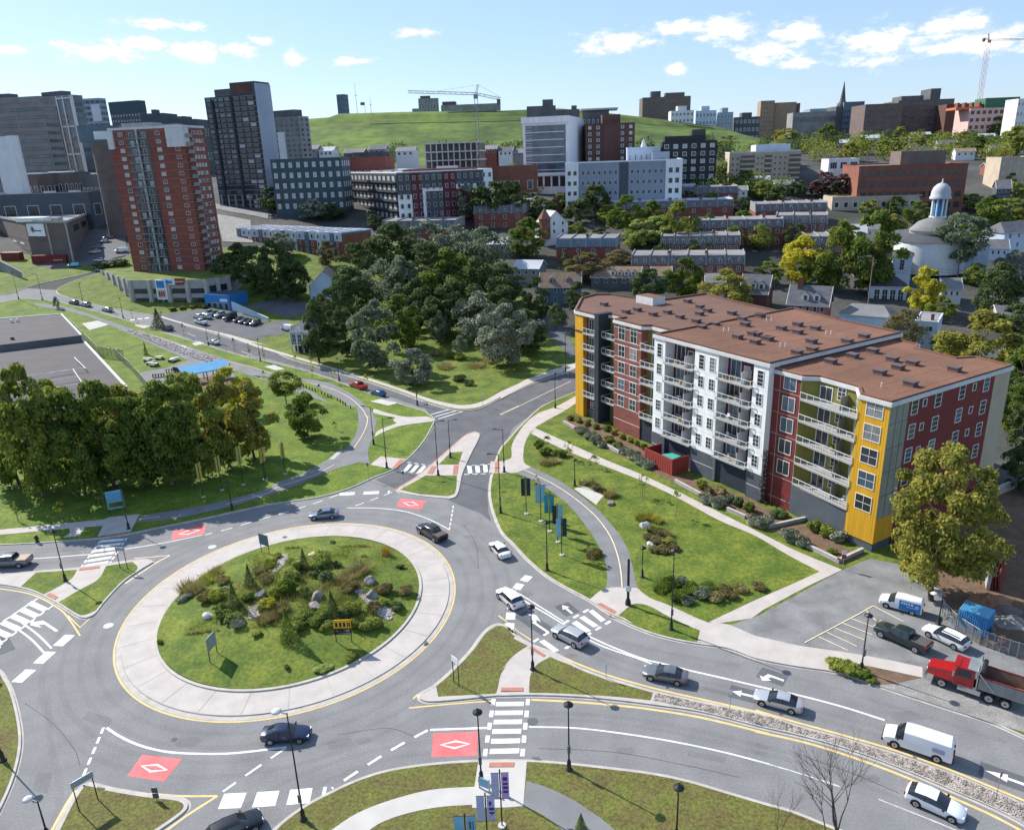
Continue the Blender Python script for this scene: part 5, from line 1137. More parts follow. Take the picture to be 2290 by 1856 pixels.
b = pb('house','white clapboard house with paired windows at the right edge',2248,520,-9,16,2240,2330,'house',d=10); b.box('wall',0,b.w,0,b.d,0,b.h,'paleblue_clad'); gable(b,3.4,'x',.5,'shingle','paleblue_clad',hip=3); b.wins('f',.6,b.w - .4,4,b.h - 5.8,b.h - 2.4,2,1.1,1.7,nx=2,nz=2)

# --- round white church with domed cupola
cc_ = at((2085,514),285); gz = th(285) - .4
ch = thing('round_church','white round church with dark roofs and a domed cupola','church',(cc_.x,cc_.y,gz))
dh = cc_.z - gz
MB().lathe([(7.2,0),(7.2,dh),(7.5,dh + .1)],'white_wall',28).build('drum',ch); MB().lathe([(7.9,dh),(7.4,dh + .6),(5.0,dh + 3.0),(1.9,dh + 4.2)],'roof_grey',28).build('roof',ch)
MB().lathe([(12.5,dh - 3.6),(7.2,dh - 1.2)],'roof_dark',28).build('skirt_roof',ch); MB().lathe([(12.0,0),(12.0,dh - 3.6)],'white_wall',28).build('aisle_wall',ch)
cup = MB().lathe([(1.9,0),(1.9,.5)],'frame_white',16).build('cupola',ch,loc=(3.0,3.0,dh + 3.9),scale=(1.55,1.55,1.5))
for k in range(8): MB().cyl((1.55 * math.cos(k * .785),1.55 * math.sin(k * .785),.4),.22,4.2,'frame_white',6).build('column',cup)
MB().lathe([(2.3,4.5),(2.4,4.9),(2.15,5.2),(2.1,6.2),(1.7,7.3),(1.0,8.0),(.2,8.35),(.12,9.2),(0,9.3)],'roof_pale',20).build('dome',cup); MB().cyl((0,0,.4),1.1,4.2,'blue_paint',10).build('core',cup)
for k in range(14): a_ = k * .4488; inst('window',wmesh(.8,1.7),ch,(7.22 * math.cos(a_),7.22 * math.sin(a_),dh - 1.0 - 2.2),(0,0,a_ + math.pi / 2))
b = pb('church_wing','pale blue church wing with arched window and dark hipped roof',2042,572,-11,-28,1998,2070,'church',d=8); b.box('wall',0,b.w,0,b.d,0,b.h,'paleblue_clad'); gable(b,1.8,'x',.4,'roof_dark',hip=3); b.wins('f',b.w * .3,b.w * .7,1,b.h - 5,0,1,1.5,3.6,nz=3,nx=2)
b = pb('church_porch','low white porch with three arched windows below the church',2030,640,-5,-20,1946,2060,'church',d=9); b.box('wall',0,b.w,0,b.d,0,b.h,'paleblue_clad'); gable(b,2.6,'x',.4,'roof_dark',hip=4); b.wins('f',b.w * .1,b.w * .95,4,.4,0,1,b.w * .16,b.h - 1.6,'frame_white','glass_dark',2,2,.14)
b = pb('church_hall','plain pale grey church hall with few dark windows',2215,548,-11,-16,2070,2228,'church',d=9); b.box('wall',0,b.w,0,b.d,0,b.h,'paleblue_clad'); gable(b,2.0,'x',.4,'roof_dark',hip=4); b.wins('f',b.w * .3,b.w * .95,2,2.4,b.h - 4,2,1.1,2.4,'frame_dark')
# ================================================================ skyline and far blocks
def tower(label,xm,yt,Y,a,xl,xr,wall,cols=6,rows=6,roof='roof_grey',frame='frame_white',glass='glass_dark',name='office_building',cat='building',ww=.5,wh=.5,side=True,z0=None,d=None,glass2=None,base=0.12,par=.5,nx=1,prob=.3):
    b = pb(name,label,xm,yt,Y,a,xl,xr,cat,z0,d=d); b.shell(wall,roof,par)
    vis = b.h - max(0,0)
    if rows:
        fh = b.h * (1 - base) / rows; cw = b.w / cols
        b.wins('f',0,b.w,cols,b.h * base + fh * (1 - wh) / 2,b.h - fh * (1 + wh) / 2,rows,cw * ww,fh * wh,frame,glass,nx=nx,fw=min(.2,cw * .08),glass2=glass2,prob=prob)
        if side:
            f = 'r' if a < 0 else 'l'; n = max(1,int(b.d / cw + .5)); n = min(n,8)
            if b.d > 3: b.wins(f,0,b.d,n,b.h * base + fh * (1 - wh) / 2,b.h - fh * (1 + wh) / 2,rows,min(cw,b.d / n) * ww,fh * wh,frame,glass,fw=min(.2,cw * .08),glass2=glass2,prob=prob)
    return b
def ontop(b,x0,x1,y0,y1,h,mat,nm='penthouse',z=0): return MB().box(b.w * x0,b.w * x1,b.d * y0,b.d * y1,b.h + z,b.h + z + h,mat,'roof_dark').build(nm,b.o)
# --- left group
b = tower('brown office slab with long ribbon windows at the far left',88,217,500,-10,-150,120,'stone_brown',4,11,frame='frame_dark',glass='glass_blue',ww=.9,wh=.4); b.band('f',0,b.w,b.h - 3,b.h,'stone_grey'); ontop(b,.2,.7,.2,.8,3,'stone_dark')
b = tower('glass office tower with tall white frames next to the brown slab',158,214,545,-24,88,184,'glass_blue',5,14,frame='frame_dark',glass='glass_blue',ww=.86,wh=.7,glass2='glass_dark')
for x0,x1,nm in ((.52,.55,'white_frame'),(.72,.75,'white_frame'),(.97,1.0,'white_frame')): b.band('f',b.w * x0,b.w * x1,b.h * .12,b.h,'frame_white',.5,nm)
for z in (.35,.66,.97): b.band('f',b.w * .52,b.w,b.h * z,b.h * z + .8,'frame_white',.5,'white_frame')
b.band('r',0,1,0,b.h,'frame_white',.5,'white_frame'); ontop(b,.05,.7,.1,.9,3.5,'stone_dark'); b.box('podium_slab',-2,b.w * .5,-.6,.1,0,b.h * .9,'glass_dark')
b = tower('grey glass block behind the white framed tower',222,221,610,-12,178,236,'steel_blue',4,12,frame='frame_dark',ww=.8,wh=.55); b.band('f',b.w * .5,b.w * .95,b.h * .72,b.h * .93,'white_wall',.3,'white_panel')
b = tower('dark gridded hotel block behind the red brick tower',308,226,690,-20,242,324,'stone_dark',10,9,frame=None,glass='blind',ww=.45,wh=.4,base=.3); b.band('f',0,b.w,b.h - 9,b.h,'teal_dark',.2); b.band('r',0,b.d,b.h - 9,b.h,'teal_dark',.2)
b = tower('low stepped slate roofed building right of the red tower',438,268,600,-6,318,450,'slate',8,2,'roof_dark',ww=.4,wh=.3,d=20); ontop(b,0,.42,0,1,5.5,'slate'); ontop(b,.12,.2,.3,.6,8.5,'slate','spire'); ontop(b,.6,.74,.2,.8,3.0,'stone_dark')
c_ = at((230,318),372); t_ = thing('round_tower','round brown concrete ramp tower beside the red brick tower','tower',(c_.x,c_.y,th(372) - 1)); MB().cyl((0,0,0),5.0,c_.z - th(372) + 1,'brick_brown',28).build('shaft',t_)
for k in range(6): MB().lathe([(5.06,0),(5.06,.25)],'stone_dark',28,c=(0,0,(c_.z - th(372)) * (k + 1) / 7)).build('joint_ring',t_)
MB().box(-9,5,-3,8,c_.z - th(372) + 1.1,c_.z - th(372) + 8,'slate_blue','roof_dark').build('head',t_); MB().box(-2,4.6,-3.1,-3.02,c_.z - th(372) + 2,c_.z - th(372) + 5.5,'white_wall').build('panel',t_)
b = pb('white_block','white rounded slab building at the left edge',24,305,392,-30,-20,30,'building'); b.shell('white_wall','roof_pale',.2); MB().cyl((0,0,0),2.4,b.h + .3,'white_wall',18).build('rounded_corner',b.o,loc=(b.w - 2,2,0))
for (lb,xm,yt,Y,a,xl,xr,wl,rf_) in (('low brown roofed shed above the mall at the left',80,392,430,-20,18,84,'brick_brown','roof_tan'),('pale roofed low shop row above the mall',150,388,440,-8,82,182,'brick_brown','roof_pale'),('dark blue grey market hall with flat roof behind the mall',196,432,385,-6,-60,214,'slate','roof_dark'),('dark pavilion between the mall and the red tower',222,392,415,-12,178,232,'stone_dark','roof_dark')):
    b = tower(lb,xm,yt,Y,a,xl,xr,wl,5,1,rf_,ww=.5,wh=.35,d=22,name='low_building')
    for k in range(4): ontop(b,.1 + k * .22,.16 + k * .22,.3,.5,1.2,'white_wall','rooftop_unit')
# --- centre left
b = tower('grey tower block right of the dark glass tower',668,262,500,-28,611,690,'stone_grey',5,12,frame='frame_dark',ww=.5,wh=.5,glass2='glass_blue'); ontop(b,0,.8,.1,.9,4.5,'stone_dark'); b.band('f',b.w * .1,b.w * .38,0,b.h * .8,'white_wall',.3,'pale_panel')
b = tower('dark teal flats with rows of white windows',762,354,395,-4,604,790,'teal_dark',9,5,'roof_dark',ww=.42,wh=.5,nx=2,glass='blind',d=16)
b = pb('apartment_block','white, black and red modern flats with grey roof',886,388,366,26,722,1100,'building'); rf = b.shell('slate','roof_pale',.5,'white_clad'); nf = 6; fh = b.h / nf
for k,(x0,x1,z0,z1,m) in enumerate(((0,.14,0,.62,'white_clad'),(.14,.24,0,1,'burgundy'),(.25,.46,0,.72,'white_clad'),(.28,.46,.14,.66,'slate'),(.46,.6,0,1,'burgundy'),(.6,.84,0,.76,'white_clad'),(.6,.81,0,.68,'red_clad'),(.84,.9,.3,1,'slate'),(.9,1.0,.3,1,'white_clad'))): b.band('f',b.w * x0,b.w * x1,b.h * z0,b.h * z1,m,.12 + .05 * k,'facade_panel')
b.wins('f',0,b.w,15,fh * .3,b.h - fh * .8,nf,b.w / 32,fh * .5,out=.6)
b.box('dark_facade',-.15,.02,0.3,b.d * .72,0,b.h - .6,'black_clad'); b.box('white_end',-.4,.02,b.d * .72,b.d + .2,b.h * .28,b.h + .4,'white_clad')
for i in range(nf):
    s_ = MB().box(-1.5,0,.5,b.d * .71,i * fh - .12,i * fh + .1,'black_clad').build('balcony',b.o); MB().box(-1.5,-1.44,.5,b.d * .71,i * fh + .1,i * fh + 1.0,'frame_dark').build('railing',s_)
    b.wins('l',1,b.d * .7,14,i * fh + .3,0,1,b.d * .7 / 24,fh * .66,'frame_dark','blind',out=.2)
b.wins('l',b.d * .75,b.d,3,b.h * .34,b.h * .82,3,b.d * .05,fh * .5,'frame_dark',out=.42)
for k in range(6): ontop(b,.1 + k * .14,.14 + k * .14,.3,.4,1.0,'metal','rooftop_unit')
b = tower('low red brick school with pale flat roof below the hill',860,352,440,-5,722,880,'brick_red',8,1,'roof_pale',ww=.6,wh=.3,d=24); ontop(b,.45,.95,.2,.9,3.0,'roof_dark')
b = tower('long rust red low building above the modern flats',1200,372,400,-4,900,1215,'brick_orange',10,1,'brick_red',ww=.4,wh=.25,d=20); ontop(b,.25,.4,.1,.5,1.5,'white_wall')
b = pb('construction_frame','unfinished concrete building with open floors under the crane',1073,316,470,-8,944,1085,'building',d=22); nf = 4; fh = b.h / nf * .62
b.box('core',b.w * .3,b.w * .7,6,16,0,b.h,'concrete_grey','roof_dark'); b.box('base',0,b.w,1,b.d,0,b.h * .4,'concrete_grey')
for i in range(4):
    z = b.h * .4 + i * b.h * .19; b.box('floor_slab',0,b.w * (1 if i < 3 else .95),0,b.d,z,z + .7,'concrete_white')
    if i < 3:
        for k in range(10): b.box('column',b.w * (k + .3) / 10,b.w * (k + .3) / 10 + .6,.5,1.2,z + .7,z + b.h * .19,'concrete_white')
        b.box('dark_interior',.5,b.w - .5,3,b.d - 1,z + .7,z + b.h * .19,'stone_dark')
# --- tower cranes
def crane(label,base,Y,mast_top,jib_l,jib_r,apex,mat,w=1.6):
    z0 = th(Y) - 1; m0,j0,j1,ap = at(mast_top,Y),at(jib_l,Y),at(jib_r,Y),at(apex,Y)
    t = thing('tower_crane',label,'crane',(m0.x,Y,z0)); o = Vector((m0.x,Y,z0)); H_ = m0.z - z0
    def lattice(p,q,s,nm,n):
        mb = MB(); p,q = Vector(p),Vector(q); d = (q - p); u = Vector((0,s / 2,0)); v_ = d.normalized().cross(Vector((0,1,0))) * s / 2; cs = [u + v_,u - v_,-u - v_,-u + v_]
        for c in cs: mb.tube(p + c,q + c,.13,mat,4)
        for i in range(n):
            for k in range(4):
                a_,b_ = (cs[k],cs[(k + 1) % 4]) if (i + k) % 2 else (cs[(k + 1) % 4],cs[k]); mb.tube(p + d * (i / n) + a_,p + d * ((i + 1) / n) + b_,.07,mat,3)
        return mb.build(nm,t)
    lattice((0,0,0),(0,0,H_),w,'mast',int(H_ / 3)); lattice((0,0,H_ + .8),j0 - o,1.2,'jib',int((j0 - m0).length / 3)); lattice((0,0,H_ + .8),j1 - o,1.2,'counter_jib',max(2,int((j1 - m0).length / 3)))
    lattice((0,0,H_),ap - o,.9,'apex',3); cj = j1 - o; MB().box(cj.x - 2,cj.x,-1,1,cj.z - 3,cj.z,'stone_dark').build('counterweight',t)
    MB().box(-1.2,1.2,-2.2,-.8,H_ - 1.8,H_ + .5,mat).build('cab',t)
    for q,nm in (((j0 - o) * .6 + Vector((0,0,H_ * .4)),'tie'),(cj,'tie')): MB().tube(ap - o,(q.x,0,q.z + .8),.07,mat,3).build(nm,t)
M('crane_grey',(0.22,0.23,0.27),0.6,0.1,1); M('crane_red',(0.50,0.24,0.22),0.6,0.1,1)
crane('grey tower crane with long jib in front of the green hill',(1066,330),455,(1064,214),(912,206),(1119,222),(1069,190),'crane_grey',1.8)
crane('pale red tower crane at the right edge of the skyline',(2191,216),780,(2211,92),(2420,86),(2203,86),(2211,76),'crane_red',3.0)
# --- on the hill
b = tower('slim dark blue tower on the skyline left of the masts',768,212,1150,-20,752,778,'slate_blue',3,10,'roof_dark',frame='frame_dark',glass='glass_blue',ww=.7,wh=.5,z0=64)
for (x,y0,y1,lb) in ((799,252,184,'tall white signal mast on the green hill'),(830,250,216,'shorter white signal mast on the green hill')):
    p,q = at((x,y0),840),at((x,y1),840); t = thing('signal_mast',lb,'mast',(p.x,840,p.z - 3)); MB().cyl((0,0,0),.35,q.z - p.z + 3,'trim_pale',6,.12).build('pole',t); MB().box(-1.6,1.6,-.1,.1,(q.z - p.z) * .66,(q.z - p.z) * .66 + .3,'stone_dark').build('yard',t)
p = at((817,250),840); t = thing('flagpole','short flagpole with a dark flag between the two masts','flagpole',(p.x,840,p.z - 3)); MB().cyl((0,0,0),.2,12,'trim_pale',5).build('pole',t); MB().box(-4.4,-.2,-.05,.05,9,11.8,'stone_dark').build('flag',t)
b = tower('terraced stone apartment block on the hill crest',935,222,1100,4,906,980,'stone_grey',7,3,frame='frame_white',ww=.5,wh=.4,d=24,z0=66); b.box('terrace_drum',-9,0,2,22,0,b.h * .82,'stone_grey'); ontop(b,.1,.6,.2,.8,4,'stone_dark')
b = tower('long brown stone barracks on the hill crest right of the crane',1117,232,1100,-3,986,1122,'stone_grey',16,2,frame=None,ww=.5,wh=.3,d=24,z0=66); ontop(b,.02,.24,.1,.9,5,'brick_brown','end_pavilion')
# --- centre right
b = pb('office_building','white cornered office block with blue louvred glass front',1272,260,430,-16,1168,1306,'building'); b.shell('white_clad','roof_pale',.3); w,h = b.w,b.h
b.box('glass_front',w * .06,w * .93,-.06,.02,h * .30,h * .9,'glass_blue'); b.box('white_cornice',-.6,w,-.9,.02,h * .93,h + .3,'white_clad'); b.box('white_sill',-.3,w,-.9,.02,h * .26,h * .3,'white_clad')
for i in range(6): b.band('f',w * .04,w * .9,h * (.33 + i * .096),h * (.33 + i * .096) + .35,'white_clad',.6,'louvre')
for i in range(18): b.band('f',w * .04,w * .2,h * (.31 + i * .033),h * (.31 + i * .033) + .18,'white_clad',.4,'thin_louvre')
for k in range(5): b.box('window',w * (.12 + k * .17),w * (.25 + k * .17),-.1,.02,h * .12,h * .25,'glass_dark')
b = tower('dark stone armoury with castle roof line on the hill edge',1296,246,560,-4,1178,1303,'stone_dark',7,2,'roof_dark',frame=None,ww=.4,wh=.4,d=24); ontop(b,.0,.55,0,.6,3.4,'stone_dark'); ontop(b,.3,.5,.1,.5,7.5,'stone_dark','turret'); ontop(b,.85,.95,.1,.5,3,'stone_dark','turret')
b = tower('building with thin overhanging pale roof on posts',1362,248,470,-6,1302,1372,'stone_dark',6,2,'roof_pale',frame='frame_white',ww=.5,wh=.5,d=16); b.box('overhang',-1,b.w + 5,-2,b.d,b.h + .6,b.h + 1.5,'concrete_white')
b = tower('eight storey brick apartment block with white windows near the hill',1420,276,450,-2,1310,1428,'brick_dark',6,9,ww=.36,wh=.5,d=22,glass2='blind'); ontop(b,.35,.72,.2,.8,5.2,'brick_dark','roof_house'); b.band('f',b.w * .36,b.w * .62,0,b.h,'brick_dark',.5,'blank_wall')
b = pb('apartment_block','long four storey grey block with white bays',1527,358,376,-9,1264,1582,'building'); b.shell('bluegrey_clad','roof_pale',.6,'white_clad'); w,h = b.w,b.h
for x0,x1 in ((0,.115),(.86,1.0)): b.band('f',w * x0,w * x1,0,h,'white_clad',.35,'white_bay')
b.box('flat_recess',w * .465,w * .545,-.02,.02,0,h,'slate')  # shadow of the recess painted as a flat dark strip on the front
b.wins('f',w * .01,w * .11,2,h * .22,h * .78,4,1.5,1.9,'frame_dark',out=.36); b.wins('f',w * .13,w * .46,7,h * .22,h * .78,4,1.4,1.8,'frame_white'); b.wins('f',w * .55,w * .85,6,h * .22,h * .78,4,1.4,1.8,'frame_white'); b.wins('f',w * .875,w * .985,2,h * .22,h * .78,4,1.7,2.2,'frame_dark',out=.36)
b.box('low_wing',w * .05,w + 2,-6,-.3,0,h * .2,'beige','roof_grey'); ontop(b,.76,.92,.3,.8,4,'bluegrey_clad')
for k in range(5): b.box('brick_pier',w * (.1 + k * .2),w * (.14 + k * .2),-6.3,-5.9,0,h * .2,'brick_orange')
b = tower('pale blue house with small white steeple behind the grey block',1478,330,425,-6,1403,1486,'paleblue_clad',6,2,'roof_pale',ww=.3,wh=.4,d=14,name='house',cat='house'); MB().lathe([(1.6,0),(1.4,1.5),(.1,5)],'white_wall',8).build('steeple',b.o,loc=(b.w * .5,4,b.h))
b = tower('black modern block with big white windows right of the grey block',1604,316,420,-8,1481,1612,'black_clad',6,6,'roof_dark',glass='blind',ww=.5,wh=.55,glass2='glass_dark',prob=.5,d=20); ontop(b,.05,.8,.1,.9,3.2,'black_clad'); ontop(b,.55,.8,.2,.8,6.2,'frame_dark')
b = tower('tall brown concrete hospital slab on the horizon',1545,216,880,-3,1437,1549,'brick_brown',20,10,frame=None,glass='glass_dark',ww=.5,wh=.5,d=30,z0=58); ontop(b,.2,.4,.3,.7,7,'stone_dark'); ontop(b,.5,.9,.3,.7,5,'brick_brown')
for (lb,xm,yt,Y,xl,xr,wl,c,r_) in (('white curved condominium in front of the brown slab',1552,248,820,1501,1556,'white_wall',6,5),('pale condo block right of the white one',1602,248,840,1556,1606,'paleblue_clad',6,4),('blue grey low condo on the skyline',1640,252,850,1606,1644,'steel_blue',5,4),('distant dark flat block left of the tan towers',1700,262,860,1644,1704,'stone_dark',6,3)):
    b = tower(lb,xm,yt,Y,-4,xl,xr,wl,c,r_,ww=.6,wh=.45,d=20,z0=57,glass='glass_blue'); ontop(b,.3,.7,.2,.8,5,wl)
b = tower('tan brick tower pair on the skyline',1733,226,980,-8,1702,1736,'tan',5,8,frame=None,ww=.3,wh=.4,d=24,z0=60); b.box('second_shaft',b.w + 1,b.w + 26,4,26,0,b.h - 2,'tan')
b = tower('darker tan slab with white stripe beside the tan towers',1790,232,985,-6,1752,1794,'brick_brown',6,7,frame=None,ww=.4,wh=.4,d=24,z0=60); b.band('f',b.w * .2,b.w * .34,b.h * .2,b.h * .9,'white_wall',.3,'white_stripe')
p = at((1878,252),900); q = at((1884,182),900); t = thing('church_spire','thin dark church spire on the right skyline','spire',(p.x + 2,900,58)); MB().box(-9,9,-6,20,0,p.z - 52,'stone_dark','roof_dark').build('nave',t); MB().lathe([(5,0),(5,p.z - 50),(3.2,p.z - 46),(.15,q.z - 58)],'stone_dark',8,smooth=False).build('steeple',t)
for (lb,xm,yt,Y,xl,xr,wl,c,r_,dd) in (('long pale grey college block on the right skyline',1870,250,860,1774,1934,'stone_grey',18,2,24),('blue roofed arena behind the college block',1868,243,980,1812,1872,'steel_blue',8,1,30),('blue grey tower block right of the spire',1934,228,890,1888,1938,'slate_blue',6,6,24),
    ('brown brick hospital wing left part of the big complex',2020,232,800,1936,2028,'brick_brown',7,5,40),('tallest brown brick hospital wing on the right skyline',2135,222,815,2010,2140,'brick_brown',9,5,40),('plain brown hospital wing at the right of the complex',2190,232,790,2118,2200,'brick_dark',5,4,40)):
    b = tower(lb,xm,yt,Y,-5,xl,xr,wl,c,r_,ww=.7,wh=.18 if 'brown' in lb else .4,frame=None,d=dd,z0=56)
    if 'tallest' in lb: ontop(b,.1,.5,.2,.8,5,'stone_dark'); ontop(b,.62,.8,.2,.8,11,'stone_dark','lift_tower')
b = tower('pink and green construction block beneath the pale red crane',2288,240,740,-6,2170,2330,'pale_pink',9,4,'orange',frame='frame_white',glass='brick_red',ww=.75,wh=.6,d=30,z0=52); ontop(b,.3,.95,.1,.8,9,'green_net','netting'); ontop(b,-.25,.25,.1,.8,2,'orange','formwork')
for k in range(4): ontop(b,-.2 + k * .14,-.16 + k * .14,.2,.4,6,'brick_red','rebar_stack')
b = tower('white hospital end block at the right edge of the skyline',2300,222,700,-4,2278,2330,'white_wall',3,4,ww=.4,wh=.4,d=20,z0=50)
# --- right middle distance
b = pb('apartment_block','beige and brick apartment block with balconies right of the black block',1792,338,-18,-14,1632,1856,'building'); b.shell('beige','roof_grey',.5,'trim_pale'); w,h = b.w,b.h
for x0,x1 in ((.16,.36),(.5,.6),(.84,1.0)): b.box('balcony_stack',w * x0,w * x1,-.1,.02,h * .1,h * .92,'glass_dark')
for i in range(6):
    for x0,x1 in ((.16,.36),(.5,.6),(.84,1.0)): b.box('balcony',w * x0,w * x1,-1.2,.02,h * (.1 + i * .14),h * (.1 + i * .14) + .9,'beige')
b.wins('f',w * .02,w * .15,2,h * .16,h * .8,5,1.2,1.5); b.wins('f',w * .38,w * .49,2,h * .16,h * .8,5,1.2,1.5); b.wins('f',w * .62,w * .82,3,h * .16,h * .8,5,1.2,1.5)
b.box('brick_side',w - .05,w + .15,0,b.d,0,h,'brick_red'); b.wins('r',.5,b.d - .5,4,h * .16,h * .8,5,2.2,2.2,out=.2,nx=2); ontop(b,.4,.9,.2,.7,4,'paleblue_clad')
b = tower('white low factory wing with big windows left of the brick office',1922,356,-13,-6,1854,1932,'white_wall',3,2,'roof_pale',ww=.7,wh=.6,d=14,nx=3)
b = pb('office_building','large four storey red brick office with square dark windows',2166,368,-21,-13,1922,2244,'building'); b.shell('brick_orange','roof_tan',.7,'brick_red'); w,h = b.w,b.h
b.wins('f',w * .02,w * .98,12,h * .12,h * .80,4,w / 12 * .68,h * .13,'frame_dark','glass_dark',fw=.12); b.wins('r',b.d * .04,b.d * .96,9,h * .12,h * .80,4,b.d / 9 * .5,h * .13,'frame_dark','glass_dark',glass2='beige',prob=.35)
for k in range(1,4): b.band('f',0,w,h * (.28 + k * .19),h * (.28 + k * .19) + .3,'brick_red',.1)
pe = ontop(b,.42,.84,.2,.7,6.5,'brick_brown'); MB().box(w * .56,w * .72,b.d * .2 - .1,b.d * .2 + .02,h + 1.2,h + 4.6,'glass_dark').build('opening',pe)
b = tower('low tan roofed industrial hall in front of the brick office',2075,438,-7,-10,1862,2100,'beige',10,1,'roof_tan',ww=.5,wh=.4,d=20)
b = tower('plain beige block at the right edge beyond the brick office',2320,352,-16,-12,2240,2400,'beige',5,3,'roof_grey',ww=.2,wh=.3,d=20)
b = pb('house','grey gabled house below the beige block at the right edge',2262,420,-9,-20,2230,2330,'house',d=9); b.box('wall',0,b.w,0,b.d,0,b.h,'slate'); gable(b,3.4,'x',.4,'shingle','slate'); b.wins('f',.4,b.w - .4,3,b.h - 5.4,b.h - 2.2,2,1.1,1.6)
# small houses between the trees on the right hillside
HS = [(1735,330,'white_wall','roof_grey'),(1760,352,'beige','shingle_brown'),(1830,300,'white_wall','shingle'),(1900,318,'stone_grey','roof_pale'),(1945,308,'white_wall','roof_pale'),(1990,325,'beige','shingle'),(2060,300,'white_wall','roof_pale'),(2120,322,'stone_grey','shingle'),(2160,338,'white_wall','shingle_brown'),(2205,305,'stone_grey','roof_pale'),(2240,330,'beige','shingle'),(2275,285,'white_wall','roof_grey'),(1700,300,'white_wall','roof_pale'),(1870,290,'white_wall','shingle'),(2100,285,'stone_grey','roof_grey'),(2230,372,'brick_orange','shingle'),(1165,330,'pink','shingle_brown'),(1140,352,'white_wall','roof_pale'),(1700,402,'stone_grey','roof_pale'),(1755,412,'brick_brown','roof_grey'),(1650,425,'white_wall','roof_grey'),(1880,395,'stone_grey','shingle'),(2265,395,'stone_grey','shingle'),(1960,512,'white_wall','roof_grey'),(2010,528,'beige','shingle'),(1915,520,'brick_red','roof_pale'),(2160,502,'white_wall','shingle'),(2235,555,'paleblue_clad','shingle'),(1545,545,'brick_red','roof_grey'),(1600,630,'white_wall','roof_grey'),(1935,590,'brick_brown','shingle'),(1530,425,'white_wall','roof_pale'),(1130,410,'brick_red','roof_grey'),(1190,455,'white_wall','roof_pale'),(1110,545,'stone_grey','roof_pale'),(1480,615,'stone_grey','shingle_brown'),(2130,645,'white_wall','roof_grey'),(2255,705,'beige','shingle')]
WORDS = ['leftmost above the beige flats','tucked behind the beige flats','among dark trees below the college block','under a pale metal roof above the white factory','with pale roof left of the broad yellow tree','half hidden by a yellow tree','below the tallest hospital wing','just above the brick office penthouse','right of the brick office penthouse','with pale roof below the plain hospital wing','near the right edge above the brick office','topmost at the right edge','beneath the tan tower pair','below the church spire','highest in the row below the hospital','of orange brick behind the brick office','of pink brick left of the louvred office','of white walls left of the louvred office','with pale roof below the beige flats','of brown brick left of the copper beech','of white walls behind the pale roofed terrace','under the white factory wing','of grey walls at the right edge below the beige block','with grey roof behind the tall green trees','of beige walls left of the domed church','of red brick beyond the yellow tree','of white walls behind the domed church','of pale blue walls right of the church hall','of red brick between two terraces','of white walls just above the apartment roof','of brown brick beside the church porch','of white walls at the foot of the black block','of red brick right of the modern flats','of white walls behind the turreted house','of grey walls at the top of the dark wood','with brown roof behind the stair penthouse','of white walls below the church hall','of beige walls at the right edge by the wires']
for (x,y,wl,rf_),wd in zip(HS,WORDS):
    b = pb('house','small hillside house ' + wd,x + 22,y,-5.5,rnd.uniform(-25,-8),x - 22,x + 34,'house',d=9,group='small houses on the hillside'); b.box('wall',0,b.w,0,b.d,0,b.h,wl); gable(b,rnd.uniform(1.8,3),'x',.4,rf_,wl); b.wins('f',.4,b.w - .4,3,b.h - 2.4,0,1,b.w * .12,1.4)
for i,(x,w,wl,rf_) in enumerate(((690,30,'stone_grey','roof_grey'),(728,26,'white_wall','roof_pale'),(790,36,'brick_brown','roof_grey'),(842,30,'stone_grey','shingle'),(905,34,'white_wall','roof_grey'),(1010,40,'stone_grey','roof_pale'),(1092,30,'brick_red','roof_grey'),(1130,26,'white_wall','shingle'),(1162,26,'stone_grey','roof_grey'))):
    b = pb('house','low house at the foot of the green hill, %s from the left' % ('first second third fourth fifth sixth seventh eighth ninth'.split()[i]),x + w * .6,333 + 4 * (i % 3),545,-8,x - w * .6,x + w * .9,'house',d=12,group='low houses at the hill foot'); b.box('wall',0,b.w,0,b.d,0,b.h,wl); gable(b,2.6,'x',.4,rf_,wl); b.wins('f',.4,b.w - .4,3,b.h - 2.6,0,1,b.w * .14,1.6)
# utility poles with wires on the right
def pole(label,base,top):
    p = W(base); h = hgt(base,top); t = thing('utility_pole',label,'pole',p); MB().cyl((0,0,0),.17,h,'tan',7,.11).build('pole',t); MB().box(-1.2,1.2,-.06,.06,h - .9,h - .75,'tan').build('crossarm',t); MB().cyl((.3,0,h - 2.6),.25,.9,'metal',8).build('transformer',t); return p + Vector((0,0,h - .6))
w0 = pole('wooden utility pole beside the church porch',px('b4',895,800),px('b4',930,415)[1]); w1 = pole('wooden utility pole near the right edge behind the autumn tree',px('b4',2040,960),px('b4',2115,525)[1])
pole('wooden utility pole left of the domed church',px('a4',1065,1714),px('a4',1085,1590)[1]); pole('utility pole in front of the blue grey house',px('b3',572,730),px('b3',565,520)[1]); pole('tall bare pole left of the low dormered terrace',px('b2',940,170),px('b2',930,10)[1])
ends = [(w0,w1),(w1,w1 + Vector((30,-10,0))),(w0,w0 + Vector((-60,25,2)))]
for k,(a_,b_) in enumerate(ends):
    o_ = thing('power_line',['sagging wires between the two wooden poles on the right','wires running off the right edge from the last pole','wires running left from the pole by the church porch'][k],'wire',a_)
    for j in range(4):
        pts = [a_.lerp(b_,i / 10) - a_ + Vector((0,0,-.9 * j - 2.0 * math.sin(math.pi * i / 10) * .5)) for i in range(11)]; mb = MB()
        for u_,v_ in zip(pts,pts[1:]): mb.tube(u_,v_,.035,'black_metal',3)
        mb.build('wire',o_)
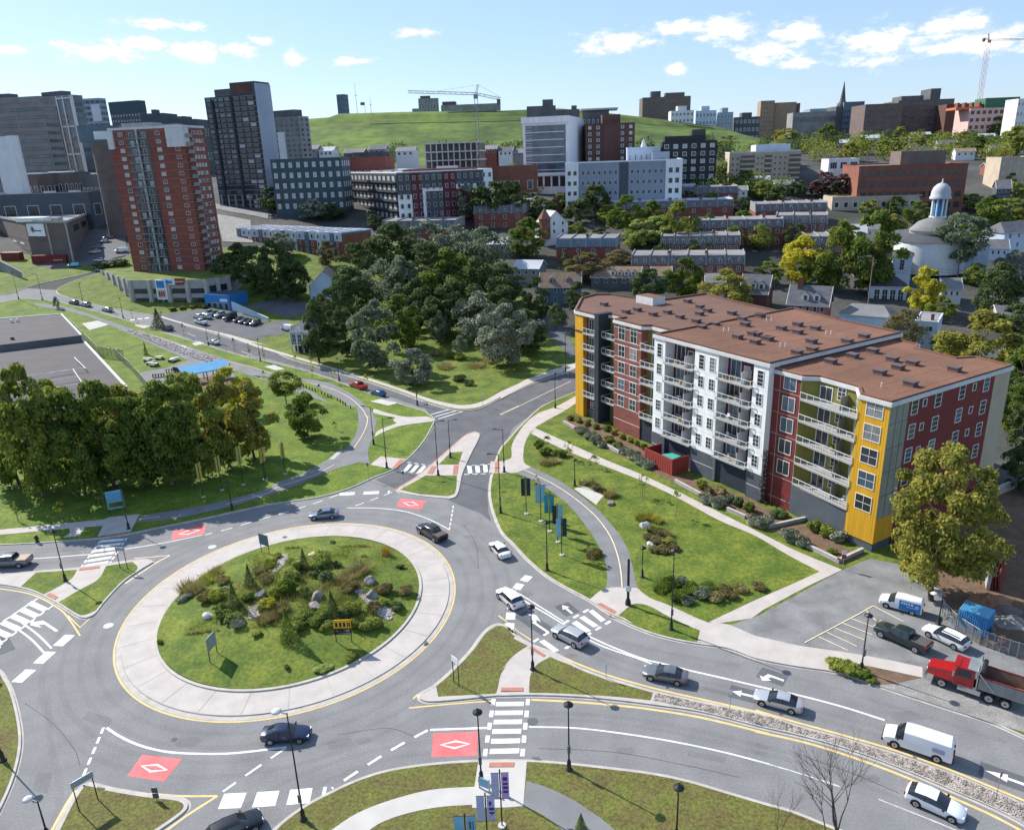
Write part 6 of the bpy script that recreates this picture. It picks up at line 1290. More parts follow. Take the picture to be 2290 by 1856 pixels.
# ================================================================ vegetation
import numpy as np
def leafmat(name,c,c2,tr=0.46):
    k = 2.1; c = tuple(v * k for v in c); c2 = tuple(v * k for v in c2); M(name,c,0.75,0.2,0.6,c2=c2,fine=0.28,fscale=3.5,transl=tr,spec=0.25)
leafmat('leaf_olive',(0.072,0.095,0.016),(0.165,0.182,0.034)); leafmat('leaf_green',(0.048,0.078,0.014),(0.105,0.135,0.022)); leafmat('leaf_dark',(0.028,0.044,0.015),(0.066,0.088,0.026),0.3)
leafmat('leaf_silver',(0.060,0.082,0.048),(0.125,0.150,0.092)); leafmat('leaf_autumn',(0.13,0.085,0.02),(0.25,0.165,0.035)); leafmat('leaf_yellow',(0.16,0.16,0.014),(0.36,0.32,0.03))
leafmat('leaf_pale',(0.115,0.150,0.035),(0.22,0.25,0.07)); leafmat('leaf_copper',(0.035,0.020,0.022),(0.07,0.038,0.035),0.15); leafmat('leaf_brown',(0.075,0.064,0.026),(0.13,0.112,0.045))
leafmat('leaf_gold',(0.098,0.105,0.02),(0.205,0.188,0.038)); leafmat('leaf_grey',(0.085,0.098,0.062),(0.155,0.165,0.115),0.15); leafmat('leaf_straw',(0.13,0.115,0.045),(0.2,0.17,0.07),0.3)
leafmat('leaf_tawny',(0.11,0.095,0.024),(0.21,0.17,0.05)); M('bark',(0.10,0.075,0.055),0.9,0.2,1.5); M('bark_pale',(0.26,0.22,0.18),0.9,0.2,1.5); M('rock',(0.25,0.23,0.215),0.9,0.3,0.8,fine=0.2,fscale=4,bump=0.6,bscale=3); M('rock_white',(0.62,0.60,0.58),0.9,0.15,1.0,bump=0.5,bscale=3); M('rock_sand',(0.50,0.36,0.24),0.9,0.15,1.0)
def quads(name,P,Nn,size,mat,rng,aspect=0.7):
    n = len(P); t = rng.normal(size=(n,3)); u = np.cross(Nn,t); u /= np.linalg.norm(u,axis=1)[:,None] + 1e-9; v = np.cross(Nn,u); v /= np.linalg.norm(v,axis=1)[:,None] + 1e-9
    s = size[:,None] if hasattr(size,'__len__') else size
    u = u * s; v = v * s * aspect
    co = np.empty((n,4,3)); co[:,0] = P - u; co[:,1] = P - v * 1.0; co[:,2] = P + u; co[:,3] = P + v
    me = bpy.data.meshes.new(name); me.vertices.add(n * 4); me.vertices.foreach_set('co',co.ravel()); me.loops.add(n * 4); me.loops.foreach_set('vertex_index',np.arange(n * 4,dtype=np.int32))
    me.polygons.add(n); me.polygons.foreach_set('loop_start',np.arange(0,n * 4,4,dtype=np.int32)); me.polygons.foreach_set('loop_total',np.full(n,4,dtype=np.int32))
    me.update(calc_edges=True); me.validate(); me.materials.append(MAT[mat]); return me
def crown(seed,n=7000,K=46,z0=0.16,leaf=0.020,shape='round',loose=0.0,cr0=.09,cr1=.19):
    rng = np.random.default_rng(seed); C_ = []
    for i in range(K):
        a = rng.uniform(0,6.283); h = rng.uniform(0,1)
        if shape == 'round': rad = math.sin(math.pi * (0.12 + 0.86 * h)) ** 0.75
        elif shape == 'tall': rad = math.sin(math.pi * (0.08 + 0.9 * h)) ** 1.1
        elif shape == 'vase': rad = (0.35 + 0.9 * h) if h < .72 else 1.0 - (h - .72) * 2.2
        else: rad = 1 - h
        r_ = rad * 0.40 * (rng.uniform(0.35,1.0) ** 0.5) * rng.uniform(.85,1.12)
        C_.append((r_ * math.cos(a),r_ * math.sin(a),z0 + 0.06 + (0.86 - z0) * h,rng.uniform(cr0,cr1) * (1.0 - .3 * h)))
    C_ = np.array(C_); k = rng.integers(0,K,n); d = rng.normal(size=(n,3)); d /= np.linalg.norm(d,axis=1)[:,None]; d[:,2] = np.where(d[:,2] < -.35,-d[:,2],d[:,2])
    rr_ = C_[k,3] * rng.uniform(0.2,1.0,n) ** .35 * rng.uniform(.85,1.1 + loose,n)
    P = C_[k,:3] + d * rr_[:,None] * np.array([1.0,1.0,0.8]); Nn = d + rng.normal(size=(n,3)) * 0.75 + np.array([0,0,.3])
    P[:,2] = np.clip(P[:,2],z0 * .7,1.0)
    return quads('crown',P,Nn,leaf * rng.uniform(.6,1.35,n),'leaf_green',rng)
def conifer(seed,n=2600,leaf=.028):
    rng = np.random.default_rng(seed); h = rng.uniform(0,1,n) ** 1.5; lay_ = np.floor(h * 11) / 11; fr = (h * 11) % 1.0
    r_ = (1 - h) * .46 * (0.55 + .45 * (1 - fr)) * rng.uniform(.5,1,n) ** .6; a = rng.uniform(0,6.283,n)
    P = np.stack([r_ * np.cos(a),r_ * np.sin(a),.06 + .94 * h],1); Nn = np.stack([np.cos(a) * .6,np.sin(a) * .6,np.full(n,.8)],1) + rng.normal(size=(n,3)) * .5
    return quads('crown',P,Nn,leaf * rng.uniform(.6,1.3,n),'leaf_dark',rng,.45)
def mound_mesh(seed,n=900,leaf=.05,spiky=False):
    rng = np.random.default_rng(seed); K = 9; C_ = np.stack([rng.uniform(-.28,.28,K),rng.uniform(-.28,.28,K),rng.uniform(.2,.62,K)],1); k = rng.integers(0,K,n)
    d = rng.normal(size=(n,3)); d /= np.linalg.norm(d,axis=1)[:,None]; d[:,2] = np.abs(d[:,2]); P = C_[k] + d * np.array([.24,.24,.36]) * rng.uniform(.6,1.05,n)[:,None]
    P[:,2] *= rng.uniform(.35,1,n) ** .3 if not spiky else 1
    Nn = d + rng.normal(size=(n,3)) * .6
    if spiky: Nn[:,2] *= .15
    return quads('foliage',P,Nn,leaf * rng.uniform(.6,1.4,n),'leaf_green',rng,.35 if spiky else .7)
def tuft_mesh(seed,n=420):
    rng = np.random.default_rng(seed); a = rng.uniform(0,6.283,n); r_ = rng.uniform(0,.38,n) ** .8; b0 = np.stack([r_ * np.cos(a),r_ * np.sin(a),np.zeros(n)],1); lean = rng.normal(size=(n,2)) * .14; h = rng.uniform(.55,1.05,n)
    tip = b0 + np.stack([lean[:,0] + b0[:,0] * .35,lean[:,1] + b0[:,1] * .35,h],1); w_ = np.stack([-np.sin(a),np.cos(a),np.zeros(n)],1) * .016
    co = np.empty((n,3,3)); co[:,0] = b0 - w_; co[:,1] = b0 + w_; co[:,2] = tip; me = bpy.data.meshes.new('foliage'); me.from_pydata(co.reshape(-1,3).tolist(),[],[(3 * i,3 * i + 1,3 * i + 2) for i in range(n)]); me.materials.append(MAT['leaf_straw']); return me
def trunk(seed,top=.62,r=.022,mat='bark',limbs=6):
    g = random.Random(seed); mb = MB(); p = Vector((0,0,-.01)); pts = [p]
    for i in range(5): p = p + Vector((g.uniform(-.02,.02),g.uniform(-.02,.02),(top + .01) / 5)); pts.append(p)
    for i in range(5): mb.tube(pts[i],pts[i + 1],r * (1 - i * .16),mat,7,r * (1 - (i + 1) * .16))
    for k in range(limbs):
        i = g.randint(2,5) if limbs else 5; q = pts[min(i,5)]; a = g.uniform(0,6.28); e = q + Vector((math.cos(a) * g.uniform(.16,.3),math.sin(a) * g.uniform(.16,.3),g.uniform(.08,.24))); mb.tube(q,e,r * .42,mat,5,r * .12)
    return mb.mesh('trunk')
CR = {'round': [crown(i,12500,34 + 6 * i,.04,.020) for i in range(4)],'tall': [crown(10 + i,11000,32 + 6 * i,.03,.020,shape='tall') for i in range(3)],'loose': [crown(20 + i,4200,34,.06,.022,'tall',.5) for i in range(2)],'vase': [crown(30,7000,44,.22,shape='vase')],
      'far': [crown(40 + i,3000,34,.03,.036) for i in range(3)],'conifer': [conifer(50),conifer(51)],'sapling': [crown(60 + i,240,12,.34,.040,'tall',.6) for i in range(2)],'big': [crown(70,26000,85,.10,.0135,'round',.25,.045,.12)]}
TK = [trunk(i) for i in range(3)]; TKP = [trunk(9,r=.014,mat='bark_pale')]; TKS = trunk(5,.8,.008,'bark',3)
tcount = [0]
def setmat(o,m):
    o.material_slots[0].link = 'OBJECT'; o.material_slots[0].material = MAT[m]
def tree(cx,by,ty,w,kind,mat,label,cat='tree',group=None,name=None,h=None,base=None):
    tcount[0] += 1; k = tcount[0]; g = random.Random(k * 7 + 1)
    p = base if base is not None else W((cx,by)); hh = h or hgt((cx,by),ty)
    c = w2c(p - Vector((0,0,CAMZ))); wm = w / FPX * c.z if base is None else w
    t = thing(name or ('conifer' if kind == 'conifer' else 'young_tree' if kind == 'sapling' else 'tree'),label,cat,p,g.uniform(0,6.28),group)
    v = CR[kind]; cr = inst('crown',v[k % len(v)],t,(0,0,0),(0,0,0),(wm * 1.12,wm * 1.12,hh * 1.02)); setmat(cr,mat)
    inst('trunk',TKS if kind == 'sapling' else TKP[0] if mat in ('leaf_silver',) else TK[k % 3],t,(0,0,0),(0,0,0),(max(hh * .8,.5),max(hh * .8,.5),hh))
    if kind == 'sapling' and group and 'staked' in group:
        for s in (-1,1): MB().cyl((.35 * s,0,0),.03,min(1.6,hh * .5),'tan',4).build('stake',t)
    return t
NTH = ['first','second','third','fourth','fifth','sixth','seventh','eighth','ninth','tenth','eleventh','twelfth','thirteenth','fourteenth','fifteenth','sixteenth','seventeenth','eighteenth','nineteenth','twentieth','twenty-first','twenty-second','twenty-third','twenty-fourth','twenty-fifth','twenty-sixth','twenty-seventh','twenty-eighth','twenty-ninth','thirtieth','thirty-first','thirty-second','thirty-third','thirty-fourth','thirty-fifth','thirty-sixth','thirty-seventh','thirty-eighth','thirty-ninth','fortieth','forty-first','forty-second','forty-third','forty-fourth','forty-fifth','forty-sixth']
def trow(rows,fmt,group):
    for i,r_ in enumerate(sorted(rows,key=lambda q: q[0])): tree(*r_,fmt % NTH[i],group=group)
# --- park trees beside the roundabout
for a in ((45,1085,880,130,'round','leaf_green','leafy tree at the left end of the park grove'),(100,1112,805,165,'tall','leaf_olive','tallest yellow green tree at the left of the park grove'),(190,1108,878,140,'round','leaf_green','dense dark green tree left of the blue park board'),
          (255,1095,855,150,'round','leaf_green','broad tree behind the blue park board'),(150,1040,850,140,'round','leaf_olive','yellow green tree in the back row of the park grove'),(320,1092,885,140,'round','leaf_green','olive tree in the middle of the park grove'),
          (390,1085,858,145,'round','leaf_green','olive tree turning gold in the park grove'),(455,1068,838,140,'round','leaf_olive','tree with autumn tinted crown above the banner poles'),(515,1045,832,130,'tall','leaf_gold','tall autumn coloured tree at the right of the park grove'),
          (570,1028,848,110,'round','leaf_gold','brownish tree at the right end of the park grove'),(300,1030,862,130,'round','leaf_gold','gold tinged tree in the back row behind the grove'),(520,925,822,80,'round','leaf_yellow','small yellow tree beside the blue shelter'),
          (641,905,832,88,'vase','leaf_olive','spreading pale green tree with forked trunk on the park lawn'),(691,980,878,88,'round','leaf_green','round dark green tree alone on the park lawn'),(410,975,838,100,'round','leaf_pale','bright olive tree in front of the shelter roof')):
    tree(*a,group='trees of the park grove')
# --- dark wood in the middle
DW = [(715,812,668,80,'tall','leaf_dark'),(745,770,640,90,'tall','leaf_dark'),(845,830,668,120,'tall','leaf_silver'),(790,720,600,110,'round','leaf_dark'),(928,862,778,88,'round','leaf_grey'),(1135,820,682,130,'round','leaf_grey'),(1180,790,690,90,'round','leaf_dark'),(984,772,694,40,'loose','leaf_silver'),
      (855,690,578,110,'loose','leaf_silver'),(905,700,572,110,'tall','leaf_silver'),(960,690,545,140,'round','leaf_dark'),(1010,700,555,130,'round','leaf_green'),(1075,720,575,130,'round','leaf_dark'),(1120,690,590,120,'round','leaf_dark'),(880,620,500,130,'round','leaf_dark'),(800,640,545,100,'round','leaf_dark'),
      (960,600,495,110,'round','leaf_grey'),(1030,600,500,110,'loose','leaf_grey'),(1090,610,505,110,'loose','leaf_silver'),(1000,640,600,70,'loose','leaf_silver'),(1180,578,488,85,'round','leaf_green'),(1030,800,752,36,'loose','leaf_silver'),(900,780,660,100,'round','leaf_green'),(1000,760,640,110,'round','leaf_dark'),(1070,770,650,110,'loose','leaf_grey'),(940,740,620,110,'tall','leaf_dark'),(775,800,690,80,'round','leaf_dark'),(1130,750,640,100,'round','leaf_dark'),(1200,720,620,60,'round','leaf_dark')]
trow(DW,'dark tree of the central wood, %s from the left','trees of the dark central wood')
trow([(540,625,545,70,'round','leaf_dark'),(575,655,552,90,'round','leaf_dark'),(622,668,538,85,'round','leaf_dark'),(660,672,575,80,'round','leaf_dark'),(735,598,540,45,'round','leaf_brown'),(630,575,520,70,'round','leaf_grey'),(505,640,570,60,'round','leaf_dark'),(355,735,690,40,'conifer','leaf_dark')],'tree between the podium and the white gabled hall, %s from the left','trees beside the podium')
trow([(612,478,418,62,'far','leaf_dark'),(650,478,430,60,'far','leaf_dark'),(700,492,446,70,'far','leaf_grey'),(745,490,455,60,'far','leaf_dark'),(840,512,478,40,'far','leaf_dark'),(905,500,458,50,'far','leaf_dark'),(1050,490,412,75,'far','leaf_grey'),(1095,500,402,95,'far','leaf_dark'),(1145,500,405,80,'far','leaf_dark'),(1190,480,430,70,'far','leaf_grey'),(1330,490,412,85,'far','leaf_dark'),(1215,495,440,70,'far','leaf_dark'),(1290,500,450,60,'far','leaf_dark'),(1365,500,455,60,'far','leaf_olive')],'dusky tree in the row below the modern flats, %s from the left','trees below the modern flats')
trow([(1400,535,438,80,'round','leaf_green'),(1455,520,450,62,'round','leaf_green'),(1510,555,450,95,'round','leaf_olive'),(1465,550,485,95,'round','leaf_pale'),(1425,556,492,70,'round','leaf_pale'),(1310,628,565,100,'round','leaf_brown'),(1385,615,560,90,'round','leaf_brown'),(1265,600,560,50,'conifer','leaf_dark'),(1450,678,600,85,'round','leaf_dark'),(1530,672,575,80,'round','leaf_green'),(1625,700,602,115,'round','leaf_gold'),(1585,535,480,50,'round','leaf_green'),(1700,560,500,60,'loose','leaf_olive'),(1600,600,560,40,'round','leaf_green'),(1290,700,630,60,'round','leaf_dark'),(1245,740,680,50,'loose','leaf_dark')],'tree among the brick terraces, %s from the left','trees among the terraces')
trow([(1790,640,528,100,'round','leaf_yellow'),(1870,655,490,100,'tall','leaf_olive'),(1945,660,468,125,'round','leaf_green'),(1830,650,560,80,'round','leaf_green'),(1995,540,480,60,'round','leaf_gold'),(2140,625,478,120,'vase','leaf_silver'),(2060,700,595,80,'round','leaf_yellow'),(2010,790,690,95,'loose','leaf_brown'),(2185,850,695,170,'round','leaf_gold'),(2275,890,775,90,'round','leaf_green'),(2225,725,590,105,'round','leaf_dark'),(2265,640,560,90,'round','leaf_grey'),(2250,520,445,100,'round','leaf_olive'),(2200,530,440,90,'round','leaf_green'),(2050,500,450,60,'round','leaf_green'),(2262,760,680,90,'round','leaf_dark'),(2120,800,740,90,'round','leaf_green')],'tree around the white church, %s from the left','trees around the church')
s_ = 600 / 2142
HT = [(1690 + x * s_,yb * s_,yt * s_,w * s_,'far',m) for x,yb,yt,w,m in ((1100,1030,930,180,'leaf_green'),(1260,1020,880,200,'leaf_dark'),(1420,1020,930,150,'leaf_brown'),(1560,1070,990,140,'leaf_green'),(1740,1090,930,180,'leaf_dark'),(1960,1100,920,220,'leaf_green'),(2080,1240,1000,330,'leaf_olive'),(650,1020,940,160,'leaf_olive'),(560,1180,990,180,'leaf_green'),(850,1080,980,160,'leaf_gold'),(1150,1130,1010,140,'leaf_olive'),(860,1110,1040,120,'leaf_green'),(230,1140,1020,240,'leaf_gold'),(400,1120,1010,180,'leaf_brown'),(740,1290,1140,200,'leaf_gold'),(850,1230,1090,160,'leaf_olive'),(1050,1240,1100,230,'leaf_olive'),(1350,1170,1075,180,'leaf_olive'),(1650,1150,1050,140,'leaf_green'),(1750,1200,1060,140,'leaf_green'),(2020,1240,1160,120,'leaf_pale'),(20,1050,930,200,'leaf_dark'),(150,1010,900,180,'leaf_dark'),(470,1000,940,160,'leaf_dark'),(950,1020,950,160,'leaf_dark'),(-130,1030,950,160,'leaf_dark'),(-60,1000,930,150,'leaf_dark'),(310,1020,945,150,'leaf_dark'),(1860,1020,960,130,'leaf_dark'),(1500,1000,910,150,'leaf_brown'),(-180,1110,1010,170,'leaf_gold'),(-230,1180,1080,150,'leaf_brown'),(-290,1080,1000,130,'leaf_olive'),(-400,1020,950,130,'leaf_dark'),(640,1150,1080,120,'leaf_olive'),(1280,1110,1050,120,'leaf_green'),(1480,1140,1080,120,'leaf_gold'),(1930,1200,1120,150,'leaf_olive'))]
trow(HT,'tree on the right hillside below the skyline, %s from the left','trees on the right hillside')
for a in ((1690 + 600 * s_,1570 * s_,1365 * s_,400 * s_,'far','leaf_copper','broad dark purple copper beech in front of the brick office'),(560 + 715 * s_,1180 * s_,1080 * s_,150 * s_,'far','leaf_dark','round dark tree at the foot of the green hill'),(560 + 990 * s_,1180 * s_,1115 * s_,75 * s_,'far','leaf_green','small round tree at the foot of the green hill'),(560 + 1105 * s_,1240 * s_,1095 * s_,95 * s_,'conifer','leaf_dark','dark pointed spruce below the green hill'),(560 + 460 * s_,1160 * s_,1040 * s_,45 * s_,'conifer','leaf_dark','narrow dark conifer at the left foot of the hill'),(1120 + 1240 * s_,1150 * s_,1050 * s_,90 * s_,'far','leaf_dark','lone dark tree on the right slope of the hill'),(165,415,398,22,'far','leaf_yellow','tiny yellow tree behind the dark market hall'),(128,690,664,14,'far','leaf_grey','small bushy tree on the verge near the far left bend'),(327,795,764,12,'conifer','leaf_green','slim columnar tree on the lawn behind the shelter')): tree(*a)
trow([(1665,425,380,50,'far','leaf_green'),(1705,445,402,55,'far','leaf_olive'),(1738,460,415,60,'far','leaf_dark'),(1622,450,410,48,'far','leaf_dark'),(1592,475,432,50,'far','leaf_green'),(1782,440,402,42,'far','leaf_dark'),(1662,478,440,50,'far','leaf_dark'),(1765,488,450,45,'far','leaf_green'),(2003,478,440,45,'far','leaf_green'),(2162,470,432,60,'far','leaf_olive'),(2212,482,438,62,'far','leaf_green'),(2262,455,408,65,'far','leaf_olive'),(2284,505,450,60,'far','leaf_dark'),(1942,485,445,45,'far','leaf_olive'),(1622,395,362,40,'far','leaf_dark'),(1610,350,318,45,'far','leaf_green'),(1880,440,408,42,'far','leaf_green'),(1905,380,352,30,'far','leaf_gold'),(1640,372,342,40,'far','leaf_brown'),(1600,312,284,50,'far','leaf_gold'),(1575,318,290,36,'far','leaf_olive'),(2255,425,385,40,'far','leaf_green'),(2130,345,318,50,'far','leaf_olive'),(2180,350,322,46,'far','leaf_green')],'tree around the red brick office, %s from the left','trees around the brick office')
# --- the large gold green tree right of the apartment house
bp_ = W((2112,1352)); hh = hgt((2112,1352),985)
tree(2082,1345,990,255,'big','leaf_gold','very large golden green tree beside the yellow apartment corner')
# --- staked saplings
trow([px('b1',900,855) + (px('b1',0,795)[1],9,'sapling','leaf_pale'),px('b1',1058,900) + (px('b1',0,830)[1],10,'sapling','leaf_pale'),px('b1',1252,975) + (px('b1',0,885)[1],10,'sapling','leaf_pale'),px('b1',1470,1050) + (px('b1',0,945)[1],12,'sapling','leaf_grey'),px('b1',1757,1105) + (px('b1',0,1015)[1],13,'sapling','leaf_grey'),px('b1',1875,1170) + (px('b1',0,1060)[1],12,'sapling','leaf_grey'),px('b1',1995,1210) + (px('b1',0,1100)[1],13,'sapling','leaf_olive'),px('b2',115,1255) + (px('b2',0,1130)[1],11,'sapling','leaf_olive'),px('b2',370,1310) + (px('b2',0,1195)[1],13,'sapling','leaf_pale'),px('b2',500,1385) + (px('b2',0,1240)[1],13,'sapling','leaf_pale'),px('b2',670,1430) + (px('b2',0,1300)[1],14,'sapling','leaf_pale'),px('b2',930,1500) + (px('b2',0,1350)[1],18,'sapling','leaf_yellow'),px('b2',555,1520) + (px('b2',0,1430)[1],14,'sapling','leaf_olive'),px('b2',110,1400) + (px('b2',0,1320)[1],14,'sapling','leaf_olive')],'young staked street tree along the upper street, %s from the left','young staked trees along the upper street')
trow([px('c1',150,885) + (px('c1',0,720)[1],18,'sapling','leaf_olive'),px('c1',505,865) + (px('c1',0,720)[1],32,'sapling','leaf_yellow'),px('c1',810,740) + (px('c1',0,620)[1],30,'sapling','leaf_pale'),px('c3',370,330) + (px('c3',0,200)[1],36,'sapling','leaf_green'),px('c3',550,390) + (px('c3',0,235)[1],34,'sapling','leaf_pale'),px('c3',745,460) + (px('c3',0,355)[1],32,'sapling','leaf_olive'),px('c3',1130,690) + (px('c3',0,490)[1],32,'sapling','leaf_pale'),px('c3',1395,850) + (px('c3',0,640)[1],30,'sapling','leaf_pale'),px('c3',285,640) + (px('c3',0,510)[1],20,'sapling','leaf_brown'),px('c3',705,1200) + (px('c3',0,1050)[1],26,'sapling','leaf_brown'),px('c2',675,160) + (px('c2',0,85)[1],16,'sapling','leaf_green'),px('d3',640,1720) + (px('d3',0,1580)[1],36,'conifer','leaf_green')],'young staked tree on the lawns, %s from the left','young staked trees on the lawns')
trow([(2262,965,860,80,'round','leaf_green'),(2285,1020,905,80,'round','leaf_dark'),(2240,905,828,70,'round','leaf_olive'),(2290,930,835,70,'round','leaf_dark'),(2210,880,800,60,'round','leaf_dark'),(2275,1100,980,90,'round','leaf_dark'),(2290,860,780,60,'round','leaf_olive')],'tree behind the right end of the apartment house, %s from the left','trees behind the apartment end')
trow([(1560,580,530,60,'round','leaf_green'),(1640,560,505,55,'round','leaf_olive'),(1780,560,500,60,'round','leaf_dark'),(1480,590,545,50,'round','leaf_dark'),(1715,640,585,60,'round','leaf_olive'),(1340,560,510,60,'round','leaf_dark'),(1230,530,470,60,'round','leaf_green'),(1290,540,500,50,'round','leaf_olive'),(1540,460,425,50,'far','leaf_dark'),(1470,450,420,45,'far','leaf_dark'),(1900,560,505,60,'round','leaf_green'),(2150,560,500,60,'round','leaf_green'),(2000,620,560,55,'round','leaf_dark'),(2180,640,590,55,'round','leaf_olive'),(1660,510,470,50,'far','leaf_green'),(1430,470,440,45,'far','leaf_green'),(1260,470,430,60,'far','leaf_green'),(2100,720,660,60,'round','leaf_olive'),(1820,520,478,45,'far','leaf_olive')],'garden tree behind the terraces, %s from the left','garden trees behind the terraces')
# --- the wooded hillside behind the brick office: far-off trees that read as one mass
def wood(name,label,cols,rows,n,mat,seed,hs=1.0):
    rng = np.random.default_rng(seed); P = []; Nn = []; S_ = []
    for i in range(n):
        p = W((rng.uniform(*cols),rng.uniform(*rows)))
        if p.y > 1500: continue
        h = rng.uniform(6,11) * hs; w_ = h * rng.uniform(.45,.7); m = 170; d = rng.normal(size=(m,3)); d /= np.linalg.norm(d,axis=1)[:,None]; lob = 1 + .25 * np.sin(d[:,:1] * 5 + i) * np.cos(d[:,1:2] * 4 + i)
        q = d * lob * rng.uniform(.75,1.05,(m,1)) * np.array([w_,w_,h * .5]) + np.array([p.x,p.y,p.z + h * .52]); P.append(q); Nn.append(d + rng.normal(size=(m,3)) * .6); S_.append(rng.uniform(.5,1.1,m) * h * .085)
    tag(inst(name,quads(name,np.concatenate(P),np.concatenate(Nn),np.concatenate(S_),mat,rng)),label,kind='stuff')
wood('distant_wood','dark green trees covering the far right hillside',(1600,2320),(292,345),150,'leaf_dark',1); wood('distant_wood','olive trees scattered over the far right hillside',(1600,2320),(296,362),90,'leaf_olive',2); wood('distant_wood','autumn tinted trees scattered over the far right hillside',(1560,2320),(300,365),45,'leaf_gold',3); wood('distant_wood','dark trees along the foot of the green hill',(650,1640),(338,368),110,'leaf_dark',4,1.4); wood('distant_wood','mixed green trees in front of the grassy hill',(670,1180),(338,350),40,'leaf_green',6,1.7); wood('distant_wood','green trees filling the blocks around the grey flats',(1100,1760),(385,440),60,'leaf_green',5)
# --- shrubs
MO = [mound_mesh(1,1700,.055),mound_mesh(2,1700,.055),mound_mesh(3,1500,.065)]; SP = [mound_mesh(4,1800,.075,True),mound_mesh(5,1800,.075,True)]; TU = [tuft_mesh(1),tuft_mesh(2)]
BODY = MB().lathe([(.34,0),(.42,.25),(.36,.5),(.2,.68),(.02,.74)],'leaf_dark',9).mesh('body')
def shrubs(rows,fmt,group,dz=0.0,ground=None,cat='shrub'):
    """rows: pixel x, pixel y of the foot, width m, height m, kind, material"""
    for i,(x,y,w,h,k,m) in enumerate(sorted(rows,key=lambda q: q[0])):
        p = W((x,y))
        if ground:
            for _ in range(4): z = ground(p.x,p.y); p = W((x,y),z)
        else: p.z += KH + dz
        if ground and k == 'm': w *= .85; h *= .8
        g = random.Random(int(x * 13 + y)); t = thing({'m': 'shrub','s': 'shrub','t': 'grass_clump','c': 'conifer'}[k],fmt % NTH[i],cat,p,g.uniform(0,6.28),group)
        me = {'m': MO,'s': SP,'t': TU,'c': CR['conifer']}[k]; f = inst('foliage',me[g.randint(0,len(me) - 1)],t,scale=(w,w,h)); setmat(f,m)
        if k in 'ms': bo = inst('body',BODY,t,scale=(w * .78,w * .78,h * .8)); setmat(bo,m)
        elif k == 'c': inst('trunk',TKS,t,scale=(h * .5,h * .5,h))
def Q(t,rows): return [px(t,r_[0],r_[1]) + tuple(r_[2:]) for r_ in rows]
shrubs(Q('c3',[(560,70,2.2,1.3,'m','leaf_gold'),(620,90,2.2,1.3,'m','leaf_gold'),(690,115,2.2,1.3,'m','leaf_gold'),(760,140,2.0,1.2,'m','leaf_olive'),(845,160,2.2,1.4,'m','leaf_olive'),(905,190,1.8,1.3,'m','leaf_gold'),(970,225,1.7,1.3,'m','leaf_gold'),(1030,250,1.7,1.3,'m','leaf_gold'),(1085,275,1.6,1.3,'m','leaf_olive'),(1140,305,1.6,1.3,'m','leaf_olive'),(1190,335,1.6,1.4,'m','leaf_gold'),
   (640,175,3.2,1.3,'s','leaf_grey'),(705,215,3.2,1.4,'s','leaf_grey'),(770,255,3.0,1.6,'s','leaf_grey'),(800,290,2.2,1.2,'s','leaf_grey'),(870,245,2.6,1.3,'m','leaf_green'),(930,290,2.4,1.2,'m','leaf_green'),(990,345,3.0,1.3,'s','leaf_grey'),(1050,385,3.0,1.4,'s','leaf_grey'),(1110,425,3.0,1.4,'s','leaf_grey'),(1170,460,2.8,1.5,'s','leaf_grey'),(950,310,1.6,1.0,'m','leaf_dark'),
   (1610,620,2.4,1.6,'m','leaf_olive'),(1660,660,1.8,1.2,'m','leaf_brown'),(1760,660,2.2,1.2,'m','leaf_straw'),(1650,735,3.0,1.4,'s','leaf_grey'),(1730,765,3.2,1.6,'s','leaf_grey'),(1810,720,2.4,1.3,'s','leaf_grey'),(1900,765,1.8,1.8,'m','leaf_dark'),(1985,805,2.0,1.7,'m','leaf_green'),(2010,905,3.0,1.4,'s','leaf_grey'),(2090,930,3.0,1.5,'s','leaf_grey')])
   + Q('c4',[(70,900,2.8,1.4,'s','leaf_grey'),(190,850,3.0,1.3,'m','leaf_dark'),(290,1040,3.2,1.6,'s','leaf_grey'),(360,1075,2.6,1.4,'s','leaf_grey'),(470,960,2.4,1.8,'m','leaf_olive'),(560,1000,2.8,1.8,'m','leaf_olive'),(660,1040,2.8,1.8,'m','leaf_grey'),(610,1140,1.8,.8,'m','leaf_green')]),'shrub in the bed at the apartment front, %s from the left','shrubs along the apartment front')
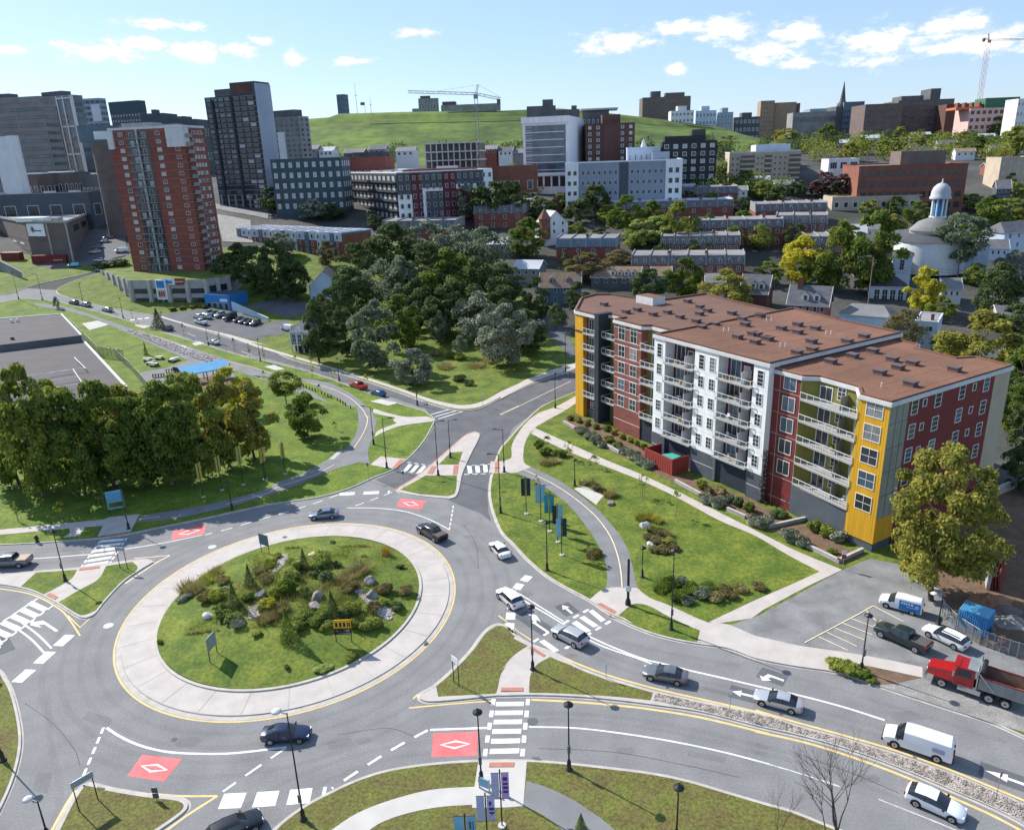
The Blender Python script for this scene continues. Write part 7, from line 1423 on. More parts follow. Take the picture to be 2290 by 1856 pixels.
shrubs(Q('c3',[(310,300,2.4,1.8,'m','leaf_green'),(350,350,2.8,1.6,'m','leaf_green'),(480,365,3.0,1.4,'m','leaf_green'),(360,425,2.6,1.0,'t','leaf_straw'),(420,415,2.4,1.0,'t','leaf_straw'),(655,590,1.6,1.0,'t','leaf_straw'),(730,590,2.0,1.0,'t','leaf_straw'),(760,635,2.0,.8,'m','leaf_brown'),(820,650,1.6,.7,'m','leaf_brown'),(860,690,1.8,1.2,'t','leaf_straw'),(900,680,1.8,1.1,'t','leaf_straw'),
   (1120,870,2.0,1.2,'t','leaf_gold'),(1190,860,2.2,1.2,'t','leaf_gold'),(1250,890,1.8,1.0,'t','leaf_gold'),(1200,960,2.0,.8,'m','leaf_brown'),(1270,980,2.4,.8,'m','leaf_brown'),(1180,1020,2.0,.7,'m','leaf_brown'),(1250,1050,2.6,.8,'m','leaf_brown'),(1330,1060,2.4,.8,'m','leaf_gold'),(1300,1120,2.6,.8,'m','leaf_brown'),(1390,1110,2.0,.7,'m','leaf_brown'),(1240,1130,2.0,.7,'m','leaf_brown'),(1330,1000,1.6,1.1,'t','leaf_straw'),
   (730,1170,2.0,1.2,'t','leaf_brown'),(770,1150,1.6,1.0,'m','leaf_olive'),(1280,1440,2.2,1.5,'t','leaf_green'),(1350,1420,2.6,1.4,'s','leaf_green'),(1400,1500,2.6,1.3,'s','leaf_green'),(1460,1400,2.4,1.2,'s','leaf_grey'),(1530,1450,2.8,1.2,'s','leaf_green'),(1600,1480,2.6,1.2,'s','leaf_grey'),(1680,1440,2.6,1.0,'s','leaf_green'),(1700,1510,2.4,.9,'s','leaf_straw'),(1780,1460,2.4,1.0,'s','leaf_brown'),(1850,1490,2.2,.8,'s','leaf_brown'),(1480,1540,2.0,.9,'s','leaf_grey'),(1930,1440,2.4,.8,'s','leaf_straw'),(2050,1420,2.2,.7,'s','leaf_brown')]),'plant in the lawn beds before the apartment house, %s from the left','plants in the lawn beds')
shrubs(Q('d4',[(650,420,2.6,1.0,'m','leaf_olive'),(720,440,2.6,1.0,'m','leaf_olive'),(790,465,2.6,1.0,'m','leaf_olive'),(860,500,2.2,.8,'m','leaf_green'),(930,545,1.2,.5,'m','leaf_olive')]),'low green shrub in the roadside bed, %s from the left','shrubs in the roadside bed')
shrubs(Q('e5',[(1180,330,2.0,3.4,'c','leaf_dark'),(760,460,2.2,3.4,'c','leaf_dark'),(640,620,2.6,3.6,'c','leaf_dark'),(1060,870,3.0,4.2,'c','leaf_green'),(1400,690,2.8,3.6,'c','leaf_dark'),
   (1100,330,2.4,2.0,'s','leaf_pale'),(1060,420,2.6,1.8,'s','leaf_pale'),(1330,270,3.0,2.0,'s','leaf_pale'),(1280,330,2.6,1.6,'m','leaf_green'),(1350,400,2.6,1.6,'m','leaf_dark'),(1260,380,2.0,1.2,'m','leaf_dark'),(900,620,2.8,1.8,'m','leaf_yellow'),(860,650,2.0,1.3,'m','leaf_olive'),(1020,500,2.4,1.8,'s','leaf_green'),(1090,490,2.4,1.8,'m','leaf_green'),(1170,520,1.6,1.4,'s','leaf_pale'),(960,540,2.0,1.2,'s','leaf_olive'),
   (570,700,2.8,1.5,'m','leaf_green'),(640,720,2.8,1.3,'m','leaf_green'),(540,640,2.2,1.3,'m','leaf_green'),(680,750,2.2,.9,'s','leaf_grey'),(740,560,2.2,1.4,'m','leaf_green'),(1180,700,2.6,1.3,'m','leaf_green'),(1260,740,2.8,1.3,'m','leaf_green'),(1320,690,2.6,1.3,'m','leaf_green'),(1340,780,2.2,1.0,'m','leaf_olive'),(1150,780,2.2,1.2,'m','leaf_green'),(1500,680,2.8,1.4,'m','leaf_dark'),(1560,660,2.4,1.3,'s','leaf_olive'),(1650,780,2.4,1.3,'m','leaf_olive'),(1730,760,2.6,1.4,'m','leaf_olive'),(1560,760,2.0,1.2,'m','leaf_green'),
   (1560,370,2.6,1.2,'t','leaf_straw'),(1480,420,2.4,1.1,'t','leaf_straw'),(1620,340,2.2,1.1,'t','leaf_straw'),(1500,490,2.2,1.0,'s','leaf_brown'),(1550,470,2.0,.9,'s','leaf_brown'),(1800,500,2.6,1.1,'s','leaf_brown'),(1780,590,2.4,1.0,'m','leaf_olive'),(1900,620,2.4,1.0,'m','leaf_dark'),(1950,500,2.4,.9,'s','leaf_straw'),(1700,640,2.0,1.0,'s','leaf_brown')]),'plant on the roundabout island, %s from the left','plants of the roundabout island',ground=mound)
shrubs(Q('e5',[(280,490,2.8,1.6,'t','leaf_straw'),(240,560,2.4,1.0,'m','leaf_grey'),(340,490,2.4,1.3,'t','leaf_straw'),(440,410,2.6,1.1,'t','leaf_olive'),(500,350,2.2,.9,'t','leaf_straw'),(420,560,2.4,1.3,'s','leaf_brown'),(490,560,2.4,1.3,'s','leaf_olive'),(560,420,2.2,.9,'s','leaf_straw'),(850,350,2.4,.9,'s','leaf_brown'),(900,300,2.4,.9,'s','leaf_olive'),(970,230,2.2,.9,'m','leaf_olive'),(880,420,2.2,1.0,'s','leaf_straw'),(870,720,2.0,1.0,'t','leaf_straw'),(930,700,2.0,1.1,'t','leaf_brown'),(820,830,1.6,.6,'m','leaf_olive'),(1810,210,1.2,1.6,'t','leaf_autumn'),(1920,310,1.6,.6,'m','leaf_dark'),(1400,115,1.2,.4,'m','leaf_dark'),(1640,225,1.0,.4,'m','leaf_dark'),(1040,1080,1.0,.5,'m','leaf_dark'),(1330,1090,2.4,.5,'m','leaf_pale'),(1540,1010,2.2,.7,'m','leaf_olive'),(60,890,1.0,.6,'m','leaf_green'),(1000,640,2.2,1.2,'t','leaf_brown'),(1430,300,1.8,.9,'m','leaf_dark')]),'dry plant on the rim of the roundabout island, %s from the left','dry plants on the roundabout island',ground=mound)
shrubs([px('b2',1500,1200) + (4,1.5,'s','leaf_straw'),px('b2',1600,1210) + (4,1.6,'m','leaf_olive'),px('b2',1680,1230) + (4,1.6,'s','leaf_olive'),px('b2',1800,1290) + (5,1.2,'t','leaf_straw'),px('b2',1560,1300) + (5,1.2,'t','leaf_straw'),px('b2',1660,1400) + (4,1.5,'s','leaf_dark'),px('b2',1740,1440) + (3,1.2,'s','leaf_dark'),px('b2',1900,1250) + (5,1.3,'t','leaf_straw'),px('b1',960,480) + (9,3,'m','leaf_dark'),px('b1',985,575) + (4,2.4,'m','leaf_dark'),px('b1',1045,580) + (5,3,'m','leaf_dark'),px('b1',820,500) + (8,2.5,'m','leaf_dark'),px('f7',640,690) + (3,1.2,'m','leaf_dark'),px('f7',760,670) + (3,1.2,'m','leaf_brown'),px('f7',900,650) + (3,1.2,'m','leaf_autumn'),px('f7',1060,650) + (3,1.2,'m','leaf_brown')],'rough bush on the upper slope, %s from the left','rough bushes of the upper slope')
# creeper on the white corner of the apartment house
rng = np.random.default_rng(3); n = 900; zz = rng.uniform(0,1,n) ** 1.6 * 9; P = np.stack([52.5 + rng.normal(size=n) * (.25 + .5 * np.exp(-zz / 2)) ,.5 + rng.normal(size=n) * .3,zz],1)
inst('creeper',quads('creeper',P,rng.normal(size=(n,3)),.14 * rng.uniform(.6,1.4,n),'leaf_copper',rng),A.o)
# --- weeds and rough grass over the planted middle of the island
def weeds(name,label,n,mat,seed,r0,r1,h0):
    rng = np.random.default_rng(seed); a = rng.uniform(0,6.283,n); q = np.sqrt(rng.uniform(r0 * r0,r1 * r1,n)); cl = rng.normal(size=(60,2)) * 5.5; ci = rng.integers(0,60,n)
    x = RC.x + np.clip(cl[ci,0] + rng.normal(size=n) * .8,-12.8,12.8); y = RC.y + 2 + np.clip(cl[ci,1] + rng.normal(size=n) * .8,-9.5,11); z = np.array([mound(u,v) for u,v in zip(x,y)]); b0 = np.stack([x,y,z - .03],1); h = h0 * rng.uniform(.4,1.1,n); w_ = np.stack([np.cos(a),np.sin(a),np.zeros(n)],1) * .035
    tip = b0 + np.stack([rng.normal(size=n) * .16,rng.normal(size=n) * .16,h],1); co = np.empty((n,3,3)); co[:,0] = b0 - w_; co[:,1] = b0 + w_; co[:,2] = tip
    me = bpy.data.meshes.new(name); me.from_pydata(co.reshape(-1,3).tolist(),[],[(3 * i,3 * i + 1,3 * i + 2) for i in range(n)]); me.materials.append(MAT[mat]); tag(inst(name,me),label,kind='stuff')
weeds('weeds','low green weeds over the planted island',9000,'leaf_olive',1,0,13,.55); weeds('weeds','pale dry grasses among the island plants',6000,'leaf_straw',2,0,13,.7)
# --- rocks
def rock(x,y,w,h,mat,label,ground=None,seed=0):
    g = random.Random(seed + int(x)); p = W((x,y)); 
    if ground:
        for _ in range(4): p = W((x,y),ground(p.x,p.y))
    else: p.z += KH
    bm = bmesh.new(); bmesh.ops.create_icosphere(bm,subdivisions=3,radius=.5)
    cut = [(Vector((g.uniform(-1,1),g.uniform(-1,1),g.uniform(-.3,1))).normalized(),g.uniform(.3,.44)) for _ in range(8)]
    for v in bm.verts:
        for nn,dd in cut:
            e = v.co.dot(nn) - dd
            if e > 0: v.co -= nn * e
        v.co += Vector((g.uniform(-1,1),g.uniform(-1,1),g.uniform(-1,1))) * .012
    me = bpy.data.meshes.new('boulder'); bm.to_mesh(me); bm.free(); me.materials.append(MAT[mat])
    w *= .8; h *= .75; o = inst('boulder',me,None,p + Vector((0,0,h * .18)),(g.uniform(-.2,.2),g.uniform(-.2,.2),g.uniform(0,6)),(w,w * .75,h)); tag(o,label,'rock')
for t,x,y,w,h,m,lb,gr in (('e5',435,690,1.9,1.5,'rock_white','white boulder at the left of the roundabout island',mound),('e5',560,480,1.3,1.0,'rock','pale boulder between the two left conifers',mound),('e5',845,540,1.8,2.2,'rock','upright pale boulder in the middle of the island plants',mound),('e5',1275,545,2.6,2.3,'rock','large dark boulder at the centre of the island',mound),('e5',1265,620,2.6,1.5,'rock','low grey boulder in front of the large dark one',mound),('e5',1680,420,2.6,1.7,'rock','mossy boulder at the right of the island',mound),('e5',1700,540,2.0,2.5,'rock','tall pitted boulder beside the gravel stream',mound),('e5',1250,205,2.4,.7,'rock_sand','flat sandy boulder at the back of the island',mound),
    ('c3',660,575,1.5,1.0,'rock_white','white boulder beside the cycle path',None),('c3',880,745,2.2,1.3,'rock','dark grey boulder beside the cycle path',None),('c3',1145,930,2.2,1.8,'rock_white','large pale boulder in the apartment lawn',None),('c3',1190,1080,1.5,1.3,'rock_white','square white boulder at the brown plant bed',None),('c4',30,1400,2.4,.9,'rock','flat dark boulder near the driveway',None)): rock(*px(t,x,y),w,h,m,lb,gr)
# --- gravel beds of small stones
peb = []
for k in range(3):
    bm = bmesh.new(); bmesh.ops.create_icosphere(bm,subdivisions=1,radius=.5); g = random.Random(k)
    for v in bm.verts: v.co *= g.uniform(.8,1.2)
    peb.append(([v.co.copy() for v in bm.verts],[[v.index for v in f.verts] for f in bm.faces])); bm.free()
def pebbles(name,label,pts,n,size,mat,ground=None,dz=0.0):
    poly = smooth(WP(pts),True); xs_ = [p.x for p in poly]; ys_ = [p.y for p in poly]; g = random.Random(len(label)); mb = MB(); k = 0
    def inside(x,y):
        c = False
        for a_,b_ in zip(poly,poly[1:] + poly[:1]):
            if (a_.y > y) != (b_.y > y) and x < (b_.x - a_.x) * (y - a_.y) / (b_.y - a_.y) + a_.x: c = not c
        return c
    for _ in range(n * 12):
        if k >= n: break
        x,y = g.uniform(min(xs_),max(xs_)),g.uniform(min(ys_),max(ys_))
        if not inside(x,y): continue
        k += 1; s = size * g.uniform(.6,1.4); z = (ground(x,y) if ground else th(y) + KH + dz); v,f = peb[g.randint(0,2)]; a = g.uniform(0,6.28); ca,sa = math.cos(a),math.sin(a)
        mb.grid([(x + (q.x * ca - q.y * sa) * s,y + (q.x * sa + q.y * ca) * s * .8,z + q.z * s * .6 + s * .1) for q in v],f,mat)
    o = mb.build(name); tag(o,label,kind='stuff')
M('pebble',(0.40,0.36,0.34),0.9,0.3,2.5)
pebbles('gravel_stream','stream of pale pebbles on the right of the island',PL('e5',1440,470,1520,470,1620,540,1760,620,1870,690,1850,745,1760,720,1620,600),900,.3,'pebble',mound)
pebbles('gravel_stream','patch of pale pebbles at the back of the island',PL('e5',980,250,1060,260,1040,340,980,420,940,420,980,330),350,.28,'pebble',mound)
pebbles('gravel_stream','patch of brown pebbles at the front of the island plants',PL('e5',760,690,850,680,880,760,760,790),260,.26,'pebble',mound)
pebbles('median_stones','pale cobbles filling the long stone median',PL('d3',1235,628,1600,710,2142,820,'d4',300,890,700,997,1100,1117,1500,1257,1900,1417,2142,1525,2142,1660,1900,1535,1600,1405,1200,1235,800,1085,400,965,0,876,'d3',1600,766,1220,684),6500,.13,'cobble',None,.03)
pebbles('ditch_stones','grey stones lining the ditch beside the cycle path',PL('b1',1005,1000,1060,990,1300,1075,1500,1150,1700,1210,1830,1260,1820,1290,1680,1262,1450,1185,1200,1085),1200,.6,'pebble',None,.08)
# --- leafless tree in the bottom right corner
def bare(base_px,top_y,label,seed,spread=.55,n0=3):
    p = W(base_px); h = hgt(base_px,top_y); g = random.Random(seed); t = thing('bare_tree',label,'tree',p); acc = [MB(),MB()]
    def grow(q,d,L_,r_,lev):
        segs = 3; c = q
        for i in range(segs):
            d2 = (d + Vector((g.uniform(-.16,.16),g.uniform(-.16,.16),.05))).normalized(); e = c + d2 * L_ / segs; acc[0 if lev < 1 else 1].tube(c,e,r_ * (1 - i * .2),'bark',5,r_ * (1 - (i + 1) * .2)); c = e; d = d2
            if lev < 3 and i > 0:
                for _ in range(g.randint(1,2)): a = g.uniform(0,6.28); nd = (d + Vector((math.cos(a),math.sin(a),g.uniform(0,.3))) * spread).normalized(); grow(c,nd,L_ * g.uniform(.5,.72),r_ * .5,lev + 1)
        if lev < 3: grow(c,d,L_ * .6,r_ * .45,lev + 1)
    for k in range(n0): a = g.uniform(0,6.28); grow(Vector((0,0,0)),Vector((math.cos(a) * .22,math.sin(a) * .22,1)).normalized(),h * .45,h * .0075,0)
    acc[0].build('trunk',t); acc[1].build('branches',t)
bare(px('d4',650,1740),px('d4',0,960)[1],'leafless tree with many thin branches at the bottom right',4,.6,4); bare(px('d4',180,1800),px('d4',0,1380)[1],'small leafless sapling left of the bare tree',9,.45,2); bare(px('d4',560,1760),px('d4',0,1130)[1],'slender leafless stem beside the bare tree',12,.4,1)
# ================================================================ vehicles
def paint(name,c,rough=0.28,metal=0.3): M(name,c,rough,0.0,1,metal=metal,spec=0.5,coat=0.7)
paint('car_white',(0.72,0.73,0.75),metal=0.0); paint('car_silver',(0.42,0.44,0.47)); paint('car_grey',(0.14,0.15,0.17)); paint('car_navy',(0.012,0.022,0.06)); paint('car_black',(0.014,0.015,0.018)); paint('car_bluegrey',(0.16,0.22,0.31)); paint('car_red',(0.42,0.012,0.018),metal=.1); paint('car_blue',(0.015,0.12,0.36)); paint('car_green',(0.018,0.035,0.042)); paint('car_sky',(0.12,0.42,0.62)); paint('car_truckred',(0.34,0.01,0.014),metal=0)
M('tyre',(0.018,0.018,0.019),0.85,0.1,2); M('rim',(0.42,0.43,0.44),0.35,0.0,1,metal=0.7); M('car_glass',(0.016,0.020,0.026),0.06,0.0,1,spec=0.8); M('lamp_clear',(0.7,0.72,0.74),0.15,0.0,1,spec=0.8); M('lamp_red',(0.40,0.01,0.012),0.2,0.0,1); M('trim_black',(0.02,0.02,0.021),0.6,0.0,1); M('bed_cover',(0.09,0.08,0.078),0.8,0.1,1); M('truck_grey',(0.26,0.28,0.29),0.5,0.12,0.8,metal=.3); M('bed_dirt',(0.20,0.11,0.08),0.9,0.3,0.7); M('chrome',(0.6,0.6,0.62),0.15,0.0,1,metal=.9)
ST = {  # x, bottom, shoulder, top, half width, half width at top
 'sedan': dict(L=4.75,st=[(2.37,.36,.52,.62,.60,.48),(2.2,.24,.62,.74,.80,.66),(1.65,.2,.75,.87,.90,.76),(.95,.2,.87,.96,.91,.78),(.12,.2,.92,1.39,.91,.64),(-.55,.2,.93,1.45,.91,.66),(-1.1,.2,.94,1.40,.91,.65),(-1.78,.2,.95,1.08,.90,.72),(-2.2,.26,.90,1.03,.84,.70),(-2.37,.38,.72,.96,.70,.60)],ws=3,rw=6,wb=(1.42,-1.38),wr=.33),
 'suv': dict(L=4.65,st=[(2.32,.40,.62,.78,.62,.50),(2.15,.28,.76,.92,.84,.70),(1.6,.24,.90,1.04,.92,.78),(1.05,.24,1.0,1.10,.93,.80),(.38,.24,1.05,1.58,.93,.68),(-.6,.24,1.06,1.68,.93,.70),(-1.75,.24,1.08,1.62,.92,.68),(-2.12,.26,1.08,1.18,.90,.76),(-2.25,.34,.98,1.10,.86,.74),(-2.32,.46,.85,1.0,.78,.68)],ws=3,rw=6,wb=(1.4,-1.36),wr=.37),
 'wagon': dict(L=4.8,st=[(2.4,.36,.54,.64,.60,.48),(2.2,.24,.66,.78,.82,.68),(1.65,.2,.80,.92,.90,.76),(1.0,.2,.92,1.02,.92,.80),(.2,.2,.96,1.46,.92,.66),(-.7,.2,.98,1.54,.92,.68),(-1.9,.2,1.0,1.46,.91,.66),(-2.25,.24,1.0,1.08,.88,.74),(-2.35,.3,.9,1.02,.84,.72),(-2.4,.42,.78,.95,.74,.64)],ws=3,rw=6,wb=(1.42,-1.38),wr=.34),
 'hatch': dict(L=4.5,st=[(2.25,.36,.54,.64,.60,.48),(2.08,.24,.66,.78,.82,.68),(1.55,.2,.80,.92,.90,.76),(.95,.2,.92,1.0,.91,.80),(.1,.2,.96,1.46,.91,.66),(-.6,.2,.98,1.52,.91,.68),(-1.55,.2,1.0,1.42,.90,.66),(-2.05,.24,.98,1.08,.88,.74),(-2.18,.3,.88,1.0,.84,.72),(-2.25,.42,.78,.95,.74,.64)],ws=3,rw=6,wb=(1.38,-1.30),wr=.34),
 'pickup': dict(L=5.9,st=[(2.95,.50,.80,.95,.72,.60),(2.8,.36,.95,1.08,.92,.80),(2.0,.34,1.08,1.20,.99,.88),(1.25,.34,1.14,1.24,1.0,.88),(.62,.34,1.18,1.80,1.0,.74),(-.1,.34,1.18,1.88,1.0,.76),(-.92,.34,1.18,1.84,1.0,.75),(-1.1,.34,1.16,1.22,1.0,.90),(-2.85,.36,1.14,1.20,.99,.90),(-2.95,.5,1.0,1.16,.95,.88)],ws=3,rw=6,wb=(1.95,-1.85),wr=.41),
 'van': dict(L=5.7,st=[(2.85,.45,.78,.92,.78,.64),(2.72,.32,.92,1.06,.94,.80),(2.3,.3,1.06,1.18,.99,.86),(1.85,.3,1.16,1.26,1.0,.88),(1.15,.3,1.22,2.05,1.0,.80),(.2,.3,1.22,2.12,1.0,.84),(-2.6,.3,1.24,2.12,1.0,.84),(-2.78,.32,1.24,1.95,.99,.84),(-2.83,.36,1.1,1.4,.98,.9),(-2.85,.45,.9,1.1,.95,.88)],ws=3,rw=None,wb=(1.78,-1.66),wr=.38),
 'minivan': dict(L=4.7,st=[(2.35,.42,.66,.80,.66,.54),(2.2,.28,.82,.98,.86,.72),(1.75,.26,.96,1.12,.91,.78),(1.35,.26,1.04,1.20,.92,.80),(.62,.26,1.10,1.78,.92,.72),(-.2,.26,1.10,1.86,.92,.76),(-2.1,.26,1.12,1.84,.92,.76),(-2.26,.28,1.12,1.70,.91,.76),(-2.32,.34,1.0,1.3,.89,.8),(-2.35,.45,.85,1.0,.84,.78)],ws=3,rw=None,wb=(1.46,-1.36),wr=.33)}
VC = {}
def car_meshes(kind):
    if kind in VC: return VC[kind]
    S = ST[kind]; st = S['st']; parts = {k: MB() for k in ('body','windshield','rear_window','side_window_a','side_window_b')}
    def ringp(s):
        x,zb,zs,zt,w,wt = s; cab = zt - zs > .25
        half = [(0,zb),(w * .86,zb),(w * .97,zb + .12),(w,(zb + zs) * .5 + .05),(w * .985,zs)]
        half += [(wt + .02,zt - (.10 if cab else .05)),(wt * .86,zt - .02),(wt * .45,zt + .015),(0,zt + .02)]
        return [Vector((x,y,z)) for y,z in half]
    Rg = [ringp(s) for s in st]; n = len(Rg[0])
    for i in range(len(st) - 1):
        cab_seg = (st[i][3] - st[i][2] > .25) or (st[i + 1][3] - st[i + 1][2] > .25)
        for j in range(n - 1):
            tgt = 'body'
            if S['ws'] == i and j >= 5: tgt = 'windshield'
            elif S['rw'] == i and j >= 5: tgt = 'rear_window'
            for sg in (1,-1):
                q = [Rg[i][j],Rg[i + 1][j],Rg[i + 1][j + 1],Rg[i][j + 1]]; q = [Vector((v.x,v.y * sg,v.z)) for v in q]
                if sg < 0: q.reverse()
                t2 = tgt; m = 'car_glass' if tgt != 'body' else 'car_white'
                if j == 4 and cab_seg and i >= S['ws'] and (S['rw'] is None and i <= S['ws'] + 0 or S['rw'] is not None and i <= S['rw']):
                    t2 = 'side_window_a' if sg > 0 else 'side_window_b'; m = 'car_glass'
                    if kind == 'pickup' and i == S['rw']: t2 = 'body'; m = 'car_white'
                parts[t2].face(q,m,True)
    for k,r_ in ((0,Rg[0]),(-1,Rg[-1])):
        poly = [v for v in r_] + [Vector((v.x,-v.y,v.z)) for v in r_[::-1][1:-1]]
        if k == 0: poly.reverse()
        parts['body'].face(poly,'car_white')
    out_ = {}
    for k,mb in parts.items():
        if not mb.f: continue
        me = mb.mesh(k.replace('_a','').replace('_b','') if k.startswith('side') else k); bm = bmesh.new(); bm.from_mesh(me); bmesh.ops.remove_doubles(bm,verts=bm.verts,dist=.002); bmesh.ops.recalc_face_normals(bm,faces=bm.faces); bm.to_mesh(me); bm.free()
        me.set_sharp_from_angle(angle=R(38)); out_[k] = me
    VC[kind] = out_; return out_
def disc(r,w,mat,n=18,r_in=0.0):
    mb = MB(); a = [(r * math.cos(6.2832 * i / n),-w / 2,r * math.sin(6.2832 * i / n)) for i in range(n)]; b_ = [(x,w / 2,z) for x,_,z in a]
    mb.grid(a + b_,[(i,n + i,n + (i + 1) % n,(i + 1) % n) for i in range(n)],mat,True); mb.face(a,mat); mb.face(b_[::-1],mat); return mb
def wheel(parent,x,y,r,w=.22):
    k = ('wheel',round(r,2),round(w,2))
    if k not in VC:
        VC[k] = disc(r,w,'tyre').mesh('wheel'); rm = disc(r * .66,w + .02,'rim',14); 
        for i in range(5): a = i * 1.2566; rm.box(-.02,.02,-w / 2 - .025,w / 2 + .025,0,0,'rim') if False else None
        VC[k + ('r',)] = rm.mesh('rim'); VC[k + ('h',)] = disc(r * .18,w + .05,'trim_black',8).mesh('hub')
    o = inst('wheel',VC[k],parent,(x,y,r)); rm = inst('rim',VC[k + ('r',)],o); inst('hub',VC[k + ('h',)],o); return o
def box(parent,nm,x0,x1,y0,y1,z0,z1,mat,top=None): return MB().box(x0,x1,y0,y1,z0,z1,mat,top).build(nm,parent)
def car(kind,front,rear,col,label,cat='car',group=None,z=0.0,name=None):
    """front and rear: pixels of the two near wheels or axle ends on the ground"""
    f,r_ = W(front),W(rear); d = (f - r_); a = math.atan2(d.y,d.x); c = (f + r_) / 2
    n_ = Vector((-math.sin(a),math.cos(a),0)); S = ST[kind]
    side = 1 if n_.dot(Vector((-c.x,-c.y,0))) > 0 else -1          # the near side faces the camera
    c = c - n_ * side * (S['st'][3][4] - .1); c.z = th(c.y) + z
    wb = (S['wb'][0] + S['wb'][1]) / 2; c = c - Vector((math.cos(a),math.sin(a),0)) * wb
    t = thing(name or {'suv': 'suv','pickup': 'pickup_truck','van': 'cargo_van','minivan': 'minivan'}.get(kind,'car'),label,cat,c,a,group); me = car_meshes(kind)
    for k,m in me.items():
        o = inst('side_window' if k.startswith('side') else k,m,t)
        if k == 'body': setmat(o,col)
    w = S['st'][3][4]
    arch = VC.setdefault(('arch',kind),disc(S['wr'] + .07,.03,'trim_black').mesh('wheel_arch'))
    for x in S['wb']:
        for sg in (1,-1): wheel(t,x,sg * (w - .095),S['wr']); inst('wheel_arch',arch,t,(x,sg * (w - .006),S['wr'] + .03))
    fx,rx = S['st'][1],S['st'][-2]
    for sg in (1,-1):
        box(t,'headlight',fx[0] - .12,fx[0] + .10,sg * fx[4] * .68 - .16,sg * fx[4] * .68 + .16,fx[2] - .04,fx[2] + .10,'lamp_clear'); box(t,'tail_light',rx[0] - .12,rx[0] + .14,sg * rx[4] * .80 - .13,sg * rx[4] * .80 + .13,rx[2] - .14,rx[2] + .06,'lamp_red')
        mx = S['st'][S['ws']][0] - .25; box(t,'mirror',mx - .08,mx + .08,sg * (w + .02),sg * (w + .2),S['st'][S['ws']][2] + .02,S['st'][S['ws']][2] + .17,'trim_black')
        if S['rw']:
            xb = (S['st'][S['ws'] + 1][0] + S['st'][S['rw']][0]) / 2; zs,zt,wt = S['st'][5][2],S['st'][5][3],S['st'][5][5]
            mb = MB(); mb.grid([(xb - .05,sg * w * .99,zs),(xb + .05,sg * w * .99,zs),(xb + .05,sg * (wt + .03),zt - .1),(xb - .05,sg * (wt + .03),zt - .1)],[(0,1,2,3)],'trim_black'); mb.build('pillar',t)
    box(t,'grille',S['st'][0][0] - .05,S['st'][0][0] + .02,-.45,.45,S['st'][0][1] + .04,S['st'][0][2],'trim_black')
    return t
P_ = px
car('sedan',P_('d2',395,1022),P_('d2',163,1032),'car_navy','dark navy sedan driving along the bottom of the roundabout')
car('suv',P_('d1',2010,1745),P_('d1',1800,1850),'car_black','black car entering at the bottom edge below the yield marks')
car('sedan',P_('c2',510,868),P_('c2',655,858),'car_bluegrey','blue grey sedan driving along the top of the roundabout')
t = car('pickup',P_('c2',1352,978),P_('c2',1465,1045),'car_black','black pickup truck at the top right of the roundabout','pickup'); box(t,'bed_cover',-2.82,-1.2,-.88,.88,1.2,1.25,'bed_cover')
car('sedan',P_('c2',1915,1100),P_('c2',1985,1180),'car_white','white sedan leaving the right side of the roundabout'); car('suv',P_('c2',1978,1492),P_('c3',75,1582),'car_white','white suv at the yield row on the right approach','suv')
car('suv',P_('d3',435,182),P_('d3',590,262),'car_silver','silver suv on the right zebra crossing','suv'); car('sedan',P_('d3',1200,522),P_('d3',1400,560),'car_grey','dark grey sedan on the right approach road'); car('sedan',P_('d4',45,722),P_('d4',285,788),'car_silver','silver sedan behind the dark grey one on the right approach')
t = car('van',P_('d4',1100,1052),P_('d4',1445,1172),'car_white','long white cargo van on the right approach road','van')
box(t,'side_panel_print',-2.2,-1.2,.995,1.006,1.05,1.5,'banner_pale'); box(t,'side_panel_print',-2.2,-1.2,-1.006,-.995,1.05,1.5,'banner_pale'); box(t,'bumper',2.8,2.95,-.9,.9,.42,.66,'trim_black'); box(t,'rear_bumper',-2.98,-2.82,-.9,.9,.4,.6,'trim_black')
car('hatch',P_('d4',1550,1648),P_('d4',1285,1528),'car_white','white hatchback driving away at the bottom right'); t = car('pickup',P_('d4',990,185),P_('d4',1270,312),'car_green','dark green pickup parked by the yellow bays','pickup',z=.2); box(t,'bed_cover',-2.82,-1.2,-.88,.88,1.2,1.26,'bed_cover')
t = car('wagon',P_('d4',1345,170),P_('d4',1610,300),'car_white','white estate car parked between the pickup and the mesh fence',z=.2)
for s in (-1,1): box(t,'roof_rail',-1.7,.2,s * .6 - .03,s * .6 + .03,1.5,1.58,'trim_black')
t = car('minivan',P_('c4',1025,1575),P_('c4',1255,1640),'car_white','white and blue service van with side lettering in the car park','van',z=.2)
for s in (-1,1):
    y0,y1 = (.925,.934) if s > 0 else (-.934,-.925); pn = box(t,'blue_panel',-2.2,.1,y0,y1,.4,1.62,'blue_paint'); e = .004
    for k,(x,w_,z,h_) in enumerate(((-.1,.16,1.2,.3),(-.35,.16,1.2,.3),(-.6,.16,1.2,.3),(-.85,.16,1.2,.3),(-1.15,.22,1.2,.3),(-1.6,.4,1.25,.1),(-1.6,.4,1.05,.1),(-.7,1.0,.95,.05))): MB().box(x - w_,x,min(y0,y1) - e,max(y0,y1) + e,z,z + h_,'frame_white').build('lettering',pn)
t = car('pickup',P_('c1',-70,1262),P_('c1',170,1250),'car_grey','grey pickup with pale bed cover leaving at the left edge','pickup'); box(t,'bed_cover',-2.82,-1.2,-.88,.88,1.2,1.27,'beige')
car('pickup',P_('b2',795,1450),P_('b2',880,1480),'car_red','red pickup parked on the upper street','pickup'); car('hatch',P_('b2',955,1508),P_('b2',1042,1535),'car_blue','bright blue car parked behind the red pickup')
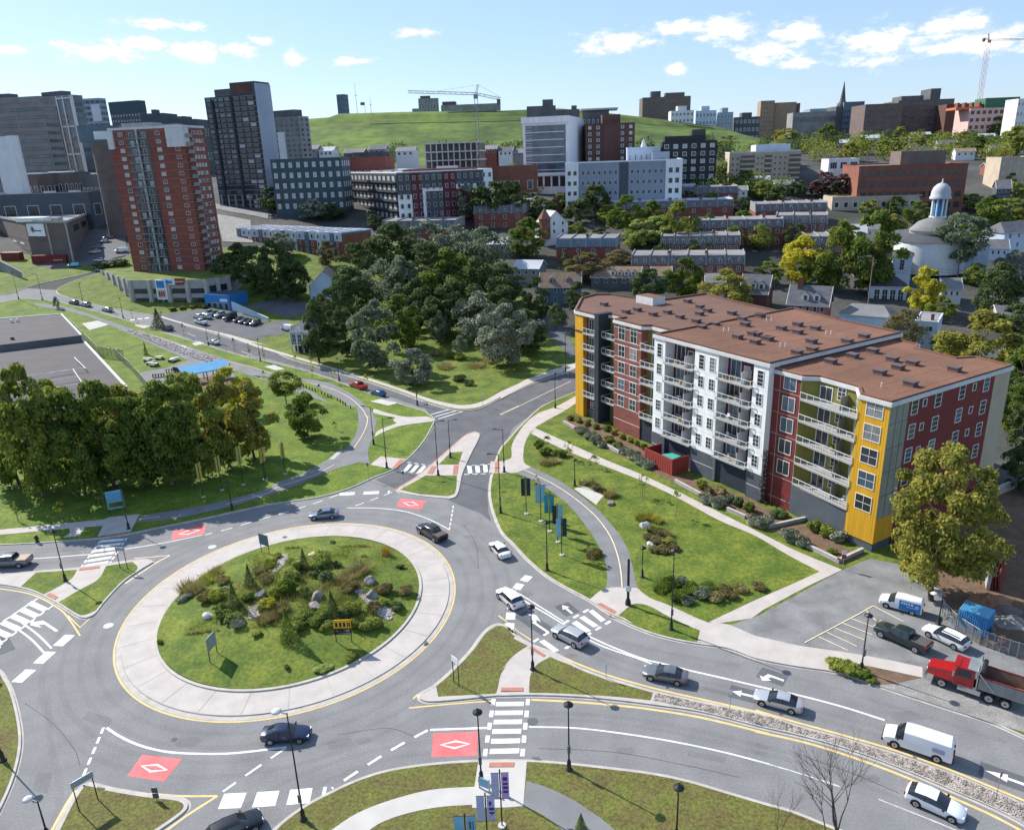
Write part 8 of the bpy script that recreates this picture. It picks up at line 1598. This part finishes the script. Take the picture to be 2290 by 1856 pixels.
for a,b_,k,c,lb in (((545,785),(605,800),'suv','car_grey','dark grey car first in the queue near the far left bend'),((638,802),(700,815),'suv','car_silver','silver car second in the queue near the far left bend'),((810,840),(868,855),'wagon','car_silver','pale estate car third along the upper street'),((1292,990),(1352,1005),'suv','car_grey','dark suv on the upper street opposite the car yard'),((1655,1100),(1720,1118),'sedan','car_white','white sedan on the upper street near the pavilion')): car(k,P_('b1',*a),P_('b1',*b_),c,lb)
for i,(x,y,k,c,dx,dy) in enumerate(((900,785,'suv','car_white',90,30),(1010,785,'suv','car_white',90,30),(930,860,'pickup','car_white',100,35),(1100,760,'suv','car_silver',60,-30),(1170,765,'sedan','car_bluegrey',60,-30),(1260,785,'suv','car_silver',60,-30),(1390,825,'van','car_black',70,-35),(1510,845,'sedan','car_black',60,-30),(1580,862,'sedan','car_grey',60,-30),(1655,880,'sedan','car_black',60,-30),(1735,895,'suv','car_grey',60,-30))):
    car(k,P_('f7',x,y),P_('f7',x + dx,y + dy),c,'car in the yard by the blue dealer, %s from the left' % NTH[[0,2,1,3,4,5,6,7,8,9,10][i]],group='cars in the dealer yard',z=.2)
for i,(x,y,c,k) in enumerate(((1290,825,'car_sky','minivan'),(1690,570,'car_white','suv'),(1750,480,'car_silver','sedan'),(1790,720,'car_white','sedan'),(1880,370,'car_white','sedan'),(1930,300,'car_bluegrey','sedan'))): car(k,P_('f6',x,y),P_('f6',x + 110,y - 10),c,'parked car between the mall and the red tower, %s from the left' % NTH[i],group='cars parked by the mall',z=.2)
car('van',P_('b2',255,1000),P_('b2',315,1015),'car_white','white van parked beside the little blue pavilion','van',z=.2); car('sedan',P_('b3',270,958),P_('b3',325,950),'car_white','white car on the shaded side street',z=.2); car('van',P_('b1',930,385),P_('b1',1010,378),'car_white','white delivery van at the foot of the red tower','van',z=.2)
# --- dump truck
f,r_ = W(P_('d4',1475,585)),W(P_('d4',1915,735)); d = f - r_; a = math.atan2(d.y,d.x); n_ = Vector((-math.sin(a),math.cos(a),0)); c = (f + r_) / 2; c = c + n_ * (1.1 if n_.dot(Vector((-c.x,-c.y,0))) < 0 else -1.1); c.z = KH + .08
D = thing('dump_truck','red dump truck with long grey tipper body','truck',c,a); L_ = d.length; hx = L_ / 2; s = 1.0
box(D,'chassis',-hx - 1.6,hx + .8,-.5,.5,.75,1.1,'trim_black')
hood = MB(); hood.grid([(hx + 1.5,-.85,1.0),(hx + 1.5,.85,1.0),(hx + 1.45,.8,1.75),(hx + 1.45,-.8,1.75),(hx - .9,-1.05,1.0),(hx - .9,1.05,1.0),(hx - .9,.95,2.15),(hx - .9,-.95,2.15)],[(0,1,2,3),(3,2,6,7),(1,5,6,2),(0,3,7,4)],'car_truckred'); hood.build('hood',D)
cab = MB(); x0,x1 = hx - 2.7,hx - .9; cab.grid([(x1,-1.15,.9),(x1,1.15,.9),(x1,1.15,2.1),(x1,-1.15,2.1),(x1 - .35,1.05,3.0),(x1 - .35,-1.05,3.0),(x0,1.05,3.0),(x0,-1.05,3.0),(x0,1.15,.9),(x0,-1.15,.9)],[(0,1,2,3),(5,4,6,7),(1,8,6,4,2),(0,3,5,7,9),(7,6,8,9)],'car_truckred'); cb = cab.build('cab',D)
MB().grid([(x1 + .02,-1.0,2.12),(x1 + .02,1.0,2.12),(x1 - .3,.92,2.9),(x1 - .3,-.92,2.9)],[(0,1,2,3)],'car_glass').build('windshield',cb)
for sg in (-1,1):
    MB().grid([(x0 + .3,sg * 1.17,2.05),(x1 - .15,sg * 1.17,2.05),(x1 - .4,sg * 1.09,2.8),(x0 + .3,sg * 1.09,2.8)],[(0,1,2,3)],'car_glass').build('side_window',cb)
    box(D,'fender',hx - .65,hx + .75,sg * .85 - .28,sg * .85 + .28,1.02,1.25,'car_truckred'); box(D,'fuel_tank',hx - 3.4,hx - 1.4,sg * 1.0 - .25,sg * 1.0 + .25,.5,1.0,'chrome'); MB().cyl((hx - 2.95,sg * 1.0,.9),.09,2.9,'chrome',8).build('exhaust_stack',D)
    box(D,'headlight',hx + 1.38,hx + 1.55,sg * .65 - .15,sg * .65 + .15,1.25,1.5,'lamp_clear'); box(D,'mirror',x1 - .05,x1 + .1,sg * 1.3 - .05,sg * 1.45 + .05,2.0,2.6,'chrome')
    wheel(D,hx,sg * 1.02,.52,.32)
    for xx in (-hx + .7,-hx - .7): wheel(D,xx,sg * .95,.52,.5)
box(D,'bumper',hx + 1.4,hx + 1.65,-1.15,1.15,.5,.9,'chrome'); box(D,'visor',x1 - .4,x1 + .1,-1.0,1.0,2.95,3.05,'car_truckred')
bx0,bx1 = -hx - 2.2,hx - 3.1; tb = box(D,'tipper_floor',bx0,bx1,-1.15,1.15,1.2,1.35,'bed_dirt')
for sg in (-1,1):
    MB().grid([(bx0,sg * 1.15,1.2),(bx1,sg * 1.15,1.2),(bx1,sg * 1.28,2.6),(bx0,sg * 1.28,2.6),(bx0,sg * 1.16,2.6),(bx1,sg * 1.16,2.6),(bx0,sg * 1.05,1.36),(bx1,sg * 1.05,1.36)],[(0,1,2,3),(3,2,5,4)],'truck_grey').grid([(bx0,sg * 1.16,2.6),(bx1,sg * 1.16,2.6),(bx1,sg * 1.05,1.36),(bx0,sg * 1.05,1.36)],[(0,1,2,3)],'bed_dirt').build('tipper_side',D)
    box(D,'red_rim',bx0,bx1,sg * 1.22 - .07,sg * 1.22 + .07,2.6,2.7,'clad_darkred')
    MB().tube((bx1 + .1,sg * 1.32,3.1),(bx0 + 2.6,sg * 1.32,1.5),.05,'chrome',5).build('cover_arm',D)
    for k in range(6): x = bx0 + (bx1 - bx0) * (k + .5) / 6; MB().grid([(x - .06,sg * 1.19,1.25),(x + .06,sg * 1.19,1.25),(x + .06,sg * 1.33,2.58),(x - .06,sg * 1.33,2.58)],[(0,1,2,3)],'truck_grey').build('side_rib',D)
box(D,'front_wall',bx1 - .1,bx1,-1.2,1.2,1.3,3.1,'truck_grey'); box(D,'tailgate',bx0 - .12,bx0,-1.28,1.28,1.1,2.9,'truck_grey'); MB().tube((bx1 - .2,-1.25,3.15),(bx1 - .2,1.25,3.15),.22,'trim_black',10).build('tarp_roll',D); box(D,'cab_shield',bx1,bx1 + 1.1,-1.2,1.2,3.1,3.18,'truck_grey')
# ================================================================ street furniture
def lamp(label,base,top,style='disc',dz=KH,group='black street lamps'):
    p = W(base); h = hgt(base,top[1]); p.z += dz; t = thing('street_lamp',label,'lamp',p,0.0,group); r = .075
    MB().lathe([(.32,0),(.32,.08),(.2,.14),(.19,.9),(.12,1.1)],'black_metal',10).build('base',t); MB().cyl((0,0,.9),r * 1.1,h - .9,'black_metal',8,r * .7).build('pole',t)
    if style == 'disc': MB().lathe([(.05,.35),(.1,.12),(.42,.02),(.45,-.06),(.0,-.1)],'black_metal',16,c=(0,0,h - .2)).build('lamp_head',t)
    elif style == 'arm':
        s = 1 if top[2] > 0 else -1; MB().tube((0,0,h - .15),(s * 1.7,0,h + .05),.05,'black_metal',6).build('arm',t); MB().box(s * 1.4 - .35,s * 1.4 + .35,-.14,.14,h - .02,h + .1,'black_metal').build('lamp_head',t)
    elif style == 'pale':
        MB().tube((0,0,h - .1),(-.9,.2,h + .05),.05,'metal',6).build('arm',t); MB().lathe([(.0,.22),(.3,.14),(.42,0),(.0,-.06)],'trim_pale',14,c=(-.9,.2,h)).build('lamp_head',t)
    if h > 6: MB().box(-.14,.14,-.2,-.09,2.0,2.8,'stone_dark').build('control_box',t)
    return t
def T_(t,x,y): return px(t,x,y)
for lb,b_,tp,st in (('black lamp on the left splitter island',T_('c1',525,1360),T_('c1',430,955),'disc'),('black lamp beside the blue park board',T_('c1',1030,945),T_('c1',955,570),'disc'),('black lamp on the verge below the banner poles',T_('c1',1855,790),T_('c1',1835,560),'disc'),
    ('lamp on the lawn between cycle path and upper street',T_('c2',985,270),T_('b2',950,1605) + (-1,),'arm'),('lamp at the upper left crossing landing',T_('c2',1090,455),T_('c2',1065,62) + (1,),'arm'),('lamp at the near end of the teardrop island',T_('c2',1500,515),T_('c2',1480,85) + (1,),'arm'),('lamp at the far end of the teardrop island',T_('c2',1597,375),T_('c2',1583,75) + (1,),'arm'),('lamp at the upper right crossing',T_('c2',2027,490),T_('c2',2018,148) + (-1,),'arm'),('lamp on the right lawn edge beside the banner poles',T_('c2',1998,815),T_('c2',1975,345) + (-1,),'arm'),
    ('lamp at the foot of the lawn near the white suv',T_('c3',370,1275),T_('c3',362,885),'disc'),('short lamp beside the curved cycle path',T_('c3',590,600),T_('c3',590,385),'disc'),('thin lamp at the lower end of the cycle path',T_('c3',1128,1330),T_('c3',1132,1085),'disc'),('tall lamp on the grass strip by the driveway',T_('d3',1360,120),T_('c3',1378,1105),'disc'),('lamp on the central splitter island',T_('d3',255,440),T_('c3',250,1555),'disc'),('lamp on the bottom lawn right of the crossing',T_('d3',545,1240),T_('d3',537,705),'disc'),('lamp cut by the bottom edge on the lawn',T_('d3',1400,1800),T_('d3',1418,1365),'disc'),
    ('tall lamp on the bottom lawn in front of the navy sedan',T_('d2',425,1640),T_('d2',280,790),'pale'),('lamp at the bottom crossing beside the banners',T_('d2',1845,1330),T_('d2',1815,765),'disc'),('lamp in the planting bed beside the car park',T_('d4',840,455),T_('d4',900,-5),'disc'),('pale headed lamp at the bottom left corner',T_('d1',390,1790),T_('d1',310,1490),'pale'),('lamp at the left edge on the bottom verge',T_('d1',30,1170),T_('d1',-30,760),'disc'),('lamp beyond the left edge above the bottom verge',T_('d1',-270,330),T_('d1',-330,-120),'disc')): lamp(lb,b_,tp,st)
for i,(b_,tp) in enumerate((((150,750),(95,530)),((340,755),(290,545)),((668,800),(640,625)),((985,900),(955,740)),((1300,955),(1280,850)),((1665,1120),(1640,945)),((2080,1245),(2055,1065)),((2709,1400),(2687,1220)),((3332,1595),(3317,1335)))): lamp('lamp along the upper street, %s from the left' % NTH[i],T_('b1',*b_),T_('b1',*tp) + (-1 if i % 2 else 1,),'arm' if i in (1,8) else 'disc',group='lamps along the upper street')
lamp('tall grey lamp on the pavement left of the apartment house',T_('b3',517,1330),T_('b3',500,800) + (-1,),'arm'); lamp('lamp on the pavement before the left yellow pier',T_('b3',435,1620),T_('b3',430,1340),'disc'); lamp('pale lamp in the upper yard near the woods',T_('b2',135,760),T_('b2',100,545) + (-1,),'arm'); lamp('lamp in front of the white gabled hall',T_('b2',485,780),T_('b2',465,530) + (-1,),'arm'); lamp('tall pale lamp beside the mesh construction fence',T_('g3',760,570),T_('g3',790,250),'pale')
# thick post with a sign at the lower end of the cycle path
p = W(T_('c3',1015,1550)); h = hgt(T_('c3',1015,1550),T_('c3',0,1190)[1]); t = thing('signal_post','thick black post with small white sign at the right zebra crossing','post',p + Vector((0,0,KH))); MB().lathe([(.36,0),(.34,.5),(.2,.9),(.17,1.0),(.15,h)],'black_metal',10).build('pole',t); MB().box(-.35,.35,-.22,-.17,2.0,2.7,'frame_white').build('sign',t)
# --- banner poles
def banner(label,base,top,left,right,group,drop=.62,w=.75,ang=0.0,art=None,disc_base=True):
    p = W(base); h = hgt(base,top[1]); t = thing('banner_pole',label,'banner',p + Vector((0,0,KH)),ang,group); MB().cyl((0,0,0),.06,h,'black_metal',8).build('pole',t)
    if disc_base: MB().cyl((0,0,0),.34,.12,'concrete_white',14).build('footing',t)
    z1,z0 = h * .94,h * (.94 - drop * .72)
    for sg,m in ((-1,left),(1,right)):
        if not m: continue
        x0,x1 = (.1,.1 + w) if sg > 0 else (-.1 - w,-.1)
        f = MB().box(x0,x1,-.012,.012,z0,z1,m).build('flag',t); MB().tube((0,0,z1 + .03),(sg * (w + .15),0,z1 + .03),.02,'black_metal',5).build('bracket',t); MB().tube((0,0,z0 - .03),(sg * (w + .15),0,z0 - .03),.02,'black_metal',5).build('bracket',t)
        if art and art.get(sg):
            for (u0,u1,v0,v1,mm) in art[sg]: MB().box(x0 + (x1 - x0) * u0,x0 + (x1 - x0) * u1,-.018,.018,z0 + (z1 - z0) * v0,z0 + (z1 - z0) * v1,mm).build('print',f)
    return t
for i,(b_,tp,l,r_) in enumerate((((205,825),(197,525),'banner_dark','banner_dark'),((320,885),(318,575),'banner_sky','banner_sky'),((390,965),(387,660),'banner_teal','banner_teal'),((455,1050),(452,740),'banner_dark','banner_sky'),((487,1155),(483,845),'banner_sky','banner_dark'))):
    banner('banner pole on the right lawn, ' + ('%s from the far end' % NTH[i]),T_('c3',*b_),T_('c3',*tp),l,r_,'banner poles on the right lawn',.62,.62,art={-1: [(.0,1,.0,.45,'banner_teal')],1: [(.0,1,.0,.4,'banner_teal')]} if i in (2,) else None)
for i,(b_,tp) in enumerate(((('c1',1625,690),('c1',1572,400)),(('c1',1775,635),('c1',1730,345)),(('c1',1945,590),('c1',1915,262)),(('c1',2115,550),('c1',2072,280)),(('c2',125,550),('c2',75,275)),(('c2',280,505),('c2',247,250)))): banner('slim banner pole before the park trees, %s from the left' % NTH[i],T_(*b_),T_(*tp),'banner_yellow','banner_yellow','banner poles before the park trees',.6,.5,R(72))
PUR = [(.2,.8,.70,.84,'purple'),(.2,.85,.54,.62,'purple'),(.2,.85,.38,.48,'purple'),(.2,.85,.22,.32,'purple')]; PU2 = [(.25,.6,.62,.78,'purple'),(.25,.9,.42,.54,'purple'),(.25,.95,.28,.36,'purple'),(.5,.65,.2,.27,'purple')]
banner('banner pole with purple blocks at the bottom crossing',T_('d2',2010,1690),T_('d2',2000,1240),'banner_pale','banner_lilac','banners at the bottom crossing',.62,.62,art={1: PUR}); banner('banner pole with small purple print at the bottom crossing',T_('d2',1897,1860),T_('d2',1880,1425),'banner_pale','banner_pale','banners at the bottom crossing',.62,.62,art={1: PU2}); banner('teal grey banner pole cut by the bottom edge',T_('d2',1735,1990),T_('d2',1712,1590),'banner_sky','banner_sky','banners at the bottom crossing',.7,.75,art={1: [(.3,.5,.5,.8,'teal_dark'),(.65,.75,.45,.8,'teal_dark')]})
p = W(T_('d2',1870,1400)); t = thing('info_kiosk','pale blue glass information stand behind the banner poles','kiosk',p + Vector((0,0,KH)),R(-30)); MB().box(-.5,.5,-.06,.06,.3,1.2,'banner_sky').build('panel',t); MB().box(-.55,-.48,-.08,.08,0,1.3,'metal').build('post',t); MB().box(.48,.55,-.08,.08,0,1.3,'metal').build('post',t)
# --- signs on two posts
def sign2(label,a,b_,topy,frac,mat,ground=None,extra=None,dz=KH,thick=.06):
    A_,B_ = W(a),W(b_)
    if ground:
        for _ in range(4): A_ = W(a,ground(A_.x,A_.y)); B_ = W(b_,ground(B_.x,B_.y))
    zb = min(A_.z,B_.z); lo,hi = 0.,12.
    for _ in range(40):
        m = (lo + hi) / 2
        if proj(Vector((A_.x,A_.y,zb + m)))[1] > topy: lo = m
        else: hi = m
    h = lo; d = B_ - A_; L_ = d.xy.length; t = thing('road_sign',label,'sign',(A_.x,A_.y,zb + (0 if ground else dz)),math.atan2(d.y,d.x))
    for x in (0,L_): MB().cyl((x,0,-.1),.05,h + .1,'black_metal',6).build('post',t)
    pn = MB().box(-.12,L_ + .12,-thick,thick * .3,h * (1 - frac),h,mat).build('panel',t)
    for (u0,u1,v0,v1,mm) in extra or []: MB().box(-.12 + (L_ + .24) * u0,-.12 + (L_ + .24) * u1,-thick - .02,-thick + .005,h * (1 - frac) + h * frac * v0,h * (1 - frac) + h * frac * v1,mm).build('print',pn)
    return t
M('sign_back',(0.30,0.34,0.38),0.5,0.1,1,metal=.3); M('sign_yellow',(0.66,0.36,0.02),0.6,0.05,1)
sign2('blank grey sign seen from behind on the left of the island',T_('e5',450,1040),T_('e5',505,965),px('e5',0,860)[1],.55,'sign_back',mound)
sign2('blue grey sign at the back of the island',T_('e5',848,190),T_('e5',907,200),px('e5',0,42)[1],.55,'slate_blue',mound)
sign2('yellow and black works sign on the island',T_('e5',1425,880),T_('e5',1545,885),px('e5',0,712)[1],.62,'sign_yellow',mound,[(.0,1,0,.42,'trim_black'),(.12,.24,.52,.82,'trim_black'),(.34,.46,.52,.82,'trim_black'),(.56,.68,.52,.82,'trim_black'),(.78,.84,.52,.8,'trim_black'),(.88,.95,.52,.8,'trim_black'),(.12,.42,.2,.34,'frame_white'),(.5,.88,.2,.34,'frame_white'),(.15,.9,.06,.12,'frame_white')])
sign2('narrow sign on two posts on the left splitter island',T_('c1',962,1258),T_('c1',1020,1262),px('c1',0,1090)[1],.16,'sign_back'); sign2('wide sign on two posts on the bottom left splitter island',T_('d1',635,1570),T_('d1',785,1478),px('d1',0,1345)[1],.2,'sign_back'); sign2('white arrow board on the central splitter island',T_('d2',1625,540),T_('d2',1667,575),px('d2',0,325)[1],.2,'frame_white')
sign2('light blue park map board beside the left crossing',T_('c1',880,822),T_('c1',1000,800),px('c1',0,650)[1],.82,'banner_sky',None,[(.1,.9,.1,.35,'leaf_green'),(.1,.9,.6,.9,'blue_roof')])
def sign1(label,base,topy,mats,w=.45,round_=False,dz=KH):
    p = W(base); h = hgt(base,topy); t = thing('road_sign',label,'sign',p + Vector((0,0,dz))); MB().cyl((0,0,0),.035,h,'metal',6).build('post',t)
    for k,m in enumerate(mats): MB().box(-w / 2,w / 2,-.05,-.03,h - .6 * (k + 1),h - .6 * k - .05,m).build('panel',t)
sign1('small red and white sign at the apartment footpath corner',T_('c4',692,1268),px('c4',0,1115)[1],['frame_white','red_clad'],.6); sign1('thin marker post on the central splitter lawn',T_('d3',840,508),px('d3',0,390)[1],['trim_pale'],.25); sign1('thin marker post on the stone median',T_('d3',1825,780),px('d3',0,600)[1],['trim_pale'],.25); sign1('marker post on the stone median at the right edge',T_('d4',1915,1470),px('d4',0,1250)[1],['tan'],.2); sign1('dark sign seen from behind on the bottom left splitter',T_('d1',1255,1480),px('d1',0,1380)[1],['slate','slate'],.55); sign1('slim sign post on the verge before the upper left crossing',T_('c2',948,555),px('c2',0,415)[1],['slate'],.3); sign1('slim sign post at the tip of the teardrop island',T_('c2',1228,622),px('c2',0,480)[1],['slate'],.35); sign1('slim sign post on the verge beside the left crossing',T_('c1',790,968),px('c1',0,850)[1],['rust'],.3); sign1('white headed sign at the upper street corner',T_('b2',1857,1608),px('b2',0,1500)[1],['frame_white'],.6); sign1('small sign on the pavement corner by the crossing lamp',T_('c3',1120,1405),px('c3',0,1230)[1],['banner_yellow'],.25)
# --- hydrant, bollards, picnic tables
p = W(T_('c1',300,1048)); t = thing('hydrant','dark fire hydrant on the left verge','hydrant',p + Vector((0,0,KH))); MB().lathe([(.3,0),(.3,.1),(.2,.14),(.2,.8),(.26,.84),(.22,1.0),(.0,1.1)],'black_metal',12).build('barrel',t); MB().box(-.36,.36,-.09,.09,.55,.73,'black_metal').build('nozzles',t)
bm_ = MB().cyl((0,0,0),.14,.75,'bark',7).mesh('bollard'); bt = smooth(WP(PL('b2',425,1452,520,1490,620,1530,720,1575,800,1625)),False,4)
for i in range(14): q = bt[int(i * (len(bt) - 1) / 13)]; tag(inst('bollard',bm_,None,(q.x,q.y,th(q.y) + KH)),'dark timber bollard along the cycle path bend, %s from the left' % NTH[i],'bollard','timber bollards along the cycle path')
def picnic(label,x,y,rz):
    p = W(T_('b1',x,y)); t = thing('picnic_table',label,'table',p + Vector((0,0,KH + .08)),rz,'picnic tables'); MB().box(-1.1,1.1,-.45,.45,.7,.8,'trim_pale').build('top',t)
    for s in (-1,1): MB().box(-1.1,1.1,s * .85 - .15,s * .85 + .15,.42,.5,'trim_pale').build('bench',t); MB().box(s * .8 - .08,s * .8 + .08,-.9,.9,.0,.7,'stone_dark').build('leg',t)
for i,(x,y,r_) in enumerate(((1180,1245,.2),(1205,1275,.9),(1275,1230,.1),(1380,1250,1.2),(1400,1240,.4),(1235,1285,-.2))): picnic('pale picnic table on the play lawn, %s from the left' % NTH[[0,1,3,4,5,2][i]],x,y,r_)
for i,(x,y) in enumerate(((1375,1335),(1420,1325),(1450,1345),(1520,1330),(1270,1375))):
    p = W(T_('b1',x,y)); t = thing('bicycle_rack','black rack on the play plaza, %s from the left' % NTH[[1,2,3,4,0][i]],'rack',p + Vector((0,0,KH + .1)),rnd.uniform(-.5,.5),'black racks on the play plaza')
    for k in range(5): MB().box(-1.5 + k * .7,-1.4 + k * .7,-.4,.4,0,.9,'black_metal').build('hoop',t)
    MB().box(-1.6,1.6,-.06,.06,.75,.85,'black_metal').build('rail',t)
# --- works yard at the right: container, wall, slabs
q0,q1 = W(T_('g3',948,612)),W(T_('g3',1262,728)); d = q1 - q0; L_ = d.length; C_ = thing('shipping_container','bright blue shipping container in the works yard','container',q0 + Vector((0,0,.1)),math.atan2(d.y,d.x)); hc = 2.6
MB().box(0,L_,0,2.5,.1,hc,'blue_paint','car_sky').build('box',C_)
for k in range(13): x = L_ * (k + .3) / 13; MB().box(x,x + L_ * .035,-.06,0,.25,hc - .15,'blue_roof').build('side_rib',C_); MB().box(x,x + L_ * .03,.05,2.45,hc,hc + .05,'blue_roof').build('roof_rib',C_)
for k in (0,1): MB().box(L_,L_ + .05,.1 + k * 1.2,1.2 + k * 1.2,.2,hc - .1,'blue_paint').build('door',C_)
q0,q1 = W(T_('c4',1890,700)),W(T_('c4',2300,520)); d = q1 - q0; w_ = thing('concrete_wall','pale concrete wall running up behind the large tree','wall',q0,math.atan2(d.y,d.x)); MB().box(0,d.length,0,.35,0,1.6,'concrete_kerb').build('panel',w_); MB().box(-.05,d.length,-.05,.4,1.6,1.7,'concrete_white').build('coping',w_)
q0 = W(T_('c4',1865,1440)); w_ = thing('concrete_panel','leaning grey concrete panel in the works yard','panel',q0,R(62)); MB().box(0,12,0,.4,0,3.2,'concrete_grey').build('slab',w_)
q0 = W(T_('c4',1950,1450)); w_ = thing('timber_panel','stack of dark red timber panels in the works yard','panel',q0,R(50))
for k in range(4): MB().box(0,5,k * .35,k * .35 + .2,0,2.6,'clad_darkred').build('panel',w_,rot=(-.15,0,0))
q0,q1 = W(T_('c4',1235,1400)),W(T_('c4',1490,1500)); d = q1 - q0; w_ = thing('planter_wall','low grey concrete wall under the large tree','wall',q0,math.atan2(d.y,d.x)); MB().box(0,d.length,0,.35,0,.9,'concrete_grey').build('panel',w_); MB().box(-.04,d.length + .04,-.04,.39,.9,1.0,'concrete_kerb').build('coping',w_)
for i,(x,y,m,lb) in enumerate(((1440,780,'orange','orange barrel at the foot of the mesh fence'),(1330,690,'stone_dark','dark barrel beside the blue container'))):
    p = W(T_('g3',x,y)); t = thing('barrel',lb,'barrel',p + Vector((0,0,.2))); MB().lathe([(.3,0),(.34,.1),(.34,.8),(.3,.95),(0,.97)],m,12).build('drum',t); MB().lathe([(.36,.4),(.36,.5)],'frame_white',12).build('ring',t)
def heap(x,y,w,h,mat,label):
    p = W(T_('g3',x,y)); g = random.Random(int(x)); mb = MB(); n = 14; vs = [(0,0,h)]; 
    for j,(rr_,hh_) in enumerate(((.35,.75),(.7,.35),(1,0))):
        for i in range(n): a = 6.2832 * i / n; k = g.uniform(.8,1.15); vs.append((math.cos(a) * w * rr_ * k,math.sin(a) * w * .7 * rr_ * k,h * hh_ * g.uniform(.8,1.15)))
    fs = [(0,1 + i,1 + (i + 1) % n) for i in range(n)] + [(1 + j * n + i,1 + (j + 1) * n + i,1 + (j + 1) * n + (i + 1) % n,1 + j * n + (i + 1) % n) for j in range(2) for i in range(n)]
    mb.grid(vs,fs,mat); tag(mb.build('spoil_heap',None,loc=p + Vector((0,0,.1))),label,'heap')
heap(1300,330,3.0,1.3,'rust','rusty scrap heap behind the blue container'); heap(1560,560,2.6,.9,'rock','grey rubble heap right of the blue container'); heap(1480,430,2.2,.8,'brick_brown','brown rubble heap at the back of the works yard')
# stone kerb steps of the planting beds at the apartment foot
for i,(a,b_) in enumerate(((('c3',495,100),('c3',585,150)),(('c3',815,280),('c3',940,345)),(('c3',1385,575),('c3',1590,685)),(('c3',1800,800),('c3',1945,865)),(('c4',105,945),('c4',400,880)),(('c4',390,1090),('c4',660,1222)),(('c4',660,1222),('c4',860,1130)))):
    q0,q1 = W(T_(*a)),W(T_(*b_)); d = q1 - q0; w_ = thing('bed_edging','low stone edging of the apartment flower bed, %s from the left' % NTH[i],'edging',q0 + Vector((0,0,KH)),math.atan2(d.y,d.x),'stone edgings of the flower bed'); MB().box(0,d.length,0,.35,0,.5,'concrete_grey').build('stone',w_); MB().box(-.03,d.length + .03,-.03,.38,.5,.6,'concrete_kerb').build('coping',w_)
